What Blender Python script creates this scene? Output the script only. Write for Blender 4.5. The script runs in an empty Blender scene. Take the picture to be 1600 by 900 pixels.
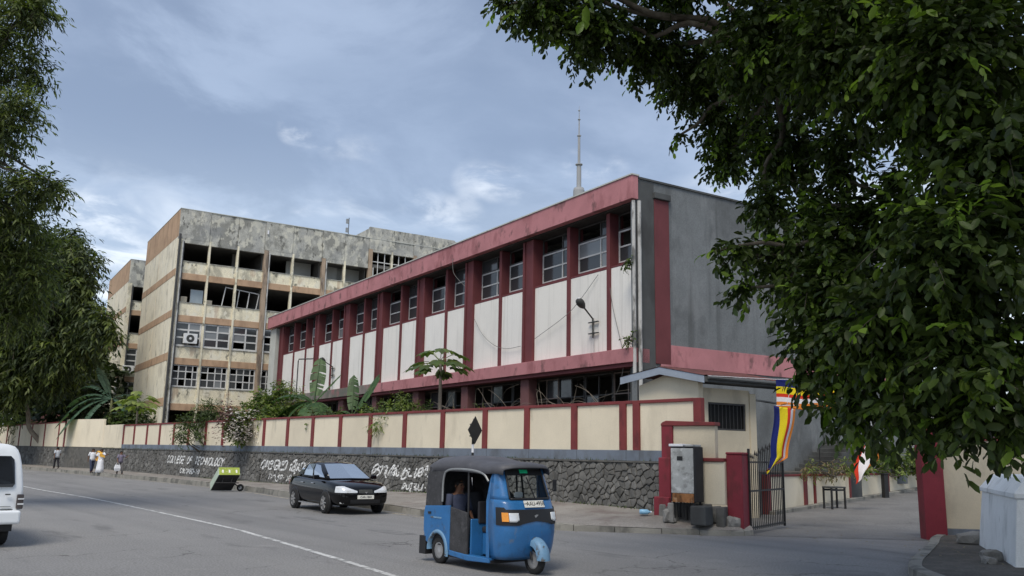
import bpy, bmesh, math, random
import numpy as np
from math import sin, cos, pi, radians, sqrt, atan2
from mathutils import Vector, Matrix
from mathutils.bvhtree import BVHTree

SC = bpy.context.scene
COL = SC.collection
rnd = random.Random(11)

# ---------------------------------------------------------------- camera
cam = bpy.data.objects.new("camera", bpy.data.cameras.new("camera"))
COL.objects.link(cam)
pitch, roll = radians(10.842), radians(1.0643)
fw = Vector((0, cos(pitch), sin(pitch)))
r0 = Vector((1, 0, 0))
u0 = r0.cross(fw)
rt = cos(roll) * r0 + sin(roll) * u0
up = -sin(roll) * r0 + cos(roll) * u0
m3 = Matrix((rt, up, -fw)).transposed()
cam.matrix_world = Matrix.Translation((0, 0, 1.95)) @ m3.to_4x4()
cam.data.sensor_width = 36.0
cam.data.lens = 1353.19 / 1600 * 36.0
cam.data.clip_start = 0.1
cam.data.clip_end = 6000
SC.camera = cam

# ---------------------------------------------------------------- light and sky
SUN_EL, SUN_AZ = radians(55), radians(195)      # azimuth clockwise from +Y
w = bpy.data.worlds.new("World")
SC.world = w
w.use_nodes = True
nt = w.node_tree
for n in list(nt.nodes):
    nt.nodes.remove(n)
N = nt.nodes.new
L = nt.links.new
out = N("ShaderNodeOutputWorld")
addn = N("ShaderNodeAddShader")
sky = N("ShaderNodeTexSky")
sky.sky_type = 'NISHITA'
sky.sun_disc = False
sky.sun_elevation = SUN_EL
sky.sun_rotation = SUN_AZ
sky.dust_density = 2.0
bg1 = N("ShaderNodeBackground")
bg1.inputs[1].default_value = 0.03
L(sky.outputs[0], bg1.inputs[0])
tc = N("ShaderNodeTexCoord")
sep = N("ShaderNodeSeparateXYZ")
L(tc.outputs['Generated'], sep.inputs[0])
# project the direction on a cloud layer overhead: (x, y) / (z + 0.25)
za = N("ShaderNodeMath"); za.operation = 'ADD'; za.inputs[1].default_value = 0.22
zm = N("ShaderNodeMath"); zm.operation = 'MAXIMUM'; zm.inputs[1].default_value = 0.0
L(sep.outputs[2], zm.inputs[0]); L(zm.outputs[0], za.inputs[0])
dx = N("ShaderNodeMath"); dx.operation = 'DIVIDE'
dy = N("ShaderNodeMath"); dy.operation = 'DIVIDE'
L(sep.outputs[0], dx.inputs[0]); L(za.outputs[0], dx.inputs[1])
L(sep.outputs[1], dy.inputs[0]); L(za.outputs[0], dy.inputs[1])
cmb = N("ShaderNodeCombineXYZ")
L(dx.outputs[0], cmb.inputs[0]); L(dy.outputs[0], cmb.inputs[1])
def cnoise(scale, det, rough, off, dist=0.0):
    mp = N("ShaderNodeMapping"); mp.inputs['Location'].default_value = off
    L(cmb.outputs[0], mp.inputs[0])
    nz = N("ShaderNodeTexNoise"); nz.inputs['Scale'].default_value = scale
    nz.inputs['Detail'].default_value = det; nz.inputs['Roughness'].default_value = rough
    nz.inputs['Distortion'].default_value = dist
    L(mp.outputs[0], nz.inputs['Vector'])
    return nz.outputs[0]
def mrange(x, a, b, c=0.0, d=1.0):
    m = N("ShaderNodeMapRange"); m.interpolation_type = 'SMOOTHSTEP'
    m.inputs[1].default_value = a; m.inputs[2].default_value = b
    m.inputs[3].default_value = c; m.inputs[4].default_value = d
    L(x, m.inputs[0]); return m.outputs[0]
def mixc(f, a, b):
    m = N("ShaderNodeMix"); m.data_type = 'RGBA'
    if isinstance(f, float): m.inputs[0].default_value = f
    else: L(f, m.inputs[0])
    for i, c in ((6, a), (7, b)):
        if isinstance(c, tuple): m.inputs[i].default_value = (*c, 1)
        else: L(c, m.inputs[i])
    return m.outputs[2]
big = mrange(cnoise(1.0, 7, .58, (3.1, 1.7, 0), .25), .41, .59)
mid = mrange(cnoise(2.3, 6, .55, (0.4, 7.3, 0), .7), .38, .62)
base = mixc(big, (0.225, 0.283, 0.395), (0.345, 0.415, 0.545))
base = mixc(mrange(cnoise(2.0, 8, .6, (0.4, 7.3, 0), .35), .44, .62, 0, .8), base, (0.39, 0.47, 0.61))
# paler towards the horizon, with broken bright openings low down
low = mrange(sep.outputs[2], 0.08, 0.36, 1.0, 0.0)
lo2 = N("ShaderNodeMath"); lo2.operation = 'MULTIPLY'; lo2.inputs[1].default_value = .85
L(low, lo2.inputs[0])
base = mixc(lo2.outputs[0], base, mixc(mid, (0.43, 0.515, 0.635), (0.64, 0.725, 0.82)))
lowb = mrange(sep.outputs[2], 0.15, 0.34, 1.0, 0.0)
br = mrange(cnoise(2.6, 6, .55, (1.15, 2.35, 0), .8), .52, .68)
mul = N("ShaderNodeMath"); mul.operation = 'MULTIPLY'
L(br, mul.inputs[0]); L(lowb, mul.inputs[1])
base = mixc(mul.outputs[0], base, (1.0, 1.04, 1.08))
# thin spots in the overcast: each a soft patch broken up by cloud noise
pn = mrange(cnoise(7.0, 7, .62, (2.2, .9, 0), .3), .40, .66)
for dv, c0, c1, am in (((-0.2429, 0.9056, 0.3478), 0.999787, 0.999998, 0.6), ((-0.2265, 0.9102, 0.3469), 0.999787, 0.999998, 0.75), ((-0.2098, 0.9145, 0.3459), 0.999787, 0.999998, 0.6), ((-0.2028, 0.9205, 0.334), 0.999787, 0.999998, 0.32), ((-0.1858, 0.9245, 0.3328), 0.999787, 0.999998, 0.4), ((-0.1686, 0.9283, 0.3315), 0.999787, 0.999998, 0.32), ((-0.0484, 0.9504, 0.3072), 0.999622, 0.999996, 0.6), ((-0.0242, 0.952, 0.3051), 0.999622, 0.999996, 0.75), ((0.0, 0.953, 0.3028), 0.999622, 0.999996, 0.6), ((-0.4505, 0.8601, 0.2392), 0.999622, 0.999996, 0.56), ((-0.433, 0.869, 0.2394), 0.999622, 0.999996, 0.7), ((-0.415, 0.8778, 0.2394), 0.999622, 0.999996, 0.56), ((-0.4322, 0.8788, 0.2022), 0.999622, 0.999996, 0.48), ((-0.4141, 0.8876, 0.2019), 0.999622, 0.999996, 0.6), ((-0.3954, 0.8961, 0.2015), 0.999622, 0.999996, 0.48), ((-0.1063, 0.956, 0.2735), 0.999622, 0.999996, 0.4), ((-0.0823, 0.9588, 0.2717), 0.999622, 0.999996, 0.5), ((-0.0582, 0.9612, 0.2698), 0.999622, 0.999996, 0.4), ((0.0722, 0.9438, 0.3226), 0.999738, 0.999997, 0.4), ((0.0922, 0.943, 0.3197), 0.999738, 0.999997, 0.5), ((0.1121, 0.9419, 0.3166), 0.999738, 0.999997, 0.4), ((0.208, 0.933, 0.2938), 0.999738, 0.999997, 0.4), ((0.2268, 0.9297, 0.2901), 0.999738, 0.999997, 0.5), ((0.2455, 0.9261, 0.2864), 0.999738, 0.999997, 0.4), ((0.3887, 0.8719, 0.2979), 0.996697, 0.999967, 0.9)):
    vd = N("ShaderNodeVectorMath"); vd.operation = 'DOT_PRODUCT'; vd.inputs[1].default_value = dv
    nv = N("ShaderNodeVectorMath"); nv.operation = 'NORMALIZE'
    L(tc.outputs['Generated'], nv.inputs[0]); L(nv.outputs[0], vd.inputs[0])
    ms = mrange(vd.outputs['Value'], c0, c1, 0, am * .8)
    mm = N("ShaderNodeMath"); mm.operation = 'MULTIPLY'
    L(ms, mm.inputs[0]); L(pn, mm.inputs[1])
    base = mixc(mm.outputs[0], base, (1.0, 1.03, 1.06))
dk = mrange(cnoise(1.7, 5, .5, (5.2, .3, 0), .3), .46, .70, 0.0, 0.6)
dkm = N("ShaderNodeMath"); dkm.operation = 'MULTIPLY'
L(dk, dkm.inputs[0]); L(mrange(sep.outputs[2], 0.18, 0.36), dkm.inputs[1])
base = mixc(dkm.outputs[0], base, (0.26, 0.325, 0.445))
bg2 = N("ShaderNodeBackground"); bg2.inputs[1].default_value = 0.60
L(base, bg2.inputs[0])
L(bg1.outputs[0], addn.inputs[0]); L(bg2.outputs[0], addn.inputs[1])
L(addn.outputs[0], out.inputs[0])

sd = bpy.data.lights.new("sun", 'SUN')
sd.energy = 1.5
sd.angle = radians(25)
sd.color = (1.0, 0.93, 0.82)
sun = bpy.data.objects.new("sun", sd)
COL.objects.link(sun)
sv = Vector((sin(SUN_AZ) * cos(SUN_EL), cos(SUN_AZ) * cos(SUN_EL), sin(SUN_EL)))
sun.rotation_euler = sv.to_track_quat('Z', 'Y').to_euler()
sun.location = sv * 60
SC.view_settings.view_transform = 'Standard'
SC.view_settings.look = 'None'
SC.view_settings.gamma = 1
SC.view_settings.exposure = 0.70
SC.cycles.max_bounces = 6
SC.cycles.diffuse_bounces = 3
SC.cycles.glossy_bounces = 3
SC.cycles.transmission_bounces = 4
SC.cycles.transparent_max_bounces = 8
SC.cycles.use_denoising = True
SC.cycles.caustics_reflective = False
SC.cycles.caustics_refractive = False

# ---------------------------------------------------------------- materials
def mat(name, col, rough=.85, var=.18, vs=1.5, stains=(), bump=0.0, bs=30, metal=0.0, spec=.3, tone=0.0, hue=None,
        grain=.08, gs=60, coat=0.0, cracks=None):
    """stains: (colour, scale, low, high, z-stretch, amount)"""
    m = bpy.data.materials.new(name)
    m.use_nodes = True
    t = m.node_tree
    b = t.nodes["Principled BSDF"]
    b.inputs['Roughness'].default_value = rough
    b.inputs['Metallic'].default_value = metal
    b.inputs['Specular IOR Level'].default_value = spec
    if coat: b.inputs['Coat Weight'].default_value = coat
    geo = t.nodes.new("ShaderNodeNewGeometry")
    def noise(scale, zs=1.0, det=5, rg=.6, off=0.0):
        mp = t.nodes.new("ShaderNodeMapping")
        if isinstance(zs, tuple):
            mp.vector_type = 'TEXTURE'; mp.inputs['Rotation'].default_value = (0, 0, zs[2]); mp.inputs['Scale'].default_value = (1 / (scale * zs[0]), 1 / (scale * zs[1]), 1 / scale)
        else:
            mp.inputs['Scale'].default_value = (scale, scale, scale * zs)
        mp.inputs['Location'].default_value = (off, off * 1.7, off * .6)
        t.links.new(geo.outputs['Position'], mp.inputs[0])
        nz = t.nodes.new("ShaderNodeTexNoise")
        nz.inputs['Scale'].default_value = 1
        nz.inputs['Detail'].default_value = det
        nz.inputs['Roughness'].default_value = rg
        t.links.new(mp.outputs[0], nz.inputs['Vector'])
        return nz.outputs[0]
    def mr(x, a, bb, c, d):
        q = t.nodes.new("ShaderNodeMapRange")
        q.inputs[1].default_value = a; q.inputs[2].default_value = bb
        q.inputs[3].default_value = c; q.inputs[4].default_value = d
        t.links.new(x, q.inputs[0]); return q.outputs[0]
    def mul(c, f):
        q = t.nodes.new("ShaderNodeVectorMath"); q.operation = 'SCALE'
        if isinstance(c, tuple): q.inputs[0].default_value = c
        else: t.links.new(c, q.inputs[0])
        t.links.new(f, q.inputs['Scale']); return q.outputs[0]
    def mix(f, a, bb):
        q = t.nodes.new("ShaderNodeMix"); q.data_type = 'RGBA'
        t.links.new(f, q.inputs[0])
        for i, c in ((6, a), (7, bb)):
            if isinstance(c, tuple): q.inputs[i].default_value = (*c, 1)
            else: t.links.new(c, q.inputs[i])
        return q.outputs[2]
    c = col
    if hue:
        oi = t.nodes.new("ShaderNodeObjectInfo")
        s = t.nodes.new("ShaderNodeMath"); s.operation = 'ADD'
        t.links.new(oi.outputs['Random'], s.inputs[0]); t.links.new(geo.outputs['Random Per Island'], s.inputs[1])
        f = t.nodes.new("ShaderNodeMath"); f.operation = 'FRACT'
        t.links.new(s.outputs[0], f.inputs[0])
        c = mix(f.outputs[0], col, hue)
        if tone:
            s2 = t.nodes.new("ShaderNodeMath"); s2.operation = 'MULTIPLY'; s2.inputs[1].default_value = 7.31
            t.links.new(f.outputs[0], s2.inputs[0])
            f2 = t.nodes.new("ShaderNodeMath"); f2.operation = 'FRACT'
            t.links.new(s2.outputs[0], f2.inputs[0])
            c = mul(c, mr(f2.outputs[0], 0, 1, 1 - tone, 1 + tone))
    if var:
        c = mul(c, mr(noise(vs), .3, .7, 1 - var, 1 + var))
    if grain:
        c = mul(c, mr(noise(gs, det=2), .3, .7, 1 - grain, 1 + grain))
    for k, (sc_, scale, lo, hi, zs, amt) in enumerate(stains):
        c = mix(mr(noise(scale, zs, off=3.3 * k + 1.3), lo, hi, 0, amt), c, sc_)
    if cracks:
        csc, cwd, ccol = cracks
        vm = t.nodes.new('ShaderNodeVectorMath'); vm.operation = 'ADD'
        nz = t.nodes.new('ShaderNodeTexNoise'); nz.inputs['Scale'].default_value = csc * 3; nz.inputs['Detail'].default_value = 5
        t.links.new(geo.outputs['Position'], nz.inputs['Vector'])
        sc2 = t.nodes.new('ShaderNodeVectorMath'); sc2.operation = 'SCALE'; sc2.inputs['Scale'].default_value = .9 / csc * .5
        t.links.new(nz.outputs['Color'], sc2.inputs[0])
        t.links.new(geo.outputs['Position'], vm.inputs[0]); t.links.new(sc2.outputs[0], vm.inputs[1])
        vo = t.nodes.new('ShaderNodeTexVoronoi'); vo.feature = 'DISTANCE_TO_EDGE'; vo.inputs['Scale'].default_value = csc
        t.links.new(vm.outputs[0], vo.inputs['Vector'])
        msk = mr(noise(csc * .8, off=7.7), .52, .60, 0, 1)
        ln = mr(vo.outputs['Distance'], 0, cwd * csc, .85, 0)
        mm = t.nodes.new('ShaderNodeMath'); mm.operation = 'MULTIPLY'; t.links.new(ln, mm.inputs[0]); t.links.new(msk, mm.inputs[1])
        c = mix(mm.outputs[0], c, ccol)
    if isinstance(c, tuple):
        b.inputs['Base Color'].default_value = (*c, 1)
    else:
        t.links.new(c, b.inputs['Base Color'])
    if bump:
        bn = t.nodes.new("ShaderNodeBump")
        bn.inputs['Strength'].default_value = bump
        bn.inputs['Distance'].default_value = .02
        t.links.new(noise(bs, det=4), bn.inputs['Height'])
        t.links.new(bn.outputs[0], b.inputs['Normal'])
    return m

def leafmat(name, c1, c2, trans=.25, rough=.45, spec=.35, tone=.3):
    m = mat(name, c1, rough, 0, 1, hue=c2, tone=tone, grain=0, spec=spec)
    t = m.node_tree
    b = t.nodes["Principled BSDF"]
    o = t.nodes["Material Output"]
    tr = t.nodes.new("ShaderNodeBsdfTranslucent")
    mx = t.nodes.new("ShaderNodeMixShader"); mx.inputs[0].default_value = trans
    src = b.inputs['Base Color'].links[0].from_socket
    sc = t.nodes.new("ShaderNodeVectorMath"); sc.operation = 'MULTIPLY'
    sc.inputs[1].default_value = (1.5, 1.7, .7)
    t.links.new(src, sc.inputs[0]); t.links.new(sc.outputs[0], tr.inputs[0])
    t.links.new(b.outputs[0], mx.inputs[1]); t.links.new(tr.outputs[0], mx.inputs[2])
    t.links.new(mx.outputs[0], o.inputs[0])
    return m

def glassmat(name, col, rough=.06, metal=.0, spec=.6, alpha=None):
    m = mat(name, col, rough, .0, 1, grain=0, metal=metal, spec=spec)
    if alpha is not None:
        t = m.node_tree
        b = t.nodes["Principled BSDF"]; o = t.nodes["Material Output"]
        tp = t.nodes.new("ShaderNodeBsdfTransparent"); tp.inputs[0].default_value = (.8, .85, .85, 1)
        fr = t.nodes.new("ShaderNodeFresnel"); fr.inputs[0].default_value = 1.5
        ad = t.nodes.new("ShaderNodeMath"); ad.operation = 'ADD'; ad.inputs[1].default_value = alpha
        t.links.new(fr.outputs[0], ad.inputs[0])
        mx = t.nodes.new("ShaderNodeMixShader")
        t.links.new(ad.outputs[0], mx.inputs[0])
        t.links.new(tp.outputs[0], mx.inputs[1]); t.links.new(b.outputs[0], mx.inputs[2])
        t.links.new(mx.outputs[0], o.inputs[0])
    return m

BLK = (.035, .035, .03)
MOSS = (.10, .10, .085)
X = {}
RDA = radians(129.1)
X['asphalt'] = mat('asphalt', (.232, .228, .222), .85, .12, .12, [((.172, .170, .168), .55, .47, .66, (.05, 1, RDA), .75), ((.30, .292, .28), .35, .54, .72, (.08, 1, RDA), .6), ((.145, .143, .142), .9, .60, .70, (.35, 1, RDA), .7), ((.31, .30, .285), 1.3, .62, .72, 1, .4)], .3, 80, grain=.35, gs=28, cracks=(.42, .03, (.075, .073, .07)))
X['drive'] = mat('driveway_asphalt', (.175, .172, .167), .9, .15, .3, [((.13, .128, .126), .6, .5, .66, 1, .7), ((.215, .21, .20), .5, .52, .7, 1, .7)], .3, 70, grain=.35, gs=26, cracks=(.5, .03, (.05, .05, .05)))  # darker than the road: canopy shade put into the colour
X['patch'] = mat('tar_patch', (.135, .133, .132), .9, .15, 1, [((.20, .195, .19), 2, .52, .66, 1, .6)], .3, 70, grain=.35, gs=28)
X['oil'] = mat('oil_stain', (.165, .163, .16), .75, .2, 2, [((.215, .212, .206), 3, .42, .56, 1, .9)], .2, 70, grain=.3, gs=28)
X['line'] = mat('road_paint', (.62, .62, .60), .7, .15, 2, [((.23, .23, .22), 4, .50, .60, 1, .9), ((.3, .3, .29), 14, .48, .62, 1, .7)])
X['yline'] = mat('old_edge_paint', (.42, .37, .27), .8, .2, 2, [((.18, .18, .18), 3, .48, .6, 1, .85)])
X['pave'] = mat('pavement_dirt', (.27, .25, .225), .95, .2, .7, [((.15, .11, .10), 1.2, .5, .65, 1, .6), ((.27, .25, .22), .8, .56, .7, 1, .6)], .4, 50, grain=.25, gs=30)
X['soil'] = mat('dark_soil', (.10, .092, .08), .95, .25, .8, [((.16, .14, .12), 2, .5, .66, 1, .7)], .5, 30, grain=.3, gs=25)
X['kerb'] = mat('kerb_concrete', (.30, .285, .25), .9, .2, 1.2, [((.10, .10, .09), 1.6, .5, .62, .6, .75)], .3, 40, hue=(.25, .24, .21))
X['ground'] = mat('ground_earth', (.12, .115, .08), .95, .3, .3, grain=.2)
X['stone'] = mat('rubble_stone', (.13, .129, .122), .9, .22, 4, [((.23, .225, .205), 2.2, .56, .7, 1, .6), (BLK, 1.3, .54, .66, .7, .5), ((.128, .125, .117), 1.1, .50, .57, 1, .85)], .6, 22, hue=(.19, .187, .176), tone=.25)
X['mortar'] = mat('old_mortar', (.115, .113, .105), .95, .3, 3, [((.18, .17, .15), 3, .5, .65, 1, .5), (BLK, 1.3, .6, .7, .7, .3), ((.128, .125, .117), 1.1, .50, .57, 1, .85)], .6, 30)
X['letter'] = mat('white_wall_paint', (.80, .81, .80), .75, .08, 5, [((.27, .27, .255), 11, .56, .64, 1, .75)])
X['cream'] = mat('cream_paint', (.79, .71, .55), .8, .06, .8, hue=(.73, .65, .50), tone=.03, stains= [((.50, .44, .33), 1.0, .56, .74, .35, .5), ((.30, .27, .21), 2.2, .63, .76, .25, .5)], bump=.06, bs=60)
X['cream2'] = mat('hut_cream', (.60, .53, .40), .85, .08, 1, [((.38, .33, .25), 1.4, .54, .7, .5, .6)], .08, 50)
X['maroon'] = mat('maroon_paint', (.20, .042, .042), .6, .14, 1.5, [((.10, .03, .03), 3, .54, .66, .5, .6)], .08, 50)
X['red'] = mat('gate_red', (.23, .032, .045), .6, .12, 1.5, [((.12, .03, .03), 3, .55, .66, .5, .6)], .08, 50)
X['bluegrey'] = mat('blue_grey_paint', (.17, .20, .245), .8, .15, 1, [((.10, .105, .11), 1.6, .5, .66, .6, .6)], .08, 50)
X['bluegrey2'] = mat('pale_blue_board', (.33, .38, .45), .7, .1, 2)
X['mossband'] = mat('mossy_band', (.26, .22, .20), .9, .2, .8, [((.14, .145, .12), .9, .42, .58, .5, .85), ((.40, .15, .16), .5, .56, .66, 1, .8)], .15, 30)
X['brownpink'] = mat('dull_column', (.16, .075, .075), .8, .15, 2)
X['frame2'] = mat('rusty_frame', (.22, .18, .16), .7, .2, 3)
X['palewall'] = mat('far_wall_paint', (.62, .63, .63), .8, .06, .6)
X['boardblue'] = mat('board_blue', (.42, .50, .55), .6, .05, 2)
X['pink'] = mat('faded_pink_paint', (.47, .205, .215), .8, .12, .8, [((.29, .11, .115), .9, .52, .64, .5, .75), (BLK, 1.5, .58, .66, .6, .55), ((.50, .22, .22), 1.8, .58, .70, .5, .5)], .12, 30)
X['dkred'] = mat('dark_red_paint', (.15, .044, .048), .75, .12, 1, [((.10, .03, .035), 1.4, .55, .7, .3, .6)], .08, 40)
X['white'] = mat('white_render', (.84, .82, .77), .85, .035, .6, hue=(.80, .775, .715), tone=.025, stains= [((.56, .55, .52), .8, .56, .76, .25, .5), ((.50, .48, .43), 4.0, .54, .70, .035, .55)], bump=.1, bs=45)
X['dirtywhite'] = mat('weathered_white', (.52, .53, .49), .9, .12, .7, [((.22, .23, .20), 1.1, .56, .7, .3, .6)], .1, 40)
X['grey'] = mat('grey_render', (.175, .188, .192), .9, .14, .6, [((.10, .105, .107), .55, .5, .64, .6, .8), ((.235, .245, .248), 1.4, .56, .66, .5, .5), ((.085, .09, .09), 2.2, .54, .70, .05, .6)], .2, 30, grain=.13, gs=16)
X['dgrey'] = mat('dark_grey_render', (.085, .09, .09), .9, .2, .7, [((.055, .055, .055), .8, .5, .62, .4, .8)], .2, 30)
X['conc'] = mat('stained_concrete', (.45, .445, .40), .92, .16, .9, [((.19, .19, .17), .95, .47, .57, .7, .68), ((.64, .62, .52), 1.7, .53, .58, .7, .75), ((.11, .11, .10), 2.4, .585, .64, .5, .75), ((.30, .31, .31), .5, .5, .62, 1, .5)], .2, 25, grain=.2, gs=14)
X['oldcream'] = mat('mouldy_cream', (.80, .735, .55), .9, .12, .9, [((.33, .31, .245), .85, .51, .61, .55, .68), ((.82, .78, .64), 1.6, .54, .59, .8, .75), ((.12, .12, .10), 1.9, .60, .655, .5, .8), ((.42, .28, .18), 1.1, .60, .67, .3, .5)], .12, 25, grain=.15, gs=14)
X['endcream'] = mat('pale_end_wall', (.83, .765, .60), .9, .08, .7, [((.56, .51, .40), .7, .54, .63, .5, .65), ((.22, .215, .175), 1.5, .61, .67, .4, .65), ((.84, .79, .66), 1.3, .56, .62, .6, .6)], .1, 25, grain=.12, gs=14)
X['orange'] = mat('faded_orange_paint', (.50, .34, .22), .9, .12, .8, [((.30, .19, .125), 1.3, .5, .66, .4, .6), (MOSS, 1.8, .62, .74, .4, .6)], .1, 30)
X['brown'] = mat('brown_column_paint', (.38, .29, .21), .9, .18, .9, [((.12, .10, .085), 1.7, .5, .62, .25, .8), ((.46, .42, .36), 2.4, .58, .68, .3, .6)], .12, 30)
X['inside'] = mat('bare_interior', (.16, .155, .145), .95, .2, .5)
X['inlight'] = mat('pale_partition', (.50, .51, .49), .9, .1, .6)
X['soffit'] = mat('shade_dark_concrete', (.055, .054, .05), .95, .25, 1.2)  # near-black stands in for shade under the eave and inside the lower storey
X['shadeframe'] = mat('shade_dark_frame', (.075, .07, .07), .7, .2, 3)  # window frame darkened to imitate the fascia's shade on the top row
X['frame'] = mat('window_frame_paint', (.60, .60, .585), .6, .12, 2, [((.20, .18, .16), 5, .58, .68, 1, .6)])
X['pane'] = glassmat('dusty_glass', (.045, .05, .053), .12, 0, .6)
X['pane2'] = glassmat('pale_glass', (.22, .235, .24), .2, 0, .6)
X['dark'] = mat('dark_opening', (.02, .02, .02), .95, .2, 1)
X['pipe'] = mat('old_white_pipe', (.50, .50, .48), .7, .15, 1, [((.12, .12, .11), 2.5, .5, .62, .4, .85)])
X['dpipe'] = mat('dark_pipe', (.07, .07, .07), .7, .2, 2)
X['metalgrey'] = mat('grey_metal', (.30, .31, .31), .5, .15, 2, metal=.4)
X['acwhite'] = mat('ac_casing', (.72, .73, .72), .5, .08, 3)
X['iron'] = mat('black_iron', (.022, .022, .023), .55, .2, 4, spec=.4)
X['blackp'] = mat('black_plastic', (.018, .018, .02), .5, .1, 6, spec=.4)
X['canvas'] = mat('charcoal_canvas', (.05, .05, .053), .8, .25, 6, [((.10, .10, .105), 9, .55, .66, 1, .6)], .15, 60, grain=.25, gs=90)
X['hood'] = mat('canopy_vinyl', (.085, .085, .095), .55, .2, 3, [((.15, .15, .16), 4, .55, .7, 1, .5)], .08, 30, spec=.4)
X['tukblue'] = mat('tuk_blue_paint', (.028, .15, .37), .34, .10, 3, [((.03, .085, .17), 5, .56, .70, 1, .7), ((.16, .17, .17), 9, .63, .72, .6, .5)], spec=.5, coat=.3)
X['tuklight'] = mat('faded_blue_paint', (.16, .30, .45), .45, .12, 4, [((.10, .075, .05), 6, .53, .6, 1, .85)], spec=.4)
X['tyre'] = mat('tyre_rubber', (.025, .025, .025), .9, .2, 8)
X['rim'] = mat('wheel_rim', (.38, .38, .38), .45, .15, 6, metal=.5)
X['chrome'] = mat('chrome', (.75, .75, .75), .15, 0, 1, metal=.9)
X['clear'] = glassmat('lamp_clear', (.75, .77, .78), .15, .2, .8)
X['amber'] = mat('lamp_amber', (.85, .32, .03), .25, .1, 8, spec=.6)
X['lampdark'] = mat('dark_lens', (.06, .05, .05), .2, .2, 12, spec=.6)
X['redlamp'] = mat('lamp_red', (.20, .05, .05), .2, .1, 8, spec=.6)
X['screen'] = glassmat('clear_windscreen', (.02, .025, .025), .03, 0, .6, alpha=.10)
X['plate'] = mat('number_plate', (.78, .77, .70), .5, .05, 4)
X['ink'] = mat('plate_ink', (.02, .02, .02), .6, 0, 1)
X['green'] = mat('green_sticker', (.02, .62, .28), .5, .05, 5)
X['carblack'] = mat('black_car_paint', (.003, .003, .0035), .06, 0, 1, grain=0, spec=.35)
X['carglass'] = glassmat('car_glass', (.50, .55, .60), .06, .85, .8)
X['vanwhite'] = mat('white_van_paint', (.80, .83, .85), .3, .02, 2, grain=0, spec=.5, coat=.4)
X['vanglass'] = glassmat('van_glass', (.012, .013, .015), .08, 0, .5)
X['skin'] = mat('brown_skin', (.17, .085, .05), .6, .1, 8)
X['hair'] = mat('black_hair', (.012, .010, .009), .7, .1, 8)
X['cwhite'] = mat('white_cloth', (.78, .79, .82), .9, .06, 8)
X['cgrey'] = mat('grey_cloth', (.50, .53, .57), .9, .1, 8)
X['cblack'] = mat('black_cloth', (.03, .03, .035), .9, .1, 8)
X['cnavy'] = mat('navy_cloth', (.05, .06, .10), .9, .1, 8)
X['cpurple'] = mat('mauve_cloth', (.21, .19, .25), .9, .1, 8)
X['ctaupe'] = mat('taupe_cloth', (.16, .155, .15), .9, .1, 8)
X['corange'] = mat('yellow_orange_cloth', (.80, .45, .08), .9, .1, 8)
X['seat'] = mat('seat_vinyl', (.03, .03, .035), .6, .1, 6)
X['cab'] = mat('cabinet_paint', (.42, .43, .42), .6, .12, 2, [((.22, .22, .21), 5, .5, .62, 1, .7), ((.62, .63, .62), 4, .57, .66, 1, .8)], .05, 40)
X['cabdark'] = mat('cabinet_side', (.028, .028, .03), .7, .2, 3)
X['rust'] = mat('rusty_steel', (.33, .15, .06), .85, .3, 5, [((.10, .045, .02), 6, .5, .62, .5, .8), ((.50, .36, .24), 5, .58, .68, 1, .6)], .1, 40)
X['planter'] = mat('white_painted_wall', (.84, .86, .85), .8, .07, 1.2, [((.42, .44, .43), 1.8, .56, .7, .4, .6), ((.24, .25, .22), 3.2, .66, .75, .4, .6)], .2, 30)
X['cartgreen'] = mat('lime_green_paint', (.30, .37, .06), .6, .12, 3, [((.62, .62, .40), 6, .6, .66, 1, .7)])
X['cartside'] = mat('faded_green_paint', (.40, .47, .38), .7, .12, 3)
X['bark'] = mat('tree_bark', (.10, .085, .065), .95, .25, 3, [((.17, .15, .12), 5, .52, .66, .4, .7)], .6, 25)
X['palebark'] = mat('pale_bark', (.24, .205, .165), .95, .2, 3, bump=.5, bs=25)
X['rleaf'] = leafmat('broad_leaf', (.024, .042, .009), (.066, .098, .020), .16, .44, .3)
X['rleafy'] = leafmat('young_leaf', (.09, .165, .02), (.25, .36, .06), .35, .42, .3)
X['lleaf'] = leafmat('narrow_leaf', (.075, .105, .024), (.155, .185, .055), .35, .5)
X['gleaf'] = leafmat('grove_leaf', (.030, .048, .018), (.062, .082, .030), .2, .6)
X['bleaf'] = leafmat('shrub_leaf', (.055, .095, .025), (.115, .155, .045), .3, .5)
X['yleaf'] = leafmat('yellowgreen_leaf', (.14, .20, .04), (.24, .28, .09), .35, .5)
X['banana'] = leafmat('banana_leaf', (.038, .085, .026), (.07, .125, .042), .25, .5, .3)
X['bananad'] = leafmat('bluegreen_banana_leaf', (.055, .11, .07), (.09, .15, .10), .25, .45, .35)
X['dryleaf'] = leafmat('dry_leaf', (.16, .12, .06), (.26, .21, .12), .2, .8)
X['flower'] = mat('white_flower', (.80, .80, .72), .8, 0, 1, hue=(.70, .62, .60), grain=0)
X['pinkdry'] = mat('dried_pink_bract', (.30, .16, .16), .9, 0, 1, hue=(.22, .15, .12), tone=.3, grain=0)
X['trunkgreen'] = mat('banana_stem', (.16, .17, .08), .8, .2, 4, [((.10, .07, .04), 4, .5, .62, .5, .8)])
X['rtile'] = mat('red_roof_sheet', (.20, .07, .055), .9, .25, 2, [((.07, .04, .035), 3, .48, .6, 1, .8)], hue=(.13, .05, .045))
X['tower'] = mat('tower_concrete', (.36, .37, .38), .9, .08, .1)
X['fblue'] = mat('flag_blue', (.012, .022, .16), .8, .05, 6)
X['fyellow'] = mat('flag_yellow', (.86, .68, .02), .8, .05, 6)
X['fred'] = mat('flag_red', (.70, .05, .02), .8, .05, 6)
X['fwhite'] = mat('flag_white', (.82, .80, .82), .8, .05, 6)
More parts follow.
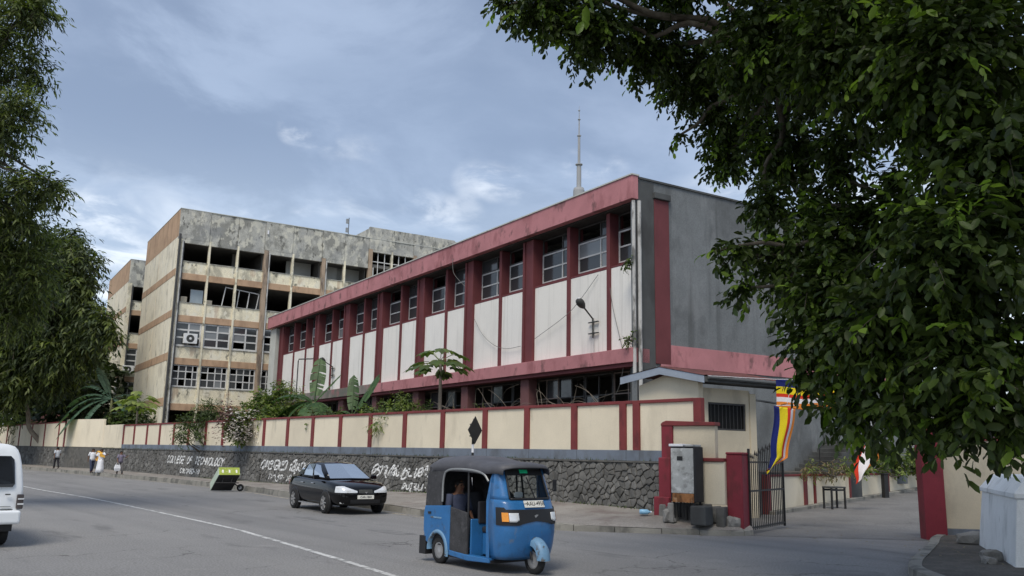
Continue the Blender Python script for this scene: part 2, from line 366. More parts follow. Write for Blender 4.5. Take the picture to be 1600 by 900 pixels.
X['forange'] = mat('flag_orange', (.85, .27, .04), .8, .05, 6)
X['bottle'] = mat('blue_bottle', (.28, .55, .78), .3, .1, 8, spec=.5)
X['signblack'] = mat('sign_back', (.025, .026, .026), .6, .15, 5)
X['rock'] = mat('loose_rock', (.27, .26, .24), .95, .2, 5, bump=.6, bs=20)
X['cable'] = mat('grey_cable', (.17, .17, .16), .8, 0, 1)
X['lampgrey'] = mat('lamp_housing', (.055, .058, .055), .6, .15, 5)

# ---------------------------------------------------------------- mesh helpers
class MB:
    def __init__(s):
        s.v = []; s.f = []; s.m = []
    def add(s, verts, faces, mi=0):
        o = len(s.v)
        s.v.extend([tuple(p) for p in verts])
        for f in faces:
            s.f.append([i + o for i in f]); s.m.append(mi)
        return s
    def box(s, x0, x1, y0, y1, z0, z1, mi=0):
        v = [(x0, y0, z0), (x1, y0, z0), (x1, y1, z0), (x0, y1, z0), (x0, y0, z1), (x1, y0, z1), (x1, y1, z1), (x0, y1, z1)]
        return s.add(v, [(0, 3, 2, 1), (4, 5, 6, 7), (0, 1, 5, 4), (1, 2, 6, 5), (2, 3, 7, 6), (3, 0, 4, 7)], mi)
    def obox(s, c, a, b, d, mi=0):
        c, a, b, d = Vector(c), Vector(a), Vector(b), Vector(d)
        v = [c + i * a + j * b + k * d for k in (-1, 1) for i, j in ((-1, -1), (1, -1), (1, 1), (-1, 1))]
        if a.cross(b).dot(d) < 0: v = v[4:] + v[:4]
        return s.add(v, [(0, 3, 2, 1), (4, 5, 6, 7), (0, 1, 5, 4), (1, 2, 6, 5), (2, 3, 7, 6), (3, 0, 4, 7)], mi)
    def bar(s, p, q, wd, ht=None, mi=0):
        p, q = Vector(p), Vector(q)
        d = (q - p); l = d.length; d.normalize()
        u_ = Vector((0, 0, 1)) if abs(d.z) < .95 else Vector((1, 0, 0))
        a = d.cross(u_).normalized(); b = a.cross(d)
        return s.obox((p + q) / 2, d * l / 2, a * wd / 2, b * (ht or wd) / 2, mi)
    def tube(s, pts, r, n=7, mi=0, cap=True):
        pts = [Vector(p) for p in pts]
        k = len(pts)
        rs = r if isinstance(r, (list, tuple)) else [r] * k
        ring = []
        pa = None
        for i, p in enumerate(pts):
            d = (pts[min(i + 1, k - 1)] - pts[max(i - 1, 0)])
            if d.length < 1e-9: d = Vector((0, 0, 1))
            d.normalize()
            if pa is None:
                h = Vector((0, 0, 1)) if abs(d.z) < .9 else Vector((1, 0, 0))
                a = d.cross(h).normalized()
            else:
                a = (pa - d * pa.dot(d)).normalized()
            pa = a
            b = d.cross(a)
            ring.append([p + rs[i] * (cos(2 * pi * j / n) * a + sin(2 * pi * j / n) * b) for j in range(n)])
        return s.loft(ring, True, cap, mi)
    def loft(s, rings, closed=True, cap=True, mi=0):
        n = len(rings[0]); v = [p for r in rings for p in r]; f = []
        for i in range(len(rings) - 1):
            for j in range(n if closed else n - 1):
                a = i * n + j; b = i * n + (j + 1) % n
                f.append((a, b, b + n, a + n))
        if cap and closed:
            f.append(tuple(range(n - 1, -1, -1)))
            f.append(tuple(range((len(rings) - 1) * n, len(rings) * n)))
        return s.add(v, f, mi)
    def lathe(s, prof, c=(0, 0, 0), n=20, axis='z', mi=0, cap=True):
        rings = []
        for r, h in prof:
            ring = []
            for j in range(n):
                a = 2 * pi * j / n
                if axis == 'z': q = (r * cos(a), r * sin(a), h)
                elif axis == 'y': q = (r * sin(a), h, r * cos(a))
                else: q = (h, r * cos(a), r * sin(a))
                ring.append((c[0] + q[0], c[1] + q[1], c[2] + q[2]))
            rings.append(ring)
        return s.loft(rings, True, cap, mi)
    def prism(s, poly, y0, y1, plane='xz', mi=0):
        def P(a, b, t):
            return (a, t, b) if plane == 'xz' else ((a, b, t) if plane == 'xy' else (t, a, b))
        return s.loft([[P(a, b, y0) for a, b in poly], [P(a, b, y1) for a, b in poly]], True, True, mi)
    def mesh(s, name, mats):
        me = bpy.data.meshes.new(name)
        me.from_pydata(s.v, [], s.f)
        if not isinstance(mats, (list, tuple)): mats = [mats]
        for q in mats: me.materials.append(q)
        if len(mats) > 1:
            me.polygons.foreach_set('material_index', s.m)
        return me
    def build(s, name, mats, parent=None, bevel=0, seg=1, smooth=False, recalc=True, sub=0):
        me = s.mesh(name, mats)
        if recalc:
            bm = bmesh.new(); bm.from_mesh(me)
            bmesh.ops.recalc_face_normals(bm, faces=bm.faces); bm.to_mesh(me); bm.free()
        return link(name, me, parent, bevel, seg, smooth, sub)

def link(name, me, parent=None, bevel=0, seg=1, smooth=False, sub=0):
    o = bpy.data.objects.new(name, me)
    COL.objects.link(o)
    if parent is not None: o.parent = parent
    if smooth:
        me.shade_smooth()
    if bevel:
        b = o.modifiers.new("bevel", 'BEVEL'); b.width = bevel; b.segments = seg; b.limit_method = 'ANGLE'
        b.angle_limit = radians(40)
    if sub:
        q = o.modifiers.new("sub", 'SUBSURF'); q.levels = sub; q.render_levels = sub
    return o

def thing(name, label, cat, loc=(0, 0, 0), rz=0.0, group=None):
    o = bpy.data.objects.new(name, None)
    COL.objects.link(o)
    o.empty_display_size = .2
    o.location = loc; o.rotation_euler = (0, 0, rz)
    tag(o, label, cat, group)
    return o
def tag(o, label, cat, group=None):
    o['label'] = label; o['category'] = cat
    if group: o['group'] = group
    return o
def struct(o):
    o['kind'] = 'structure'; return o
def stuff(o):
    o['kind'] = 'stuff'; return o
def xf(o, p):     # local point of a thing -> world
    c, s_ = cos(o.rotation_euler[2]), sin(o.rotation_euler[2])
    return Vector((o.location[0] + c * p[0] - s_ * p[1], o.location[1] + s_ * p[0] + c * p[1], o.location[2] + p[2]))

def curve(pts, n=8):   # Catmull-Rom
    pts = [Vector(p) for p in pts]
    P = [2 * pts[0] - pts[1]] + pts + [2 * pts[-1] - pts[-2]]
    o = []
    for i in range(1, len(P) - 2):
        a, b, c, d = P[i - 1:i + 3]
        for k in range(n):
            t = k / n
            o.append(.5 * ((2 * b) + (c - a) * t + (2 * a - 5 * b + 4 * c - d) * t * t + (3 * b - a - 3 * c + d) * t ** 3))
    o.append(pts[-1])
    return o
# ================================================================ SETTING
A0 = Vector((3.341, 26.57, 0)); AS = radians(129.107)
Sx = Vector((cos(AS), sin(AS), 0)); Sy = Vector((-sin(AS), cos(AS), 0))   # along the fence / towards the road
def FL(x, y, z=0.0): return A0 + Sx * x + Sy * y + Vector((0, 0, z))
def toF(p): d = Vector(p) - A0; return d.dot(Sx), d.dot(Sy)

b = MB(); b.box(-3000, 3000, -3000, 3000, -.5, -.06)
struct(b.build("ground", X['ground']))
b = MB(); b.add([(-160, -40, 0), (120, -40, 0), (120, 160, 0), (-160, 160, 0)], [(0, 1, 2, 3)])
struct(b.build("road", X['asphalt']))

def gz(x, y):          # driveway level
    s = .657 * x + .753 * y - 21.4
    return .0325 * max(0, s - 7)
# driveway: apron from the kerb line through the gate and up the ramp
b = MB(); n = 40
da = Vector((.657, .753)); db = Vector((.753, -.657))
ring = []
mouth = [Vector(p) for p in ((1.2, 24.3), (3.5, 23.7), (5.6, 23.1), (7.5, 22.75), (9.4, 22.6), (11.5, 22.4), (14.5, 22.2))]
for i in range(n + 1):
    row = []
    for m_ in mouth:
        q = m_ + da * (i * 1.6)
        row.append((q.x, q.y, gz(q.x, q.y) + .006))
    ring.append(row)
b.loft(ring, False, False)
struct(b.build("driveway", X['drive']))

# kerb path and pavement, fence-local (x along the fence, y towards the road)
Kp = [(100, 4.4), (80, 4.3), (63, 4.1), (52, 3.5), (42, 2.95), (34, 2.55), (27.2, 2.35), (20.8, 2.55), (15.7, 3.1), (11, 3.45), (7.1, 3.65), (4.1, 3.95), (1.5, 3.85), (-.9, 3.5)]
Kp = [FL(*p) for p in Kp] + [Vector((2.35, 23.33, 0)), Vector((3.5, 23.13, 0)), Vector((4.7, 22.93, 0)), Vector((5.75, 22.80, 0)), Vector((6.35, 23.1, 0))]
Kc = curve(Kp, 12)
acc = [0.0]
for i in range(1, len(Kc)): acc.append(acc[-1] + (Kc[i] - Kc[i - 1]).length)
def kpt(s):
    s = min(max(s, 0), acc[-1] - 1e-4)
    lo = 0
    while acc[lo + 1] < s: lo += 1
    t = (s - acc[lo]) / (acc[lo + 1] - acc[lo])
    return Kc[lo].lerp(Kc[lo + 1], t)
def wallz(x):
    xs = [-4, 3, 10, 13, 26, 33, 60, 100]; zs = [.42, .48, .41, .35, .25, .2, .17, .15]
    return float(np.interp(x, xs, zs))
def kerbz(x): return float(np.interp(x, [-6, -3, 0, 10, 30, 60], [.13, .14, .17, .23, .22, .19]))
b = MB(); rows = []
M_ = 150
for i in range(M_ + 1):
    k = kpt(acc[-1] * i / M_)
    fx, fy = toF(k)
    if fx > -1.2: wv = FL(fx, 0.0, 0)
    else:
        t = (i / M_ - .9) * 10
        wv = Vector((4.1, 24.6, 0)).lerp(Vector((6.3, 23.7, 0)), min(max((-1.2 - fx) / 2.3, 0), 1))
    if fx > 57: wv = FL(fx, min(1.6, (fx - 57) * .3), 0)
    zk, zw = kerbz(fx), wallz(fx)
    row = []
    for j in range(6):
        t = j / 5
        p = k.lerp(wv, t)
        row.append((p.x, p.y, zk + (zw - zk) * t + .012 * sin(i * 1.3 + j * 2.1) * (0 < j < 5)))
    rows.append(row)
b.loft(rows, False, False)
struct(b.build("pavement", X['pave']))
kroot = bpy.data.objects.new("kerb", None); COL.objects.link(kroot); kroot['kind'] = 'structure'
kroot['label'] = "old concrete kerb between the road and the raised pavement"
s = 0
while s < acc[-1] - .1:
    far = toF(kpt(s))[0]
    ln = 3.0 if far > 45 else rnd.uniform(.9, 1.25)
    e = min(s + ln, acc[-1])
    m = MB(); rows = []
    nn = 3
    dz = rnd.uniform(-.012, .012)
    for q in range(nn + 1):
        ss = s + .008 + (e - s - .016) * q / nn
        p = kpt(ss); d = (kpt(ss + .05) - kpt(ss - .05)).normalized(); nrm = Vector((d.y, -d.x, 0))
        if nrm.dot(-p) < 0: nrm = -nrm
        zt = kerbz(toF(p)[0]) + .008 + dz
        rows.append([p - nrm * .17 + Vector((0, 0, -.05)), p + nrm * .012 + Vector((0, 0, -.05)), p + nrm * .0 + Vector((0, 0, zt - .03)), p - nrm * .03 + Vector((0, 0, zt)), p - nrm * .17 + Vector((0, 0, zt))])
    m.loft(rows, True, True)
    m.build("kerb_stone", X['kerb'], kroot)
    s = e
# road paint
def ribbon(name, pts, wd, z, m):
    c = curve(pts, 10); rows = []
    for i, p in enumerate(c):
        d = (c[min(i + 1, len(c) - 1)] - c[max(i - 1, 0)]).normalized(); nn = Vector((-d.y, d.x, 0))
        rows.append([p + nn * wd / 2 + Vector((0, 0, z)), p - nn * wd / 2 + Vector((0, 0, z))])
    q = MB().loft(rows, False, False)
    return q.build(name, m)
struct(ribbon("centre_line", [(-48, 75, 0), (-34, 57, 0), (-22.82, 42.07, 0), (-15.43, 33.39, 0), (-7.65, 23.4, 0), (-5.77, 20.7, 0), (-3.6, 17.33, 0), (-1.81, 14.46, 0), (-.2, 11.8, 0), (1.5, 9, 0)], .13, .004, X['line']))
e = [kpt(q) for q in np.linspace(12, acc[-1] - 7.5, 40)]
ed = []
for i, p in enumerate(e):
    d = (e[min(i + 1, 39)] - e[max(i - 1, 0)]).normalized(); nn = Vector((-d.y, d.x, 0))
    if nn.dot(-p) < 0: nn = -nn
    ed.append(p + nn * .30)
struct(ribbon("edge_line", ed, .10, .004, X['yline']))

# repairs and stains in the asphalt
def flat_patch(name, cx, cy, rx, ry, rot, z, m_, seed):
    r = random.Random(seed); pts = []
    for k in range(26):
        a_ = 2 * pi * k / 26; e_ = abs(cos(a_)) ** .5 * (1 if cos(a_) > 0 else -1), abs(sin(a_)) ** .5 * (1 if sin(a_) > 0 else -1)
        x_, y_ = e_[0] * rx * r.uniform(.9, 1.05), e_[1] * ry * r.uniform(.88, 1.06)
        pts.append((cx + x_ * cos(rot) - y_ * sin(rot), cy + x_ * sin(rot) + y_ * cos(rot), z))
    q_ = MB(); q_.add(pts, [tuple(range(26))]); return struct(q_.build(name, X[m_]))
flat_patch("road_patch", 6.1, 15.9, .55, .32, .2, .004, 'oil', 4)
flat_patch("oil_stain", -2.9, 22.2, .9, .28, AS, .004, 'oil', 5)
flat_patch("oil_stain", -5.6, 25.9, 1.2, .22, AS, .004, 'oil', 6)

# compound ground behind the walls
yard = [FL(-3.0, -.15), Vector((6.0, 28.2, 0)), Vector((8.4, 29.8, 0)), Vector((9.2, 32.0, 0)), Vector((39.5, 66.9, 0)), Vector((75, 150, 0)), Vector((-110, 190, 0)), FL(105, 1.4), FL(62, 1.4), FL(57, -.15)]
b = MB()
k = len(yard)
for zt in (-.05, 1.45): b.v.extend([(p.x, p.y, zt) for p in yard])
b.f.append(list(range(k, 2 * k))); b.m.append(0)
for i in range(k):
    j = (i + 1) % k
    b.f.append([i, j, j + k, i + k]); b.m.append(0)
struct(b.build("compound_ground", X['soil']))

# ---------------------------------------------------------------- rubble retaining wall
def clip(poly, px, pz, nx, nz):      # keep the side where (q-p).n <= 0
    o = []
    for i in range(len(poly)):
        a, c = poly[i], poly[(i + 1) % len(poly)]
        da_ = (a[0] - px) * nx + (a[1] - pz) * nz; dc = (c[0] - px) * nx + (c[1] - pz) * nz
        if da_ <= 0: o.append(a)
        if da_ * dc < 0:
            t = da_ / (da_ - dc); o.append((a[0] + t * (c[0] - a[0]), a[1] + t * (c[1] - a[1])))
    return o
def voro(x0, x1, z0, z1, a, seed):
    r = random.Random(seed)
    nx, nz = int((x1 - x0) / a), max(2, round((z1 - z0) / (a * .85)))
    ax, az = (x1 - x0) / nx, (z1 - z0) / nz
    pt = {}
    for i in range(-2, nx + 2):
        for j in range(-2, nz + 2):
            pt[i, j] = (x0 + (i + .5 + .5 * (j % 2) + r.uniform(-.47, .47)) * ax, z0 + (j + .5 + r.uniform(-.46, .46)) * az, r.uniform(-.14, .26) * a)
    cells = []
    for i in range(nx):
        for j in range(nz):
            cx, cz, wgt = pt[i, j]
            poly = [(cx - 2 * a, cz - 2 * a), (cx + 2 * a, cz - 2 * a), (cx + 2 * a, cz + 2 * a), (cx - 2 * a, cz + 2 * a)]
            for di in range(-2, 3):
                for dj in range(-2, 3):
                    if (di, dj) == (0, 0) or (i + di, j + dj) not in pt: continue
                    qx, qz, w2 = pt[i + di, j + dj]
                    d = sqrt((qx - cx) ** 2 + (qz - cz) ** 2)
                    nx_, nz_ = (qx - cx) / d, (qz - cz) / d
                    h = d / 2 + (wgt - w2) * .6
                    poly = clip(poly, cx + nx_ * h, cz + nz_ * h, nx_, nz_)
                    if len(poly) < 3: break
                if len(poly) < 3: break
            poly = clip(poly, 0, z0, 0, -1) if len(poly) > 2 else poly
            poly = clip(poly, 0, z1, 0, 1) if len(poly) > 2 else poly
            poly = clip(poly, x0, 0, -1, 0) if len(poly) > 2 else poly
            poly = clip(poly, x1, 0, 1, 0) if len(poly) > 2 else poly
            if len(poly) >= 3:
                ar = .5 * abs(sum(poly[k][0] * poly[(k + 1) % len(poly)][1] - poly[(k + 1) % len(poly)][0] * poly[k][1] for k in range(len(poly))))
                if ar > .004: cells.append(poly)
    return cells
def stone(mb, poly, y0, r):
    cx = sum(p[0] for p in poly) / len(poly); cz = sum(p[1] for p in poly) / len(poly)
    if r.random() < .5 and len(poly) > 3:      # rougher outline
        q = []
        for i in range(len(poly)):
            a_, c_ = poly[i], poly[(i + 1) % len(poly)]
            q.append(a_)
            l = sqrt((a_[0] - c_[0]) ** 2 + (a_[1] - c_[1]) ** 2)
            if l > .14:
                k = r.uniform(.92, .99)
                q.append((cx + ((a_[0] + c_[0]) / 2 - cx) * k, cz + ((a_[1] + c_[1]) / 2 - cz) * k))
        poly = q
    size = sum(sqrt((p[0] - cx) ** 2 + (p[1] - cz) ** 2) for p in poly) / len(poly)
    g = max(.7, 1 - .009 / max(size, .03))
    d = r.uniform(.008, .042); tx, tz = r.uniform(-.08, .08), r.uniform(-.10, .06)
    rings = []
    for sc_, y, til in ((g, y0 - .06, 0), (g * .985, y0 - .012 + d * .35, .4), (g * .88, y0 + d * .85, 1), (g * .5, y0 + d, 1)):
        rings.append([(cx + (p[0] - cx) * sc_, y + til * ((p[0] - cx) * tx + (p[1] - cz) * tz), cz + (p[1] - cz) * sc_) for p in poly])
    n_ = len(poly); o = len(mb.v)
    mb.loft(rings[:], True, False)
    mb.f.append([o + 3 * n_ + i for i in range(n_)]); mb.m.append(0)
wallroot = thing("stone_retaining_wall", "long grey rubble stone retaining wall with white painted college lettering", "stone wall", A0, AS)
core = MB()
core.box(-1.75, 57.2, -.6, -.035, -.1, 1.81); core.box(-1.75, 57.2, -.62, .045, 1.765, 1.815)
core.prism([(57.2, -.6), (57.2, -.02), (62.0, 1.58), (110, 1.58), (110, 1.0), (62, 1.0)], -.1, 1.85, 'xy')
core.build("mortar_backing", X['mortar'], wallroot)
rs = random.Random(5)
near = voro(-1.72, 26, .05, 1.76, .225, 3)
near += voro(26, 57.1, .05, 1.76, .29, 4)
near.sort(key=lambda p: p[0][0])
bulk = MB(); allst = MB()
cnt = 0
for poly in near:
    zmax = max(p[1] for p in poly); xm = sum(p[0] for p in poly) / len(poly)
    if zmax < wallz(xm) - .03: continue
    m = MB(); stone(m, poly, 0.0, rs)
    allst.add(m.v, m.f)
    if cnt < 296:
        m.build("stone", X['stone'], wallroot, recalc=True); cnt += 1
    else: bulk.add(m.v, m.f)
for poly in voro(62.2, 100, .05, 1.8, .42, 6):
    stone(bulk, poly, 1.6, rs)
stuff(bulk.build("rubble_stone", X['stone'], wallroot))
core_bvh = BVHTree.FromPolygons([Vector(p) for p in allst.v + core.v], [list(f) for f in allst.f] + [[i + len(allst.v) for i in f] for f in core.f])
def drape(strokes, wd):
    """brush strokes painted on the uneven stones, as thin ribbons following the relief; strokes are (x, z) wall coordinates"""
    mb = MB()
    for st in strokes:
        c = curve([(p[0], 0, p[1]) for p in st], 6) if len(st) > 2 else [Vector((st[0][0], 0, st[0][1])).lerp(Vector((st[1][0], 0, st[1][1])), t / 8) for t in range(9)]
        rows = []
        for i, p in enumerate(c):
            d = c[min(i + 1, len(c) - 1)] - c[max(i - 1, 0)]
            if d.length < 1e-6: continue
            d.normalize(); nn = Vector((d.z, 0, -d.x))
            row = []
            for e_ in (-.5, -.17, .17, .5):
                q = p + nn * wd * e_
                hit = core_bvh.ray_cast(Vector((q.x, .6, q.z)), Vector((0, -1, 0)), 2)
                y = max(hit[0].y if hit[0] else 0, .004)
                row.append((q.x, y + .006, q.z))
            rows.append(row)
        if len(rows) > 1: mb.loft(rows, False, False)
    return mb
F5 = {'C': [[(1, .85), (.7, 1), (.25, .95), (0, .6), (.05, .2), (.35, 0), (.75, .05), (1, .2)]], 'O': [[(.5, 1), (.1, .8), (0, .45), (.2, .05), (.55, 0), (.9, .2), (1, .6), (.8, .95), (.5, 1)]],
      'L': [[(0, 1), (0, 0)], [(0, 0), (.85, 0)]], 'E': [[(0, 0), (0, 1)], [(0, 1), (.9, 1)], [(0, .52), (.75, .52)], [(0, 0), (.9, 0)]],
      'G': [[(1, .85), (.7, 1), (.25, .95), (0, .6), (.05, .2), (.35, 0), (.75, .02), (.98, .2), (.98, .45)], [(.55, .45), (1, .45)]],
      'F': [[(0, 0), (0, 1)], [(0, 1), (.9, 1)], [(0, .52), (.7, .52)]], 'T': [[(.5, 0), (.5, 1)], [(0, 1), (1, 1)]], 'H': [[(0, 0), (0, 1)], [(1, 0), (1, 1)], [(0, .5), (1, .5)]],
      'N': [[(0, 0), (0, 1)], [(0, 1), (1, 0)], [(1, 0), (1, 1)]], 'Y': [[(0, 1), (.5, .5)], [(1, 1), (.5, .5)], [(.5, .5), (.5, 0)]], 'M': [[(0, 0), (0, 1)], [(0, 1), (.5, .35)], [(.5, .35), (1, 1)], [(1, 1), (1, 0)]],
      'B': [[(0, 0), (0, 1)], [(0, 1), (.75, .95), (.8, .65), (0, .54)], [(0, .54), (.9, .45), (.9, .08), (0, 0)]], '-': [[(.1, .45), (.9, .45)]], '1': [[(.2, .75), (.5, 1)], [(.5, 1), (.5, 0)]],
      '0': [[(.5, 1), (.05, .75), (.05, .25), (.5, 0), (.95, .25), (.95, .75), (.5, 1)]]}
def write(txt, x0, x1, z0, z1, h, slant):
    n_ = len(txt); adv = (x1 - x0) / n_; st = []
    for i, ch in enumerate(txt):
        for s_ in F5.get(ch, []):
            st.append([(x0 + adv * (i + .12 + .74 * p[0]) - slant * p[1] * h, z0 + (z1 - z0) * i / n_ + p[1] * h) for p in s_])
    return st
drape(write("COLLEGE OF TECHNOLOGY", 41.1, 31.3, 1.0, .97, .42, .6), .092).build("lettering", X['letter'], wallroot)
drape(write("COLOMBO-10", 38.4, 35.0, .40, .40, .27, .4), .065).build("lettering", X['letter'], wallroot)
TAM = [[(14.52, 0.99), (14.49, 1.09), (14.34, 1.3), (14.11, 1.41), (13.98, 1.39), (14.01, 1.27), (14.25, 1.14), (14.4, 1.05), (14.52, 1.03)], [(14.33, 1.2), (14.09, 1.2), (13.92, 1.15), (13.95, 1.02), (14.14, 0.93)], [(13.89, 1.31), (13.61, 1.32), (13.9, 0.96)], [(13.53, 1.32), (13.26, 1.35), (13.4, 1.16), (13.54, 0.99)], [(13.21, 1.33), (13.35, 1.12), (13.42, 0.96), (13.33, 0.86)], [(12.9, 1.31), (13.08, 1.17), (13.18, 0.98)], [(12.9, 1.31), (12.79, 1.4), (12.71, 1.38), (12.89, 1.17), (12.99, 0.99)], [(12.82, 1.26), (12.66, 1.26), (12.59, 1.32), (12.66, 1.18), (12.84, 1.07), (12.76, 1.0), (12.64, 1.04), (12.73, 1.14)], [(12.46, 1.38), (12.4, 1.37)], [(12.55, 1.24), (12.53, 1.0), (12.38, 1.03), (12.35, 1.15)], [(12.31, 1.29), (12.29, 1.25)], [(11.87, 1.32), (12.08, 1.1), (12.18, 0.9), (11.99, 0.88), (11.77, 1.03), (11.75, 1.2), (11.94, 1.18), (12.07, 1.02)], [(11.65, 1.28), (11.5, 1.27)], [(11.6, 1.19), (11.63, 1.01), (11.37, 1.02)], [(11.03, 1.32), (11.22, 1.0), (11.08, 1.01), (10.85, 1.3)], [(10.85, 1.3), (10.61, 1.35), (10.7, 1.19), (10.88, 1.15), (10.9, 1.05), (10.73, 1.04), (10.53, 1.29)], [(10.41, 1.03), (10.23, 1.41), (10.36, 1.37), (10.46, 1.24)], [(10.08, 1.32), (10.2, 1.04)], [(10.3, 1.01), (10.1, 1.02)], [(9.84, 1.33), (9.67, 1.33), (9.9, 1.12), (9.93, 1.06), (9.76, 1.07), (9.76, 1.16)]]
TAM2 = [[(12.1, 0.46), (11.97, 0.67), (11.82, 0.69), (11.92, 0.55), (12.03, 0.49)], [(11.75, 0.67), (11.77, 0.5), (11.59, 0.52), (11.56, 0.68)], [(11.49, 0.7), (11.31, 0.71), (11.44, 0.51), (11.44, 0.42), (11.29, 0.38)], [(11.2, 0.7), (11.02, 0.7), (11.16, 0.58), (10.97, 0.51), (11.19, 0.48)], [(10.88, 0.71), (10.9, 0.5), (10.72, 0.5), (10.53, 0.72), (10.65, 0.45)], [(10.42, 0.6), (10.38, 0.58)], [(10.21, 0.71), (9.94, 0.74), (10.04, 0.63)], [(10.18, 0.7), (10.13, 0.48)]]
SIN = [[(26.02, 0.98), (25.95, 1.19), (25.65, 1.35), (25.44, 1.37), (25.37, 1.24), (25.66, 1.08), (25.86, 0.99), (25.59, 0.99), (25.33, 1.33), (25.17, 1.35), (25.43, 1.0)], [(24.96, 1.36), (25.08, 1.14), (25.06, 0.99), (24.69, 0.99), (24.54, 1.32), (24.7, 1.36), (24.89, 1.23), (24.57, 1.19)], [(24.43, 1.0), (24.18, 1.37), (23.78, 1.38), (23.84, 1.16), (24.14, 1.14), (24.27, 0.96), (23.92, 1.01), (23.77, 1.31)], [(23.62, 1.34), (23.73, 1.1), (23.76, 0.97), (23.31, 0.96), (23.02, 1.03), (22.83, 1.35), (23.07, 1.37), (23.29, 1.18), (23.46, 1.32), (23.18, 1.39)], [(22.52, 0.94), (22.41, 1.19), (22.23, 1.24), (22.16, 1.12), (22.38, 0.97), (22.09, 0.97), (21.91, 1.37), (21.74, 1.46), (21.97, 1.45), (22.1, 1.35)], [(21.96, 1.02), (22.02, 0.81), (21.88, 0.86)], [(21.72, 1.33), (21.87, 1.1), (21.76, 0.98), (21.52, 1.3)], [(21.43, 1.3), (21.58, 1.01), (21.34, 0.95), (21.12, 1.04), (20.93, 1.33), (21.2, 1.32), (21.32, 1.16)], [(20.79, 1.33), (20.89, 1.05)], [(20.64, 1.23), (20.39, 1.34), (20.11, 1.3), (20.49, 1.12)], [(19.72, 1.31), (19.86, 1.07), (19.6, 1.08), (19.45, 1.3)]]
SIN2 = [[(24.97, 0.45), (24.84, 0.65), (24.64, 0.69), (24.52, 0.59), (24.7, 0.46)], [(24.37, 0.62), (24.12, 0.67), (24.14, 0.5), (23.97, 0.37), (23.74, 0.51), (23.66, 0.68), (23.85, 0.59)], [(23.58, 0.47), (23.46, 0.67), (23.26, 0.67), (23.44, 0.52)], [(23.15, 0.57), (23.1, 0.56)], [(22.83, 0.41), (22.67, 0.67)], [(22.59, 0.44), (22.52, 0.65), (22.29, 0.7), (22.36, 0.53), (22.54, 0.44)]]
for st, wd in ((SIN, .09), (SIN2, .065), (TAM, .075), (TAM2, .06)):
    drape(st, wd).build("lettering", X['letter'], wallroot)

# ---------------------------------------------------------------- perimeter wall on top of the stone
fw_ = thing("perimeter_wall", "cream panelled boundary wall with maroon posts and coping along the stone wall", "boundary wall", A0, AS)
posts = [-2.98, -.69, -.14, 2.0, 4.35, 6.7, 9.38, 12.1, 14.87, 17.57, 20.33, 23.1, 25.97, 28.98, 31.74, 34.48, 37.48, 40.26, 43.12, 45.92, 48.93, 51.6]
PW = .135
pm = MB().box(-PW, PW, -.14, .035, 2.12, 3.58).mesh("post", X['maroon'])
pbm = MB().box(-PW - .004, PW + .004, -.14, .042, 1.815, 2.12).mesh("post_base", X['bluegrey'])
for p in posts:
    o = link("post", pm, fw_, .008); o.location = (p, 0, 0)
    o = link("post_base", pbm, fw_, .006); o.location = (p, 0, 0)
for i, (p, q) in enumerate(zip(posts[:-1], posts[1:])):
    MB().box(p + PW, q - PW, -.12, -.02, 2.12, 3.49).build("panel", X['cream'], fw_, .004)
    MB().box(p + PW, q - PW, -.13, .018, 1.81, 2.118).build("plinth", X['bluegrey'], fw_, .008)
    MB().box(p + PW + .001, q - PW - .001, -.15, .03, 3.49, 3.585).build("coping", X['maroon'], fw_, .008)
MB().box(51.6 + PW, 57.2, -.12, .0, 1.84, 3.62).build("panel", X['cream'], fw_, .004)
MB().prism([(57.2, -.12), (57.2, .03), (62.55, 1.63), (62.55, 1.45)], 1.87, 4.12, 'xy').build("panel", X['cream'], fw_, .01)['label'] = "taller plain cream panel without posts"
lp = [62.72, 65.0, 70.5, 76, 82, 88.5, 95, 101]
for p in lp:
    wd = .22 if p < 63 else PW
    MB().box(p - wd, p + wd, 1.4, 1.66, 1.85, 3.98).build("post", X['maroon'], fw_, .01)
for p, q in zip(lp[:-1], lp[1:]):
    wd = .22 if p < 63 else PW
    MB().box(p + wd, q - PW, 1.42, 1.60, 1.85, 3.88).build("panel", X['cream'], fw_, .004)
    MB().box(p + wd + .001, q - PW - .001, 1.4, 1.645, 3.88, 3.975).build("coping", X['maroon'], fw_, .006)

# ---------------------------------------------------------------- gate corner
WR = radians(-36.87)
wing = thing("gate_side_wall", "low cream wall with tall maroon framed end behind the electrical cabinet", "wall", (4.2, 24.3, 0), WR)
MB().box(0, .34, 0, .35, .85, 2.86).build("post", X['red'], wing, .02)
MB().box(-.06, .30, -.07, .30, .80, 1.93).build("post", X['red'], wing, .02)
MB().box(-.17, .30, -.16, .30, .2, .88).build("base_block", X['red'], wing, .02)
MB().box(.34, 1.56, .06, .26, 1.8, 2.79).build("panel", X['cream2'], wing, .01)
MB().prism([(0.0, 2.79), (0.0, 2.84), (.05, 2.89), (.16, 2.93), (1.60, 2.88), (1.60, 2.79)], -.02, .33).build("coping", X['maroon'], wing, .01)
MB().box(.30, 1.84, -.03, .28, .74, 1.845).build("panel", X['cream'], wing, .01)
MB().box(.302, 1.838, -.07, .30, 1.845, 1.94).build("coping", X['maroon'], wing, .012)
q = MB()
for i in range(9):
    xx = .1 + i * .21
    q.obox((xx, -.08 + rnd.uniform(-.05, .04), .48 + rnd.uniform(-.05, .05)), (.11, rnd.uniform(-.02, .02), .01), (0, .13, 0), (rnd.uniform(-.02, .02), 0, rnd.uniform(.2, .27)))
q.build("rubble_footing", X['stone'], wing, .03, 2)
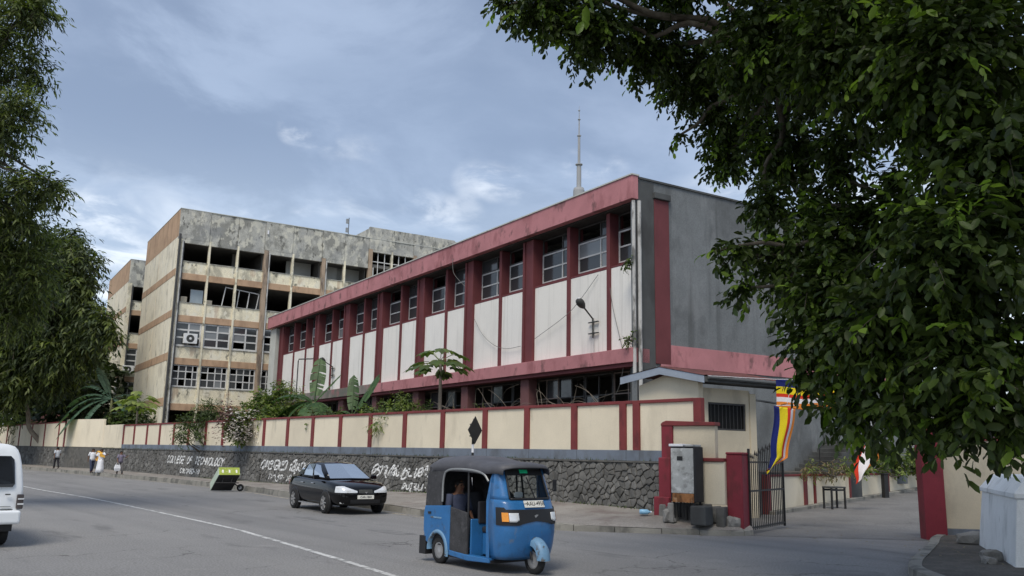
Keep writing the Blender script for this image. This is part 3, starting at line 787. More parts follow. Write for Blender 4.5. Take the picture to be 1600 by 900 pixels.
pil = thing("gate_pillar", "maroon gate pillar beside the open black iron gate", "gate pillar", xf(wing, (1.84, .08, 0)), WR, "maroon gate pillars")
MB().box(0, .44, 0, .56, -.02, 2.03).build("shaft", X['red'], pil, .02)
MB().box(-.012, .452, -.012, .572, 2.03, 2.10).build("cap", X['red'], pil, .03, 2)
pr = thing("gate_pillar", "wide maroon gate pillar under the leaves at the right of the driveway", "gate pillar", (10.62, 22.7, 0), radians(-8), "maroon gate pillars")
MB().box(0, .52, 0, .5, -.02, 2.75).build("shaft", X['red'], pr, .015)
MB().box(-.03, .55, -.03, .53, 2.75, 2.85).build("cap", X['red'], pr, .02)
rw = thing("side_boundary_wall", "plain cream wall with dark plinth right of the wide maroon pillar", "wall", (11.16, 22.8, 0), radians(-8))
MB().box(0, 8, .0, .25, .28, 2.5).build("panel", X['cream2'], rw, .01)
MB().box(0, 8, -.04, .27, -.02, .28).build("plinth", X['bluegrey'], rw, .01)
MB().box(0, 8, -.03, .28, 2.5, 2.6).build("coping", X['maroon'], rw, .01)

cabn = thing("electrical_cabinet", "worn pale grey roadside electrical cabinet on concrete blocks by the gate wall", "electrical cabinet", xf(wing, (.60, -.66, 0)), WR)
MB().box(.0, .71, .012, .50, .80, 2.22).build("housing", X['cabdark'], cabn, .012)
MB().box(.02, .66, -.012, .012, 1.02, 2.18).build("door", X['cab'], cabn, .01)
MB().box(.20, .36, -.02, -.012, 1.86, 1.97).build("vent", X['cabdark'], cabn)
MB().box(-.03, .38, -.03, .5, 2.222, 2.29).build("lid", X['cwhite'], cabn, .01)
MB().box(.43, .66, -.03, .5, 2.222, 2.28).build("lid", X['cab'], cabn, .01)
MB().box(.05, .66, -.02, .011, .79, 1.015).build("cable_panel", X['rust'], cabn, .006)
for xx in (.04, .60):
    for yy in (.03, .42): MB().box(xx, xx + .05, yy, yy + .05, .38, .80).build("leg", X['iron'], cabn)
q = MB()
for i in range(6): q.tube(curve([(.14 + .09 * i, .12, .8), (.15 + .085 * i, .10, .6), (.13 + .09 * i, .16, .40)], 4), .014, 5)
q.build("cables", X['blackp'], cabn)
MB().box(-.10, .07, -.02, .36, .26, .76).build("concrete_block", X['rock'], cabn, .03, 2)
MB().box(.60, 1.03, -.14, .34, .24, .72).build("concrete_block", X['dgrey'], cabn, .03, 2)

# gate: open leaf swung inwards
gt = thing("iron_gate", "open black wrought iron gate leaf with spear tops swung into the driveway", "gate", xf(pil, (.46, .40, 0)), atan2(2.3, 1.55))
GL = 3.0
for i in range(19):
    x_ = .06 + i * (GL - .12) / 18
    zt = 2.0 + .42 * sin(pi * (i / 18) * .5) + (.06 if i % 2 else 0)
    m_ = MB().tube([(x_, 0, .10), (x_, 0, zt - .12)], .014, 6)
    m_.lathe([(.026, zt - .13), (.026, zt - .10), (.002, zt)], (x_, 0, 0), 6)
    m_.build("bar", X['iron'], gt)
for z_ in (.16, 1.1, 1.85):
    MB().box(.0, GL, -.022, .022, z_ - .022, z_ + .022).build("rail", X['iron'], gt)
for x_ in (.0, GL - .05):
    MB().box(x_, x_ + .05, -.03, .03, .06, 2.2).build("stile", X['iron'], gt)

# ---------------------------------------------------------------- guard hut
VA = radians(32.366)
hut = thing("guard_hut", "small cream gatehouse with grey bargeboards and barred dark window", "gatehouse", (6.13, 28.3, 0), VA)
q = MB()
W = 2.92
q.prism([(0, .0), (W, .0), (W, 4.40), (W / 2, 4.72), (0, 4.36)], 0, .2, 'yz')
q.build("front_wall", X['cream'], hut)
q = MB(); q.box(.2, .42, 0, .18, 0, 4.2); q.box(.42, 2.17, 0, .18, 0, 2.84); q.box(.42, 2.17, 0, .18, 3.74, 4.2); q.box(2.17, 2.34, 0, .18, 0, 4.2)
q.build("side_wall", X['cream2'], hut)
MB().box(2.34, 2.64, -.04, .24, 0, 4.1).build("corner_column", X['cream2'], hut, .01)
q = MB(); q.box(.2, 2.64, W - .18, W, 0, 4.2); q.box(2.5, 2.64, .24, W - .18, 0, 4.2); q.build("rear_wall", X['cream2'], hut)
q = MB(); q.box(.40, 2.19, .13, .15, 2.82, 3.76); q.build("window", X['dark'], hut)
wo = bpy.context.scene.objects[-1] if False else None
fr = MB(); fr.box(.42, 2.17, .03, .09, 2.84, 2.90); fr.box(.42, 2.17, .03, .09, 3.68, 3.74); fr.box(.42, .48, .03, .09, 2.9, 3.68); fr.box(2.11, 2.17, .03, .09, 2.9, 3.68)
wfr = fr.build("window_frame", X['dpipe'], hut)
for i in range(9):
    MB().tube([(.60 + i * .175, .06, 2.9), (.60 + i * .175, .06, 3.68)], .012, 5).build("bar", X['dpipe'], wfr)
# roof sheets and boards
for nm, y0, z0, y1, z1 in (("roof_sheet", -.62, 4.53, 1.46, 4.95), ("roof_sheet", 3.55, 4.73, 1.46, 4.95)):
    rr = []
    for i in range(33):
        x_ = -.38 + i * 4.3 / 32
        dz = .022 if i % 2 else 0
        rr.append([(x_, y0, z0 + dz), (x_, y1, z1 + dz)])
    MB().loft(rr, False, False).build(nm, X['rtile'], hut)
q = MB(); q.loft([[(-.36, -.60, 4.29), (-.36, 1.46, 4.69), (-.36, 1.46, 4.93), (-.36, -.60, 4.52)], [(-.32, -.60, 4.29), (-.32, 1.46, 4.69), (-.32, 1.46, 4.93), (-.32, -.60, 4.52)]])
q.build("bargeboard", X['bluegrey2'] if 'bluegrey2' in X else X['bluegrey'], hut)
q = MB(); q.loft([[(-.36, 3.53, 4.46), (-.36, 1.462, 4.69), (-.36, 1.462, 4.93), (-.36, 3.53, 4.72)], [(-.32, 3.53, 4.46), (-.32, 1.462, 4.69), (-.32, 1.462, 4.93), (-.32, 3.53, 4.72)]])
q.build("bargeboard", X['bluegrey2'] if 'bluegrey2' in X else X['bluegrey'], hut)
MB().box(-.30, 3.9, -.60, -.56, 4.33, 4.50).build("eaves_board", X['dgrey'], hut)
MB().box(.2, 3.9, -.56, .2, 4.34, 4.38).build("soffit", X["dgrey"], hut)
MB().tube([(-.2, -.66, 4.46), (3.9, -.66, 4.44)], .05, 6).build("gutter", X['dgrey'], hut)
q = MB(); q.loft([[(2.8, -.5, 3.82), (2.8, 1.2, 4.1)], [(4.6, -.5, 3.74), (4.6, 1.2, 4.02)]], False, False); q.loft([[(2.8, -.5, 3.78), (2.8, 1.2, 4.06)], [(4.6, -.5, 3.70), (4.6, 1.2, 3.98)]], False, False)
q.build("awning", X['dgrey'], hut)

# ---------------------------------------------------------------- low wall along the driveway
dl = thing("driveway_wall", "low cream wall with maroon posts climbing along the driveway", "low wall", (11.2, 33.6, 0), atan2(.753, .657))
SP = 4.69
px_ = [-3.2, 0.0, .93 * 1.0, SP, 2 * SP, 3 * SP, 4 * SP, 5 * SP, 6 * SP]
def dz_(x): return .0325 * max(0, x + 11.26 - 7)
for p in px_:
    wd = .06 if abs(p - .93) < .01 else .15
    MB().box(p - wd, p + wd, -.08, .12, dz_(p) - .1, 1.40).build("post", X['maroon'], dl, .008)
for p, q_ in zip(px_[:-1], px_[1:]):
    z0, z1 = dz_(p), dz_(q_)
    MB().prism([(p + .15, z0 - .1), (q_ - .15, z1 - .1), (q_ - .15, 1.32), (p + .15, 1.32)], -.04, .10).build("panel", X['cream'], dl)
    MB().box(p + .151, q_ - .151, -.07, .13, 1.32, 1.395).build("coping", X['maroon'], dl, .006)
MB().prism([(-3.3, dz_(-3.3) - .1), (6 * SP, dz_(6 * SP) - .1), (6 * SP, dz_(6 * SP) + .13), (-3.3, dz_(-3.3) + .13)], -.32, -.081).build("edging", X['kerb'], dl, .015)
# ================================================================ LONG RED AND WHITE BUILDING
mb_ = thing("workshop_building", "long two storey white panelled building with faded red bands and fascia", "building", (4.626, 33, 0), VA)
LEN = 47.3
DEP = 17.0
# frames are local: x into the building, y along the long front, z up
PIL = [(6.98, 7.86), (12.52, 13.38), (18.05, 18.98), (23.77, 24.60), (29.14, 30.22), (35.0, 35.8), (43.2, 44.15)]
FIN = [1.47, 4.22, 9.84, 15.41, 21.09, 26.66, 32.32, 37.72, 40.47]
FW = .22
SHV = .35
def shy(y_): return y_ + SHV * (1.25 + .042 * y_)
PIL = [(shy(a), shy(c)) for a, c in PIL]
FIN = [shy(a) for a in FIN]
q = MB(); q.box(.0, .32, -.1, 12.7, 11.97, 12.93); q.box(.01, .32, 12.705, 26.0, 11.97, 12.93); q.box(0, .32, 26.005, LEN, 11.975, 12.935)
q.build("fascia", X['pink'], mb_, .012)
MB().box(-.04, .36, -.14, LEN + .04, 12.93, 12.985).build("roof_edge", X['dirtywhite'], mb_)
MB().box(.32, DEP, .3, LEN, 12.2, 12.6).build("roof_slab", X['conc'], mb_)
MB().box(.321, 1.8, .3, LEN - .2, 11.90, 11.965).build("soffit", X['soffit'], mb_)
q = MB(); q.box(.26, DEP, -.0, .3, .9, 12.86); q.build("side_wall", X['grey'], mb_)
MB().box(.20, DEP, -.06, .36, 12.86, 12.94).build("roof_edge", X['dgrey'], mb_)
MB().box(.262, 1.20, -.02, -.001, .9, 12.80).build("corner_strip", X['dgrey'], mb_)
MB().box(1.20, 1.98, -.05, -.001, 5.5, 12.15).build("red_band", X['dkred'], mb_, .006)
MB().box(1.45, DEP, -.048, -.001, 5.42, 6.28).build("red_band", X['pink'], mb_, .006)
MB().box(1.15, 2.02, -.16, -.001, 12.16, 12.42).build("beam_stub", X['dgrey'], mb_, .02)
MB().box(.3, .62, 45.8, LEN, 1.2, 11.9).build("end_wall", X['dirtywhite'], mb_, .01)
MB().box(.63, DEP, LEN - .3, LEN, 1.2, 12.19).build("end_wall", X['dirtywhite'], mb_)
MB().box(DEP - .3, DEP, .31, LEN - .31, 1.2, 12.19).build("rear_wall", X['grey'], mb_)
MB().box(.91, DEP - .31, .31, LEN - .31, 5.55, 5.95).build("floor_slab", X['inside'], mb_)
q = MB(); q.box(.0, .9, -.02, 24.3, 5.49, 6.05); q.build("lower_band", X['pink'], mb_, .012)
MB().box(.004, .9, 24.305, 45.8, 5.49, 6.05).build("lower_band", X['mossband'] if 'mossband' in X else X['pink'], mb_, .012)
MB().box(.10, .62, -.01, 43.0, 5.33, 5.49).build("lower_lip", X['dkred'], mb_, .01)
for a, c in PIL:
    q = MB(); q.box(.51, 1.25, a, c, 6.05, 11.9)
    q.box(.44, .51, a, a + .16, 6.05, 11.88); q.box(.44, .51, c - .16, c, 6.05, 11.88)
    q.build("pillar", X['dkred'], mb_, .006)
for a in FIN:
    MB().box(.50, 1.25, a, a + FW, 6.05, 11.9).build("fin", X['dkred'], mb_, .006)
# panels, sills, windows
cuts = []
edges = [.05]
spans = [(.06, FIN[0]), (FIN[0] + FW, FIN[1]), (FIN[1] + FW, PIL[0][0])]
pf = [(PIL[i][1], PIL[i + 1][0]) for i in range(6)]
fi = 2
for i, (a, c) in enumerate(pf):
    if i < 5:
        f_ = FIN[fi]; fi += 1
        spans += [(a, f_), (f_ + FW, c)]
    else:
        spans += [(a, FIN[7]), (FIN[7] + FW, FIN[8]), (FIN[8] + FW, c)]
PX = .57
def window(par, y0, y1, z0, z1, xf_, rows, cols, fm, axis='y', bw=.05, pale=(), openp=(), dep=.06):
    """frame = one part; its panes are sub-parts. axis 'y': window plane x = xf_ ; axis 'x': plane y = xf_"""
    fr = MB()
    def bx(a0, a1, c0, c1, d0, d1):
        if axis == 'y': fr.box(d0, d1, a0, a1, c0, c1)
        else: fr.box(a0, a1, d0, d1, c0, c1)
    cs = [y0 + (y1 - y0) * t for t in cols]; rsz = [z0 + (z1 - z0) * t for t in rows]
    d0, d1 = xf_ - dep / 2, xf_ + dep / 2
    for t, c_ in enumerate(cs):
        hw = bw / 2
        a0 = max(y0, c_ - hw) if t else y0; a1 = a0 + bw if t < len(cs) - 1 else y1
        if t == len(cs) - 1: a0 = y1 - bw
        bx(a0, a1, z0, z1, d0, d1)
    for t, r_ in enumerate(rsz):
        c0 = r_ - bw / 2
        if t == 0: c0 = z0
        if t == len(rsz) - 1: c0 = z1 - bw
        for u_ in range(len(cs) - 1):
            bx(cs[u_] + bw * (.5 if u_ else 1), cs[u_ + 1] - bw * (.5 if u_ < len(cs) - 2 else 1), c0, c0 + bw, d0 + .004, d1 - .004)
    o = fr.build("window", fm, par)
    for u_ in range(len(cs) - 1):
        for t in range(len(rsz) - 1):
            if (u_, t) in openp: continue
            p = MB(); g = bw * .45
            a0, a1, c0, c1 = cs[u_] + g, cs[u_ + 1] - g, rsz[t] + g, rsz[t + 1] - g
            tl = rnd.uniform(-.012, .012)
            if axis == 'y': p.add([(xf_ - tl, a0, c0), (xf_ + tl, a1, c0), (xf_ + tl, a1, c1), (xf_ - tl, a0, c1)], [(0, 3, 2, 1)])
            else: p.add([(a0, xf_ - tl, c0), (a1, xf_ + tl, c0), (a1, xf_ + tl, c1), (a0, xf_ - tl, c1)], [(0, 1, 2, 3)])
            p.build("pane", X['pane2'] if (u_, t) in pale else X['pane'], o, recalc=False)
    return o
for k, (a, c) in enumerate(spans):
    MB().box(PX, .85, a + .002, c - .002, 6.05, 9.54).build("panel", X['white'], mb_, .006)
    MB().box(PX - .01, 1.25, a + .002, c - .002, 9.54, 9.62).build("sill", X['dkred'], mb_, .006)
    MB().box(.93, 1.08, a + .002, c - .002, 9.62, 9.80).build("window_base", X['dkred'], mb_)
    pale = set()
    if rnd.random() < .5: pale = {(rnd.randint(0, 1), rnd.randint(0, 2))}
    if k in (1,): pale = {(0, 0), (0, 1), (1, 1)}
    window(mb_, a + .01, c - .01, 9.80, 11.16, 1.0, (0, .5, 1), (0, .38, 1), X['frame'], 'y', .065, {(p_[0], min(1, p_[1])) for p_ in pale}, {(rnd.randint(0, 1), rnd.randint(0, 1))} if rnd.random() < .2 else set())
    window(mb_, a + .01, c - .01, 11.165, 11.88, 1.0, (0, 1), (0, .38, 1), X['shadeframe'], 'y', .065, set(), {(rnd.randint(0, 1), 0)})  # top window row, its eave shade painted into the frame colour
MB().box(2.9, 3.0, .31, LEN - .31, 6.0, 11.85).build("inner_partition", X['inside'], mb_)
# lower storey, set back behind columns
for a, c in PIL[:-1]:
    MB().box(.35, .8, a + .1, c - .1, 1.3, 5.33).build("column", X['brownpink'] if 'brownpink' in X else X['dkred'], mb_, .01)
MB().box(.3, .7, .02, .45, 1.3, 5.33).build("column", X['dgrey'], mb_, .01)
MB().box(.95, 1.15, .3, 44, 1.3, 3.0).build("lower_wall", X['grey'], mb_)
yy = .5
k = 0
while yy < 42:
    y1 = yy + 1.85
    window(mb_, yy, y1, 3.0, 5.30, 1.05, (0, .62, 1), (0, .5, 1), X['dpipe'] if k % 3 else X['frame2'] if 'frame2' in X else X['dpipe'], 'y', .05, set(), {(0, 0), (1, 0), (0, 1), (1, 1)} - {(rnd.randint(0, 1), rnd.randint(0, 1))})
    yy = y1 + .06; k += 1
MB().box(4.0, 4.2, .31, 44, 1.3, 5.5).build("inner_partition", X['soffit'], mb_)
MB().tube([(.12, -.03, 5.0), (.12, -.03, 11.9)], .07, 8).build("downpipe", X['pipe'], mb_)
MB().tube([(.34, -.12, .9), (.34, -.12, 11.9)], .075, 8).build("downpipe", X['pipe'], mb_)
tag(stuff(MB().build("x", X['dark'])) if False else mb_, mb_['label'], 'building')

# cables and lamps on the front
def mbw(x_, y_, z_): return xf(mb_, (x_, y_, z_))
for lab, pts in (("thin grey cable sagging across the two white panels nearest the street lamp", [(.5, 2.7, 9.4), (.4, 3.85, 8.45), (.4, 4.9, 7.9), (.44, 7.3, 7.15)]),
                 ("thin grey cable drooping in a curve over the white panels left of the lamp", [(.46, 12.95, 8.75), (.45, 12.05, 7.85), (.45, 10.9, 7.2), (.45, 9.75, 6.92), (.45, 8.5, 6.92)]),
                 ("straight thin cable slanting down the last white panel by the corner", [(.54, 2.1, 9.5), (.5, 1.75, 7.92), (.54, 1.2, 6.15)]),
                 ("loose cable hanging in an arc below the lower red band", [(.2, .72, 5.45), (.25, .9, 5.0), (.3, 1.2, 4.5), (.4, 1.7, 4.2)]),
                 ("loose cable dangling from the red roof fascia", [(-.03, 14.6, 12.15), (-.06, 14.4, 11.4), (.0, 13.9, 10.9), (.1, 13.4, 10.5)])):
    tag(MB().tube(curve([mbw(*p) for p in pts], 6), .012, 5).build("cable", X['cable']), lab, "cable", "loose cables on the long front")
def wall_lamp(y0, z0, dx, dy, dzz, lab):
    t = thing("street_lamp", lab, "street lamp", mbw(.5, y0 + .45, z0), VA, "street lamps on the long front")
    MB().tube([(.0, 0, -1.6), (.0, 0, .1)], .018, 6).build("conduit", X['pipe'], t)
    for z_ in (-.55, -.08): MB().box(-.06, .02, -.32, .32, z_ - .02, z_ + .02).build("bracket", X['lampgrey'], t)
    MB().tube([(-.04, 0, -.75), (-.05, 0, .05), (dx * .65, dy * .65, dzz * .65)], .035, 7).build("arm", X['lampgrey'], t)
    h = MB(); d = Vector((dx, dy, dzz)).normalized()
    p0 = Vector((dx, dy, dzz)) * .62
    h.tube([p0 + d * s_ for s_ in (0, .08, .23, .42, .57, .66)], [.04, .08, .15, .175, .135, .04], 12)
    o = h.build("lamp_head", X['lampgrey'], t, smooth=True)
    g = MB(); g.tube([p0 + d * s_ + Vector((0, 0, .06)) for s_ in (.47, .55, .63)], [.10, .09, .03], 10); g.build("lens", X['clear'], o, smooth=True)
wall_lamp(2.55, 7.5, -1.2, -.55, .62, "dark oval street lamp on a thin arm against the white panel near the corner")
wall_lamp(32.3, 7.7, -1.2, -.75, .45, "small dark street lamp above the big banana plant")
fp = thing("pipe_frame", "thin dark pipe pole with a bent top arm beside the banana plant", "pole", mbw(-.3, 37.9, 0), VA)
MB().tube([(0, 0, 1.4), (0, 0, 8.5), (0, -.15, 8.62), (0, -3.2, 8.4)], .045, 6).build("pole", X['dpipe'], fp)

# dry creeper stems in front of the lower storey
q = MB(); rr = random.Random(8)
for i in range(70):
    y_ = rr.uniform(1.5, 17); z_ = rr.uniform(3.0, 3.6)
    p = [Vector((rr.uniform(.1, .5), y_, z_))]
    d = Vector((rr.uniform(-.1, .1), rr.uniform(-.5, .5), rr.uniform(.2, .5)))
    for k in range(6):
        p.append(p[-1] + d * rr.uniform(.5, 1.0)); d += Vector((rr.uniform(-.1, .1), rr.uniform(-.3, .3), rr.uniform(-.28, .12)))
        if p[-1].z > 5.1: p[-1].z = 5.1
    q.tube([mbw(*v) for v in curve(p, 3)], [.014 * (1 - .6 * t / 18) for t in range(19)], 4)
tag(stuff(q.build("dry_creeper", X['palebark'])), "tangle of dry creeper stems in front of the dark lower storey", "creeper")

# stairs against the side wall, with rail
st = thing("outdoor_stairs", "dark concrete steps with a handrail against the grey side wall", "stairs", mbw(8.4, -1.75, 0), VA)
for i in range(9):
    MB().box(i * .30, i * .30 + .32, 0, 1.5, .1, 1.25 + .17 * (i + 1)).build("step", X['dgrey'], st, .015)
for i in (0, 4, 8):
    MB().tube([(i * .3 + .15, .06, 1.3 + .17 * i), (i * .3 + .15, .06, 2.4 + .17 * i)], .025, 6).build("rail_post", X['iron'], st)
MB().tube([(.1, .06, 2.38), (2.7, .06, 3.85)], .025, 6).build("handrail", X['iron'], st)

# pale building beyond the driveway
wb = thing("far_white_building", "pale white building glimpsed through the leaves beyond the driveway", "building", (22, 62, 0), radians(-14))
MB().box(0, 34, 0, 12, 0, 6.2).build("wall", X['palewall'] if 'palewall' in X else X['white'], wb)
MB().box(-.4, 34.4, -.5, 12.4, 6.2, 6.5).build("roof", X['conc'], wb)
for i in range(8):
    window(wb, 1.5 + i * 4.0, 3.7 + i * 4.0, 3.0, 4.8, -.04, (0, .5, 1), (0, .5, 1), X['frame'], 'x', .08)
MB().box(.0, 34, -.05, 0, 1.0, 2.0).build("pink_band", X['pink'], wb)

# ================================================================ STAINED FOUR STOREY BUILDING
def old_block(name, label, oy, depth, width, tall, detail):
    t = thing(name, label, "building", (-28.557, 72, 0), VA)
    y0 = oy
    ZT = 22.2
    # storeys: opening z range
    ops = [(17.6, 19.2), (14.05, 16.05), (10.3, 12.42), (6.9, 8.8), (2.6, 5.0)]
    cols = [(0.0, .35), (2.55, 2.72), (4.98, 5.15), (7.38, 7.76), (9.95, 10.13), (12.78, 13.12), (14.95, 15.13), (17.4, 17.78), (19.78, 19.95), (22.15, 22.5), (24.5, 24.7), (26.8, 27.2)]
    cols = [c for c in cols if c[1] <= width + .01]
    main = {0.0, 7.38, 12.78, 17.4, 22.15, 26.8}
    for i, (a, c) in enumerate(cols):
        big_ = a in main
        zt = 19.54
        if a > 17: zt = 21.09
        q = MB().box(a, c, y0 - (.14 if big_ else .08), y0 + .3, 1.3, zt - (.02 if big_ else 0))
        o = q.build("column", X['brown'] if (big_ and i) else X['oldcream'], t, .01)
        if big_:
            MB().tube([(c + .10, y0 - .12, 1.4), (c + .10, y0 - .12, 19.3)], .06, 6).build("drainpipe", X['pipe'] if i else X['dpipe'], t)
    if detail:
        MB().tube([(.06, y0 - .26, 1.4), (.06, y0 - .26, 19.9)], .10, 7).build("drainpipe", X['dpipe'], t)
        MB().tube([(.34, y0 - .24, 1.4), (.34, y0 - .24, 19.4)], .07, 7).build("drainpipe", X['pipe'], t)
    for (a, c) in zip(cols[:-1], cols[1:]):
        x0, x1 = a[1], c[0]
        hi = x0 > 17
        pz0, pz1 = (21.1, 23.3) if hi else (19.55, 22.18)
        MB().box(a[0] + (.0 if a[0] else -.02), c[0] - .025, y0 - .03 - (.05 if a[0] in main else 0), y0 + .22, pz0, pz1).build("parapet_panel", X['conc'], t, .01)
        if hi: MB().box(x0, x1, y0 - .07, y0 + .22, 20.85, 21.1).build("lintel", X['conc'], t, .01)
        else: MB().box(x0, x1, y0 - .07, y0 + .22, 19.2, 19.55).build("lintel", X['conc'], t, .01)
        if hi:
            MB().box(x0, x1, y0, y0 + .22, 17.6, 18.6).build("spandrel", X['oldcream'], t, .01)
        for k in range(5):
            top = ops[k][0]; bot = ops[k + 1][1] if k < 4 else 1.3
            if k < 4:
                MB().box(x0, x1, y0 + .02, y0 + .22, bot + .55, top).build("spandrel", X['oldcream'], t, .01)
                MB().box(x0, x1, y0 - .02, y0 + .22, bot, bot + .55).build("band", X['orange'], t, .01)
                MB().box(x0 + .002, x1 - .002, y0 - .04, y0 + .26, top, top + .05).build("sill", X['conc'], t)
            else:
                MB().box(x0, x1, y0 + .02, y0 + .22, 1.3, 2.6).build("spandrel", X['oldcream'], t, .01)
    # windows in the two lower glazed storeys
    for i, (a, c) in enumerate(zip(cols[:-1], cols[1:])):
        x0, x1 = a[1] + .01, c[0] - .01
        if x1 > 17: continue
        op = {0: {(1, 0)}, 1: set(), 2: {(0, 0)}}.get(i, {(0, 1)})
        window(t, x0, x1, 10.36, 12.41, y0 + .12, (0, .36, .68, 1), (0, .52, 1), X['frame'], 'x', .13, {(0, 1), (1, 2)} if i == 1 else ({(0, 1)} if i == 2 else {(1, 2)}), op if detail else set(), .08)
        window(t, x0, x1, 6.96, 8.79, y0 + .12, (0, .36, .70, 1), (0, .28, .55, .80, 1), X['frame'], 'x', .085, {(2, 0)} if i == 1 else set(), {(0, 2), (2, 1), (3, 2), (1, 0)} if i != 1 else {(0, 1), (3, 2), (1, 2)}, .08)
        if i > 2: continue
    # end wall with orange bands
    zt = 22.16
    MB().box(.02, .3, y0 + .31, y0 + depth, 1.3, zt).build("end_wall", X['brown'], t)
    bands = [(16.35, 16.95), (12.75, 13.35), (9.1, 9.75), (5.3, 6.0)]
    MB().box(-.03, .02, y0 + .05, y0 + depth, 19.75, zt).build("end_band", X['orange'], t)
    prev = 19.75
    for (a, c) in bands + [(1.3, 1.3)]:
        ym = y0 + depth * .52
        MB().box(-.02, .02, y0 + .31, ym - .11, c, prev).build("end_panel", X['endcream'], t)
        MB().box(-.02, .02, ym + .11, y0 + depth, c, prev).build("end_panel", X['endcream'], t)
        if c > 1.4:
            MB().box(-.045, .02, y0 + .05, y0 + depth, a, c).build("end_band", X['orange'], t)
        prev = a
    MB().box(-.05, width, y0 - .1, y0 + depth, zt, zt + .06).build("roof_edge", X['dirtywhite'], t)
    # floors, rear wall and inner walls
    for z_ in (5.3, 9.1, 12.7, 16.3, 19.6):
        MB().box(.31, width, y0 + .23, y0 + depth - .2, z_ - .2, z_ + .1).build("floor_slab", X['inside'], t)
    MB().box(.3, width, y0 + depth - .2, y0 + depth, 1.3, zt).build("rear_wall", X['oldcream'], t)
    MB().box(width - .2, width, y0 + .3, y0 + depth - .2, 1.3, zt).build("far_end_wall", X['oldcream'], t)
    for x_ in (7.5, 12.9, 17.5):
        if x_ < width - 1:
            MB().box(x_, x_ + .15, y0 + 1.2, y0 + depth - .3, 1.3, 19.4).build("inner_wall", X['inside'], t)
    if detail:
        for x0, z0, z1 in ((10.2, 16.45, 19.35), (13.3, 16.45, 19.35), (15.2, 16.45, 19.35), (5.2, 16.45, 19.35)):
            dx_ = 2.4 if x0 > 6 else .7
            MB().box(x0, x0 + dx_, y0 + 2.4, y0 + 2.5, z0, z1).build("inner_panel", X['inlight'] if x0 > 6 else X['inside'], t)
        MB().box(17.55, 27.1, y0 + .31, y0 + depth, 22.1, 23.28).build("raised_parapet", X['conc'], t)
        for x_ in (18.4, 19.1, 20.6, 21.3):
            MB().box(x_, x_ + .07, y0 + .1, y0 + .16, 18.6, 20.85).build("window_bar", X['frame'], t)
        MB().box(17.8, 22.1, y0 + .09, y0 + .17, 19.9, 19.98).build("window_bar", X['frame'], t)
    return t
old1 = old_block("stained_block", "mould stained four storey block with empty openings on its upper floors", 0.0, 15.2, 27.2, True, True)
old2 = old_block("rear_stained_block", "farther stained block partly hidden behind the left trees", 24.9, 15.4, 13.2, False, False)
# things standing in the open third floor
def o1(x_, y_, z_): return xf(old1, (x_, y_, z_))
t = thing("whiteboard", "pale blue board leaning inside the open third floor", "board", o1(1.55, .75, 14.05), VA)
MB().box(0, 1.0, 0, .05, .03, 1.3).build("panel", X['boardblue'] if 'boardblue' in X else X['inlight'], t); MB().box(-.03, 1.03, .05, .09, 0, 1.33).build("frame", X['frame'], t)
t = thing("carton", "brown carton beside the pale board on the open third floor", "carton", o1(.75, .7, 14.05), VA, "cartons on the third floor")
MB().box(0, .5, 0, .4, 0, .62).build("box", X['cream2'], t); MB().box(-.004, .504, -.004, .404, .60, .635).build("lid", X['oldcream'], t)
t = thing("carton", "small brown carton at the foot of the first mullion on the open third floor", "carton", o1(2.85, .7, 14.05), VA, "cartons on the third floor")
MB().box(0, .5, 0, .4, 0, .5).build("box", X['cream2'], t); MB().box(-.004, .504, -.004, .404, .48, .52).build("lid", X['oldcream'], t)
t = thing("loose_window_frame", "empty white window frame standing askew in the third floor opening", "window frame", o1(4.1, .4, 14.08), VA)
for s_, e_ in (((0, 0, 0), (.25, 0, 1.75)), ((.25, 0, 1.75), (3.2, 0, 1.45)), ((3.2, 0, 1.45), (3.0, 0, 0)), ((1.45, 0, 1.6), (1.3, 0, 0)), ((2.35, 0, 1.55), (2.2, 0, 0))):
    MB().bar(s_, e_, .07, .07).build("bar", X['frame'], t)
def aircon(pos, lab):
    t = thing("air_conditioner", lab, "air conditioner", pos, VA, "outdoor units on the stained blocks")
    MB().box(-.55, .55, -.36, 0, -.42, .42).build("casing", X['acwhite'], t, .03, 2)
    MB().lathe([(.0, -.375), (.30, -.375), (.33, -.362)], (-.02, 0, 0), 20, 'y').build("fan_guard", X['lampgrey'], t)
    MB().lathe([(.0, -.39), (.11, -.385)], (-.02, 0, 0), 12, 'y').build("fan_hub", X['acwhite'], t)
    for x_ in (-.4, .4): MB().bar((x_, -.3, -.45), (x_, .1, -.45), .05).build("bracket", X['dpipe'], t)
aircon(o1(1.62, -.02, 11.0), "white air conditioner unit hung on the front windows of the stained block")
aircon(o1(.75, 24.78, 10.1), "white air conditioner unit on the rear block between the two end walls")
t = thing("roof_antenna", "thin antenna mast on the roof of the stained block", "antenna", o1(16.4, 3, 22.1), VA)
MB().tube([(0, 0, 0), (0, 0, 2.6)], .04, 5).build("mast", X['dpipe'], t)
for z_ in (1.1, 2.0): MB().box(-.28, -.05, -.1, .1, z_, z_ + .45).build("panel", X['metalgrey'], t)
MB().box(7.5, 7.62, -.22, -.1, 21.0, 21.35).build("floodlight", X['cwhite'], old1)

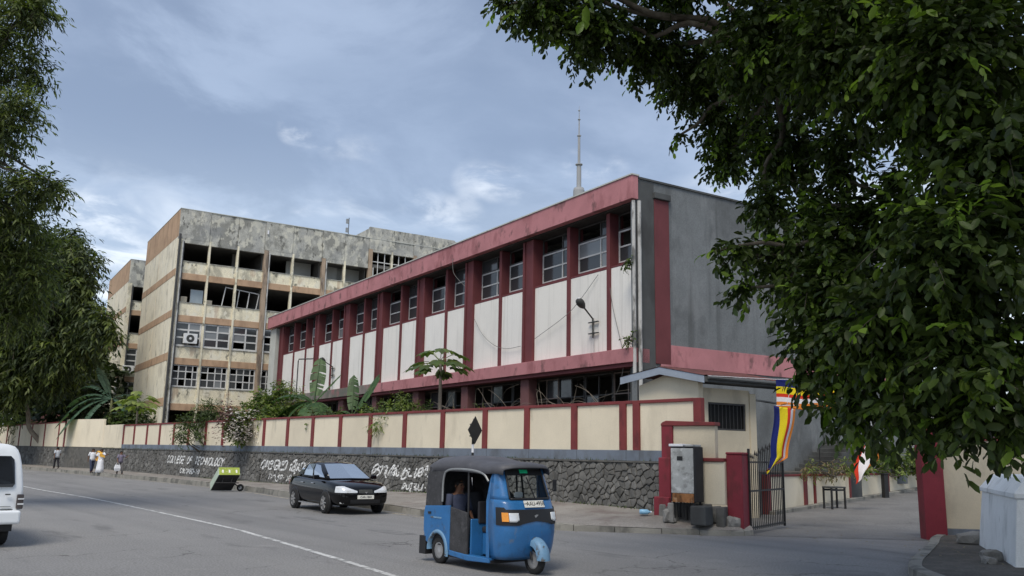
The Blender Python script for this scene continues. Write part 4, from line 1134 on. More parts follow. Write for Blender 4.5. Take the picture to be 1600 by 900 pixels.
# telecom tower far behind
tw = thing("telecom_tower", "slender stepped concrete telecom tower rising behind the red fascia", "tower", (31.28, 400, 0), 0)
MB().lathe([(4.6, 0), (3.1, 60), (2.75, 120), (2.75, 126.8), (2.4, 128.0)], n=16).build("lower_shaft", X['tower'], tw)
MB().lathe([(1.15, 128), (1.1, 139.4)], n=14).build("shaft", X['tower'], tw)
MB().lathe([(1.2, 139.4), (1.75, 139.7), (1.75, 140.1), (.7, 140.4)], n=14).build("collar", X['tower'], tw)
MB().lathe([(.66, 140.4), (.60, 154.2)], n=12).build("shaft", X['tower'], tw)
MB().lathe([(.6, 154.2), (1.0, 154.4), (1.0, 154.8), (.4, 155)], n=12).build("collar", X['tower'], tw)
MB().lathe([(.34, 155), (.30, 162.6)], n=10).build("mast", X['tower'], tw)
MB().lathe([(.3, 162.6), (.68, 162.8), (.68, 163.1), (.2, 163.3)], n=10).build("collar", X['tower'], tw)
MB().lathe([(.2, 163.3), (.16, 167.3), (.5, 167.4), (.5, 167.8), (.1, 168), (.06, 170)], n=8).build("mast", X['tower'], tw)
t = thing("tiled_hut", "low red roofed hut peeping above the left boundary wall", "hut", (-49.3, 95, 0), radians(20))
MB().box(-2.5, 2.5, 0, 3.5, 1.4, 4.3).build("wall", X['cream2'], t)
MB().loft([[(-2.9, -.4, 4.2), (2.9, -.4, 4.2), (2.9, 3.9, 4.2), (-2.9, 3.9, 4.2)], [(-.6, 1.7, 5.5), (.6, 1.7, 5.5), (.6, 1.8, 5.5), (-.6, 1.8, 5.5)]]).build("roof", X['rtile'], t)
# ================================================================ PEOPLE
def seg_loft(mb, pts, radii, n=10, mi=0):
    mb.tube(pts, radii, n, mi)
def person(label, pos, face, h=1.65, pose='walk', ph=1, top='cwhite', low='cblack', skirt=False, long_hair=False, arms=None, scale=None):
    """one continuous skin-modifier body with five-fingered hands; clothes and hair are children. local: x forward, y left"""
    t = thing("person", label, "person", pos, face)
    k = h / 1.7
    V3 = lambda x, y, z: Vector((x * k, y * k, z * k))
    sit = pose == 'sit'
    J = {}
    if sit:
        hz = .0
        J['pel'] = V3(0, 0, hz + .08); J['spine'] = V3(-.03, 0, hz + .32); J['chest'] = V3(-.02, 0, hz + .50); J['neck'] = V3(.0, 0, hz + .62); J['head'] = V3(.04, 0, hz + .74); J['crown'] = V3(.05, 0, hz + .86)
        for s_, sg in (('l', 1), ('r', -1)):
            J['hip' + s_] = V3(.02, sg * .10, hz + .06); J['knee' + s_] = V3(.46, sg * .13, hz + .10); J['ank' + s_] = V3(.50, sg * .12, hz - .34); J['toe' + s_] = V3(.66, sg * .13, hz - .38)
            J['sh' + s_] = V3(-.02, sg * .19, hz + .55)
            if arms == 'bar': J['el' + s_] = V3(.22, sg * .27, hz + .36); J['wr' + s_] = V3(.44, sg * .24, hz + .40)
            else: J['el' + s_] = V3(.03, sg * .25, hz + .28); J['wr' + s_] = V3(.25, sg * .15, hz + .17)
    else:
        st = .17 * ph
        J['pel'] = V3(0, 0, .93); J['spine'] = V3(0, 0, 1.12); J['chest'] = V3(.01, 0, 1.30); J['neck'] = V3(.01, 0, 1.46); J['head'] = V3(.03, 0, 1.57); J['crown'] = V3(.03, 0, 1.68)
        for s_, sg, f in (('l', 1, 1), ('r', -1, -1)):
            J['hip' + s_] = V3(0, sg * .09, .90); J['knee' + s_] = V3(.06 + f * st * .6, sg * .09, .50)
            J['ank' + s_] = V3(f * st * 1.25 - .02, sg * .085, .085 + (.06 if f * ph < 0 else 0)); J['toe' + s_] = V3(f * st * 1.25 + .15, sg * .10, .035)
            J['sh' + s_] = V3(0, sg * .18, 1.40); J['el' + s_] = V3(-.02 - f * st * .6, sg * .25, 1.13); J['wr' + s_] = V3(.08 - f * st * 1.1, sg * .25, .90)
        if arms == 'carry':
            J['elr'] = V3(.05, -.27, 1.12); J['wrr'] = V3(.22, -.30, .92)
            J['ell'] = V3(.15, .30, 1.22); J['wrl'] = V3(.12, .42, 1.30)
    names = ['pel', 'spine', 'chest', 'neck', 'head', 'crown']
    R = dict(pel=.12, spine=.105, chest=.125, neck=.052, head=.088, crown=.05, hip=.088, knee=.056, ank=.038, toe=.03, sh=.055, el=.040, wr=.026)
    vs, es, rad = [], [], []
    ix = {}
    def av(n_, p, r):
        ix[n_] = len(vs); vs.append(p); rad.append(r * k)
    for n_ in names: av(n_, J[n_], R[n_])
    for a, c in zip(names[:-1], names[1:]): es.append((ix[a], ix[c]))
    for s_ in 'lr':
        for n_ in ('hip', 'knee', 'ank', 'toe', 'sh', 'el', 'wr'): av(n_ + s_, J[n_ + s_], R[n_])
        es += [(ix['pel'], ix['hip' + s_]), (ix['hip' + s_], ix['knee' + s_]), (ix['knee' + s_], ix['ank' + s_]), (ix['ank' + s_], ix['toe' + s_]),
               (ix['chest'], ix['sh' + s_]), (ix['sh' + s_], ix['el' + s_]), (ix['el' + s_], ix['wr' + s_])]
        d = (J['wr' + s_] - J['el' + s_]).normalized()
        sd_ = d.cross(Vector((0, 1, 0))).normalized() if abs(d.y) < .9 else Vector((1, 0, 0))
        pn = d.cross(sd_).normalized()
        palm = J['wr' + s_] + d * .075 * k
        av('palm' + s_, palm, .024); es.append((ix['wr' + s_], ix['palm' + s_]))
        for q_, (off, ln) in enumerate(((-.030, .068), (-.010, .078), (.010, .074), (.028, .058))):
            b0 = palm + sd_ * off * k + d * .012 * k; b1 = b0 + d * ln * .55 * k + pn * .008 * k; b2 = b0 + d * ln * k * .9 + pn * .03 * k
            for z_, (pp, rr_) in enumerate(((b0, .0095), (b1, .0085), (b2, .007))):
                av(f'f{s_}{q_}{z_}', pp, rr_)
            es += [(ix['palm' + s_], ix[f'f{s_}{q_}0']), (ix[f'f{s_}{q_}0'], ix[f'f{s_}{q_}1']), (ix[f'f{s_}{q_}1'], ix[f'f{s_}{q_}2'])]
        tb = J['wr' + s_] + d * .035 * k + sd_ * -.026 * k
        for z_, (pp, rr_) in enumerate(((tb, .011), (tb + d * .03 * k - sd_ * .022 * k, .0095), (tb + d * .06 * k - sd_ * .026 * k + pn * .01, .008))):
            av(f't{s_}{z_}', pp, rr_)
        es += [(ix['wr' + s_], ix[f't{s_}0']), (ix[f't{s_}0'], ix[f't{s_}1']), (ix[f't{s_}1'], ix[f't{s_}2'])]
    me = bpy.data.meshes.new("body"); me.from_pydata(vs, es, [])
    me.materials.append(X['skin'])
    o = link("body", me, t)
    md = o.modifiers.new("skin", 'SKIN'); md.use_smooth_shade = True
    sl = me.skin_vertices[0].data if me.skin_vertices else None
    if sl is None:
        bm = bmesh.new(); bm.from_mesh(me); bm.verts.layers.skin.verify(); bm.to_mesh(me); bm.free(); sl = me.skin_vertices[0].data
    for i, r_ in enumerate(rad):
        sl[i].radius = (r_, r_); sl[i].use_root = (i == 0)
    q = o.modifiers.new("sub", 'SUBSURF'); q.levels = 1; q.render_levels = 1
    # face: nose, eyes, ears
    hd = J['head']
    f_ = MB(); f_.tube([hd + V3(.085, 0, .015), hd + V3(.108, 0, -.015), hd + V3(.085, 0, -.028)], [.008 * k, .016 * k, .012 * k], 6)
    f_.build('nose', X['skin'], t, smooth=True)
    for sg in (-1, 1): MB().tube([hd + V3(.0, sg * .088, .02), hd + V3(-.005, sg * .096, -.005), hd + V3(.0, sg * .086, -.03)], [.012 * k, .018 * k, .010 * k], 6).build('ear', X['skin'], t, smooth=True)
    for sg in (-1, 1): MB().tube([hd + V3(.078, sg * .045, .012), hd + V3(.086, sg * .022, .014)], .009 * k, 6).build('eye', X['hair'], t)
    MB().tube([hd + V3(.082, -.024, -.052), hd + V3(.09, 0, -.055), hd + V3(.082, .024, -.052)], .007 * k, 5).build("mouth", X['redlamp'], t)
    # hair
    hb = MB(); rings = []
    for a_, r_ in ((-.035, .088), (.02, .105), (.07, .095), (.105, .06), (.122, .015)):
        rings.append([hd + V3(-.022 + r_ * cos(2 * pi * j / 14) * (.82 if cos(2 * pi * j / 14) > 0 else 1.0), r_ * .95 * sin(2 * pi * j / 14), a_ + (.045 if cos(2 * pi * j / 14) > .35 and a_ < .03 else 0)) for j in range(14)])
    hb.loft(rings)
    if long_hair: hb.tube([hd + V3(-.085, 0, .05), hd + V3(-.12, 0, -.05), hd + V3(-.13, .01, -.2), hd + V3(-.12, .02, -.33)], [.05 * k, .06 * k, .045 * k, .02 * k], 9)
    hb.build("hair", X['hair'], t, smooth=True)
    # shirt
    sb = MB()
    up_ = (J['chest'] - J['pel']).normalized()
    def ring(c, rx, ry):
        return [c + Vector((rx * k * cos(2 * pi * j / 16), ry * k * sin(2 * pi * j / 16), 0)) for j in range(16)]
    hem = J['pel'] - up_ * (.06 * k if not sit else .0)
    sb.loft([ring(hem, .145, .185), ring(J['pel'].lerp(J['spine'], .5), .135, .172), ring(J['spine'], .132, .165), ring(J['chest'], .135, .19), ring(J['chest'].lerp(J['neck'], .55), .11, .175), ring(J['neck'] + V3(0, 0, -.03), .07, .085)])
    for s_ in 'lr':
        sb.tube([J['chest'].lerp(J['sh' + s_], .6), J['sh' + s_], J['sh' + s_].lerp(J['el' + s_], .55), J['sh' + s_].lerp(J['el' + s_], 1.0 if sit else .8)], [.07 * k, .072 * k, .064 * k, .060 * k], 10)
    sb.build("shirt", X[top], t, smooth=True)
    if skirt:
        kb = MB(); rings = []
        for z_, rx, ry in ((.99, .13, .165), (.85, .165, .195), (.6, .20, .215), (.35, .235, .245), (.06, .30, .29)):
            rings.append([V3(rx * (1 + .05 * sin(5 * a_)) * cos(a_) + .02 * (1 - z_), ry * (1 + .05 * sin(5 * a_ + 1)) * sin(a_), z_) for a_ in [2 * pi * j / 24 for j in range(24)]])
        kb.loft(rings); kb.build("long_skirt", X[low], t, smooth=True)
    else:
        tb = MB()
        if not sit: tb.loft([ring(J['pel'] + V3(0, 0, .05), .13, .165), ring(J['pel'] - V3(0, 0, .08), .135, .17)])
        for s_ in 'lr':
            tb.tube([J['hip' + s_] + V3(0, 0, .03), J['hip' + s_].lerp(J['knee' + s_], .4), J['knee' + s_], J['knee' + s_].lerp(J['ank' + s_], .5), J['ank' + s_] + V3(0, 0, .01)], [.10 * k, .095 * k, .075 * k, .068 * k, .062 * k], 12)
        tb.build("trousers", X[low], t, smooth=True)
    fb = MB()
    for s_ in 'lr':
        a_, to = J['ank' + s_], J['toe' + s_]
        d = (to - a_); d.z = 0; d.normalize()
        fb.tube([a_ + V3(0, 0, -.04) - d * .05 * k, a_ + V3(0, 0, -.045) + d * .04 * k, to + V3(0, 0, .0), to + d * .04 * k], [.036 * k, .042 * k, .036 * k, .016 * k], 8)
    fb.build("shoes", X['cblack'], t, smooth=True)
    return t, J
away = AS
p1_, _ = person("pedestrian in a white tee shirt and black trousers, leftmost of the walkers", (-35.35, 69.2, .15), AS + .15, 1.70, 'walk', 1, 'cgrey', 'cblack')
p2_, _ = person("woman in white top and dark trousers with a ponytail beside the white skirt", (-28.2, 59.9, .16), AS + pi, 1.64, 'walk', -1, 'cwhite', 'cnavy', long_hair=True)
p3_, J3 = person("woman in a long white dress with a yellow orange shawl over her shoulder", (-27.5, 59.6, .16), AS + pi - .3, 1.62, 'walk', .5, 'cwhite', 'cwhite', skirt=True, arms='carry')
q = MB()
sh = curve([(-.12, -.16, .80), (-.17, -.17, 1.1), (-.10, -.15, 1.40), (.02, -.10, 1.45), (.15, .02, 1.28), (.15, .12, 1.05)], 5)
rows = []
for i, p in enumerate(sh):
    wd = .12 + .05 * sin(i * .9)
    rows.append([p + Vector((0, -wd * 1.1, .02)), p + Vector((-.02, -wd * .3, .03)), p + Vector((-.02, wd * .5, .02)), p + Vector((0, wd, -.02))])
q.loft(rows, False, False)
q.build("shawl", X['corange'], p3_, smooth=True)
p4_, J4 = person("stooping man in a mauve shirt and taupe trousers carrying a white bag", (-25.1, 57.2, .16), AS + pi + .2, 1.52, 'walk', 1, 'cpurple', 'ctaupe', arms='carry')
hand = xf(p4_, J4['wrr'])
bg = thing("shopping_bag", "white plastic shopping bag held in the hand of the stooping man", "bag", hand + Vector((0, 0, -.08)), AS + pi)
q = MB(); q.loft([[(-.04, -.15, -.50), (.04, -.15, -.50), (.04, .15, -.50), (-.04, .15, -.50)], [(-.08, -.19, -.32), (.08, -.19, -.32), (.08, .19, -.32), (-.08, .19, -.32)], [(-.04, -.15, -.10), (.04, -.15, -.10), (.04, .15, -.10), (-.04, .15, -.10)]])
q.build("sack", X['cwhite'], bg, .02, 2)
q = MB(); q.tube([(0, -.12, -.12), (0, -.06, .02), (0, .06, .02), (0, .12, -.12)], .012, 5); q.build("handle", X['cwhite'], bg)

# ================================================================ THREE WHEELER
tuk = thing("three_wheeler", "blue three wheeled taxi with black canopy driving on the road", "auto rickshaw", (-.80, 16.52, 0), AS + pi)
tuk.scale = (.94, .92, 1.06)
def TW(r, wd, x_, y_, nm='wheel'):
    o = MB().lathe([(r * .62, -wd / 2), (r * .9, -wd / 2), (r, -wd * .3), (r, wd * .3), (r * .9, wd / 2), (r * .62, wd / 2)], (x_, y_, r), 28, 'y', cap=False)
    o.v = [(x_ + (a_ - x_) * 1.128, b_, c_) for a_, b_, c_ in o.v]
    o = o.build("wheel", X['tyre'], tuk, smooth=True)
    MB().lathe([(.0, -wd * .35), (r * .25, -wd * .42), (r * .45, -wd * .25), (r * .63, -wd * .48), (r * .66, 0), (r * .63, wd * .48), (r * .45, wd * .25), (r * .25, wd * .42), (0, wd * .35)], (x_, y_, r), 24, 'y').build("rim", X['rim'], o, smooth=True)
    return o
TW(.215, .12, 0, -.55); TW(.215, .12, 0, .55); TW(.215, .115, 2.13, 0)
arch = [(.29 * cos(a_), .215 + .29 * sin(a_)) for a_ in [pi * t_ / 10 for t_ in range(11)]]
side = [(.38, .24)] + [(.38, .97), (-.46, .93), (-.50, .80), (-.49, .52), (-.43, .36), (-.31, .30)] + [p for p in reversed(arch)][1:-1] + [(.31, .24)]
for sg, nm in ((-1, 1), (1, 1)):
    q = MB(); q.prism(side, sg * .60, sg * .64)
    o = q.build("rear_side_panel", X['tukblue'], tuk, .012, 2)
    fl = MB(); rows = []
    for a_ in [pi * t_ / 14 for t_ in range(-1, 15)]:
        c_, s_ = cos(a_), sin(a_)
        rows.append([(.285 * c_, sg * .55, .215 + .285 * s_), (.285 * c_, sg * .665, .215 + .285 * s_), (.33 * c_, sg * .66, .215 + .33 * s_), (.35 * c_, sg * .63, .215 + .35 * s_)])
    fl.loft(rows, False, False); fl.build("wheel_arch", X['tuklight'], o, smooth=True)
    MB().box(-.25, .12, sg * .638, sg * .648, .74, .765).build("trim", X['tuklight'], o)
    MB().box(-.34, -.24, sg * .638, sg * .652, .80, .84).build("catch", X['blackp'], o)
    MB().prism([(.38, .25), (.38, .95), (.92, .88), (.92, .20), (.6, .215)], sg * .595, sg * .628).build("half_door", X['canvas'], tuk, .012, 2)
    MB().prism([(.36, .17), (.36, .255), (.92, .225), (1.60, .22), (1.60, .15), (.95, .13)], sg * .50, sg * .635).build("sill", X['tukblue'], tuk, .012, 2)
    MB().tube([(.92, sg * .60, .2), (.92, sg * .60, .95), (.88, sg * .585, 1.60)], .02, 7).build("door_post", X['blackp'], tuk)
    MB().tube(curve([(.10, sg * .62, 1.02), (.12, sg * .62, 1.4), (.28, sg * .62, 1.55), (.9, sg * .625, 1.57), (1.35, sg * .62, 1.52), (1.52, sg * .61, 1.40)], 6), .02, 7).build("canopy_rail", X['metalgrey'], tuk)
    MB().box(-.62, -.40, sg * .46, sg * .64, .12, .42).build("mud_flap", X['blackp'], tuk)
MB().box(-.46, .36, -.59, .59, .30, .50).build("underbody", X['blackp'], tuk)
MB().box(.30, 1.62, -.60, .60, .14, .19).build("floor_pan", X['blackp'], tuk)
MB().prism([(-.50, .52), (-.47, .93), (-.44, .93), (-.44, .40)], -.60, .60).build("tail_panel", X['tukblue'], tuk, .01)
MB().box(-.42, -.05, -.58, .58, .72, .80).build("parcel_shelf", X['canvas'], tuk)
MB().box(-.05, .42, -.57, .57, .44, .60).build("rear_seat", X['seat'], tuk, .03, 2)
MB().prism([(-.10, .60), (-.25, 1.15), (-.16, 1.17), (.0, .62)], -.56, .56).build("rear_backrest", X['seat'], tuk, .02, 2)
MB().box(.93, .97, -.56, .56, .19, .78).build("bulkhead", X['tukblue'], tuk, .008)
MB().box(.98, 1.30, -.30, .30, .22, .56).build("seat_base", X['tukblue'], tuk, .01)
MB().box(.97, 1.36, -.32, .32, .56, .66).build("driver_seat", X['seat'], tuk, .03, 2)
MB().box(.93, .99, -.40, .40, .70, 1.06).build("driver_backrest", X['seat'], tuk, .02, 2)
# front cowl: plan outline by height
cz = [(.22, 2.02, .57), (.28, 2.09, .60), (.42, 2.14, .62), (.62, 2.17, .64), (.80, 2.165, .648), (.98, 2.11, .645), (1.13, 2.02, .63), (1.62, 1.76, .565)]
def cowl(z_, a_, off=0.0):
    xn = float(np.interp(z_, [c[0] for c in cz], [c[1] for c in cz])) + off
    wd = float(np.interp(z_, [c[0] for c in cz], [c[2] for c in cz])) + off
    xb = 1.58
    s_, c_ = sin(a_), cos(a_)
    return Vector((xb + (xn - xb) * max(c_, 0) ** .42, wd * (1 if s_ >= 0 else -1) * abs(s_) ** .80, z_))
def cpatch(z0, z1, a0, a1, off, nz=6, na=10, fz=None):
    rows = []
    for i in range(nz + 1):
        row = []
        for j in range(na + 1):
            a_ = a0 + (a1 - a0) * j / na
            za, zb = (z0, z1) if fz is None else fz(a_)
            row.append(cowl(za + (zb - za) * i / nz, a_, off))
        rows.append(row)
    return MB().loft(rows, False, False)
H2 = pi / 2
o = cpatch(.22, 1.13, -H2, H2, 0, 16, 36).build("front_cowl", X['tukblue'], tuk, smooth=True)
md = o.modifiers.new("solid", 'SOLIDIFY'); md.thickness = .03; md.offset = -1
for sg in (-1, 1):
    AA = radians(43)
    o = cpatch(1.13, 1.62, sg * AA, sg * H2, 0, 8, 8).build("windscreen_pillar", X['tukblue'], tuk, smooth=True)
    md = o.modifiers.new("solid", 'SOLIDIFY'); md.thickness = .035; md.offset = -1
    MB().loft([[(x_, sg * (y_ - .0), z_) for x_, y_, z_ in ((1.585, .60, .22), (1.585, .605, 1.13), (1.585, .54, 1.56), (1.52, .54, 1.45), (1.48, .605, 1.1), (1.50, .60, .22))], [(x_, sg * (y_ + .03), z_) for x_, y_, z_ in ((1.585, .60, .22), (1.585, .605, 1.13), (1.585, .54, 1.56), (1.52, .54, 1.45), (1.48, .605, 1.1), (1.50, .60, .22))]]).build("door_edge", X['tukblue'], tuk, .01)
gl = cpatch(1.16, 1.60, -AA, AA, -.012, 8, 16).build("windscreen", X['screen'], tuk, smooth=True)
bd = []
for t_ in range(13): bd.append(cowl(1.14, -AA + 2 * AA * t_ / 12, .004))
for t_ in range(9): bd.append(cowl(1.14 + .47 * (t_ + 1) / 9, AA, .004))
for t_ in range(13): bd.append(cowl(1.61, AA - 2 * AA * t_ / 12, .004))
for t_ in range(9): bd.append(cowl(1.61 - .47 * (t_ + 1) / 9, -AA, .004))
MB().tube(bd, .020, 7).build("windscreen_rubber", X['blackp'], tuk, smooth=True)
cpatch(1.50, 1.60, -AA, AA, .006, 3, 14).build("sun_strip", X['blackp'], tuk, smooth=True)
cpatch(1.535, 1.59, radians(-8), radians(4), .012, 2, 3).build("permit_sticker", X['green'], tuk)
MB().tube([cowl(1.15, .05, .03), cowl(1.3, .03, .025), cowl(1.47, .0, .02)], .012, 5).build("wiper", X['blackp'], tuk)
MB().tube([(1.80, 0, 1.12), (1.72, 0, 1.52)], .02, 6).build("mirror_stem", X['blackp'], tuk)
MB().obox((1.86, -.18, 1.20), (.02, .04, 0), (0, .06, .0), (0, 0, .05)).build("dash_ornament", X['cwhite'], tuk, .02, 2)
fz = lambda a_: (.745 + .10 * max(0, 1 - abs(a_) / radians(30)) ** .7 * .6, .985 + .03 * (abs(a_) > radians(60)))
cpatch(0, 0, -radians(84), radians(84), .012, 4, 40, fz).build("headlamp_band", X['blackp'], tuk, smooth=True)
for sg in (-1, 1):
    l_ = MB(); pr_ = cpatch(.80, .93, sg * radians(30), sg * radians(52), .03, 5, 8, lambda a_: (.80 + .02 * (abs(a_) < radians(34)), .935)); ho = pr_.build("headlamp", X['clear'], tuk, smooth=True)
    md = ho.modifiers.new("solid", 'SOLIDIFY'); md.thickness = .03; md.offset = -1
    ao = cpatch(.80, .93, sg * radians(53), sg * radians(70), .03, 5, 8, lambda a_: (.805, .94)).build("indicator", X['amber'], ho, smooth=True)
    if sg > 0: MB().tube([cowl(1.2, sg * radians(66), .0), cowl(1.28, sg * radians(66), .10), cowl(1.34, sg * radians(68), .12)], .010, 6).build("mirror_arm", X['blackp'], tuk)
    c_ = cowl(1.34, sg * radians(68), .13)
    if sg > 0: MB().obox(c_, (.015, 0, 0), (0, .045, 0), (0, 0, .095)).build("mirror", X['blackp'], tuk, .012, 2)
MB().prism([(2.0, -.05), (2.01, -.05), (2.01, -.05)], 0, .001) 
em = MB(); c_ = cowl(.88, 0, .02); em.add([c_ + Vector((0, -.05, .01)), c_ + Vector((0, -.015, -.025)), c_ + Vector((0, .05, .02)), c_ + Vector((0, .01, .028))], [(0, 1, 2, 3)]); em.build("emblem", X['rim'], tuk)
# number plate and its lettering
pz = 1.065
pc = cowl(pz, 0, .03)
ptilt = Vector((-.55, 0, 1)).normalized()
MB().obox(pc, ptilt * .058, (0, .235, 0), Vector((1, 0, .55)).normalized() * .006).build("number_plate", X['plate'], tuk)
def text_mesh(s, size):
    cu = bpy.data.curves.new("t", 'FONT'); cu.body = s; cu.size = size; cu.align_x = 'CENTER'; cu.align_y = 'CENTER'; cu.offset = size * .012
    ob = bpy.data.objects.new("t", cu); COL.objects.link(ob)
    dg = bpy.context.evaluated_depsgraph_get()
    me = bpy.data.meshes.new_from_object(ob.evaluated_get(dg)); bpy.data.objects.remove(ob); bpy.data.curves.remove(cu)
    return me
def put_text(s, size, c, right, upv, m, par, nm="lettering"):
    me = text_mesh(s, size); right = Vector(right).normalized(); upv = Vector(upv).normalized()
    for v in me.vertices: v.co = Vector(c) + right * v.co.x + upv * v.co.y
    me.materials.clear(); me.materials.append(m)
    return link(nm, me, par)
put_text("AAU-4958", .098, pc + Vector((1, 0, .55)).normalized() * .008 + Vector((0, .03, 0)), (0, 1, 0), ptilt, X['ink'], tuk)
put_text("WP", .045, pc + Vector((1, 0, .55)).normalized() * .008 + Vector((0, -.205, 0)), (0, 1, 0), ptilt, X['ink'], tuk)
# front fender, fork, bumper bar
fb = MB(); rows = []
for t_ in range(13):
    a_ = radians(-2 + 140 * t_ / 12); r_ = .30
    rows.append([(2.13 + (r_ + dr) * cos(a_), y_, .235 + (r_ + dr) * sin(a_)) for y_, dr in ((-.13, -.10), (-.12, -.02), (-.06, .025), (0, .035), (.06, .025), (.12, -.02), (.13, -.10))])
fb.loft(rows, False, False); fb.build("front_fender", X['tuklight'], tuk, smooth=True)
for sg in (-1, 1): MB().tube([(2.13, sg * .075, .215), (2.06, sg * .085, .48), (1.96, sg * .06, .7)], .022, 7).build("fork_leg", X['blackp'], tuk)
# canopy
cst = [(-.53, 1.40, 1.46, .52), (-.44, 1.55, 1.69, .58), (-.2, 1.58, 1.77, .61), (.3, 1.585, 1.80, .625), (.8, 1.585, 1.79, .63), (1.15, 1.57, 1.735, .63), (1.3, 1.56, 1.70, .63), (1.6, 1.575, 1.715, .62), (1.86, 1.575, 1.69, .60), (1.97, 1.555, 1.635, .57)]
rows = []
for x_, ze, zc, wd in cst:
    row = []
    for j in range(17):
        a_ = pi * j / 16
        row.append((x_ + (.0 if x_ < 1.8 else -.10 * (abs(cos(a_)) ** 3)), -wd * (1 if cos(a_) > 0 else -1) * abs(cos(a_)) ** .55, ze + (zc - ze) * sin(a_) ** .75 - (.05 if j in (0, 16) else 0)))
    rows.append(row)
o = MB().loft(rows, False, False).build("canopy", X['hood'], tuk, smooth=True)
md = o.modifiers.new("solid", 'SOLIDIFY'); md.thickness = .02; md.offset = -1
for sg in (-1, 1):
    q = MB(); q.loft([[(-.49, sg * .60, .92), (.10, sg * .635, .95), (.10, sg * .628, 1.2), (.12, sg * .625, 1.45), (.26, sg * .62, 1.60), (-.42, sg * .585, 1.60), (-.50, sg * .56, 1.45)], [(-.49, sg * .575, .92), (.10, sg * .61, .95), (.10, sg * .60, 1.2), (.12, sg * .60, 1.45), (.26, sg * .595, 1.60), (-.42, sg * .56, 1.60), (-.50, sg * .535, 1.45)]])
    q.build("canvas_side", X['canvas'], tuk, .01)
q = MB(); q.loft([[(-.50, -.60, .92), (-.48, -.60, .92), (-.48, .60, .92), (-.50, .60, .92)], [(-.54, -.54, 1.48), (-.52, -.54, 1.48), (-.52, .54, 1.48), (-.54, .54, 1.48)]]); q.build("canvas_back", X['canvas'], tuk)
MB().tube([(1.72, -.32, .98), (1.62, -.30, 1.02), (1.62, .30, 1.02), (1.72, .32, .98)], .016, 7).build("handlebar", X['blackp'], tuk)
MB().tube([(1.66, 0, 1.02), (1.85, 0, .55)], .03, 7).build("steering_column", X['blackp'], tuk)
def tw(p): return xf(tuk, Vector((p[0] * .94, p[1] * .92, p[2] * 1.06)))
person("driver in a dark shirt seated behind the windscreen of the three wheeler", tw((1.13, .0, .66)), AS + pi, 1.66, 'sit', 1, 'cblack', 'cnavy', arms='bar')
person("passenger in a navy shirt on the rear seat of the three wheeler", tw((.12, -.25, .60)), AS + pi, 1.66, 'sit', 1, 'cnavy', 'cblack')

# ================================================================ BLACK SALOON
CA = atan2(-.835, .55)
car = thing("black_car", "glossy black saloon car beside the kerb behind the three wheeler", "car", (-6.52, 30.95, 0), CA)
car.scale = (1.05,) * 3
cs = [(-1.0, .38, .80, .66), (-.94, .30, .97, .78), (-.62, .25, 1.05, .86), (-.2, .22, 1.06, .89), (.5, .21, 1.03, .90), (1.3, .21, 1.01, .905), (2.0, .21, 1.0, .905), (2.4, .22, .985, .90), (2.85, .23, .95, .89), (3.2, .24, .89, .855), (3.47, .26, .81, .77), (3.60, .29, .71, .66)]
rows = []
for x_, zb, zt, wd in cs:
    half = [(0, zb), (.80 * wd, zb), (.965 * wd, zb + .07), (1.0 * wd, zb + .45 * (zt - zb)), (.985 * wd, zb + .78 * (zt - zb)), (.93 * wd, zt - .025), (.80 * wd, zt), (0, zt + .035)]
    row = [(x_, y_, z_) for y_, z_ in half] + [(x_, -y_, z_) for y_, z_ in half[-2:0:-1]]
    rows.append(row)
carbody = MB().loft(rows).build("body", X['carblack'], car, smooth=True, sub=2)
B_ = [(2.58, 0, 1.0), (2.42, .68, .985), (2.28, .755, .99), (1.34, .785, 1.02), (1.26, .785, 1.02), (.44, .785, 1.035), (.36, .785, 1.035), (-.22, .755, 1.05), (-.45, .66, 1.05), (-.62, 0, 1.07)]
T_ = [(1.46, 0, 1.465), (1.38, .50, 1.45), (1.30, .555, 1.435), (1.02, .58, 1.465), (.95, .58, 1.468), (.42, .575, 1.462), (.36, .575, 1.458), (.12, .54, 1.415), (.0, .45, 1.405), (-.04, 0, 1.43)]
def lerp3(a, c, t_, bul=0): return tuple(a[i] + (c[i] - a[i]) * t_ + (bul if i == 1 and a[1] > .1 else 0) for i in range(3))
full = lambda ps: ps + [(x_, -y_, z_) for x_, y_, z_ in ps[-2:0:-1]]
gh = MB(); Mi = [lerp3(a, c, .5, .035) for a, c in zip(B_, T_)]
rb = [full(B_), full(Mi), full(T_)]
cx_ = [[(x_ * .62 + .27, y_ * .62, 1.50) for x_, y_, z_ in full(T_)]]
gh.loft(rb + cx_, True, True)
gh.build("cabin", X['carblack'], car, smooth=True)
def panes(nm, i0, i1, t0, t1, sg, ins=.0, off=.008):
    a0, a1 = B_[i0], B_[i1]; c0, c1 = T_[i0], T_[i1]
    rows = []
    for t_ in (t0, (t0 + t1) / 2, t1):
        bl = .035 * (1 - abs(2 * t_ - 1))
        l_ = Vector(lerp3(a0, c0, t_, bl if a0[1] > .1 else 0)); r_ = Vector(lerp3(a1, c1, t_, bl))
        d = (r_ - l_)
        l2 = l_ + d * ins; r2 = r_ - d * ins
        rows.append([Vector((p.x, p.y * sg, p.z)) for p in (l2, r2)])
    n_ = (rows[0][1] - rows[0][0]).cross(rows[2][0] - rows[0][0]).normalized()
    ctr = Vector((.9, 0, 1.1))
    if n_.dot(rows[1][0] - ctr) < 0: n_ = -n_
    rows = [[p + n_ * off for p in r_] for r_ in rows]
    return MB().loft(rows, False, False).build(nm, X['carglass'], car)
for sg in (-1, 1):
    panes("side_window", 2, 3, .10, .90, sg, .03); panes("side_window", 4, 5, .10, .90, sg, .03); panes("side_window", 6, 7, .12, .86, sg, .08)
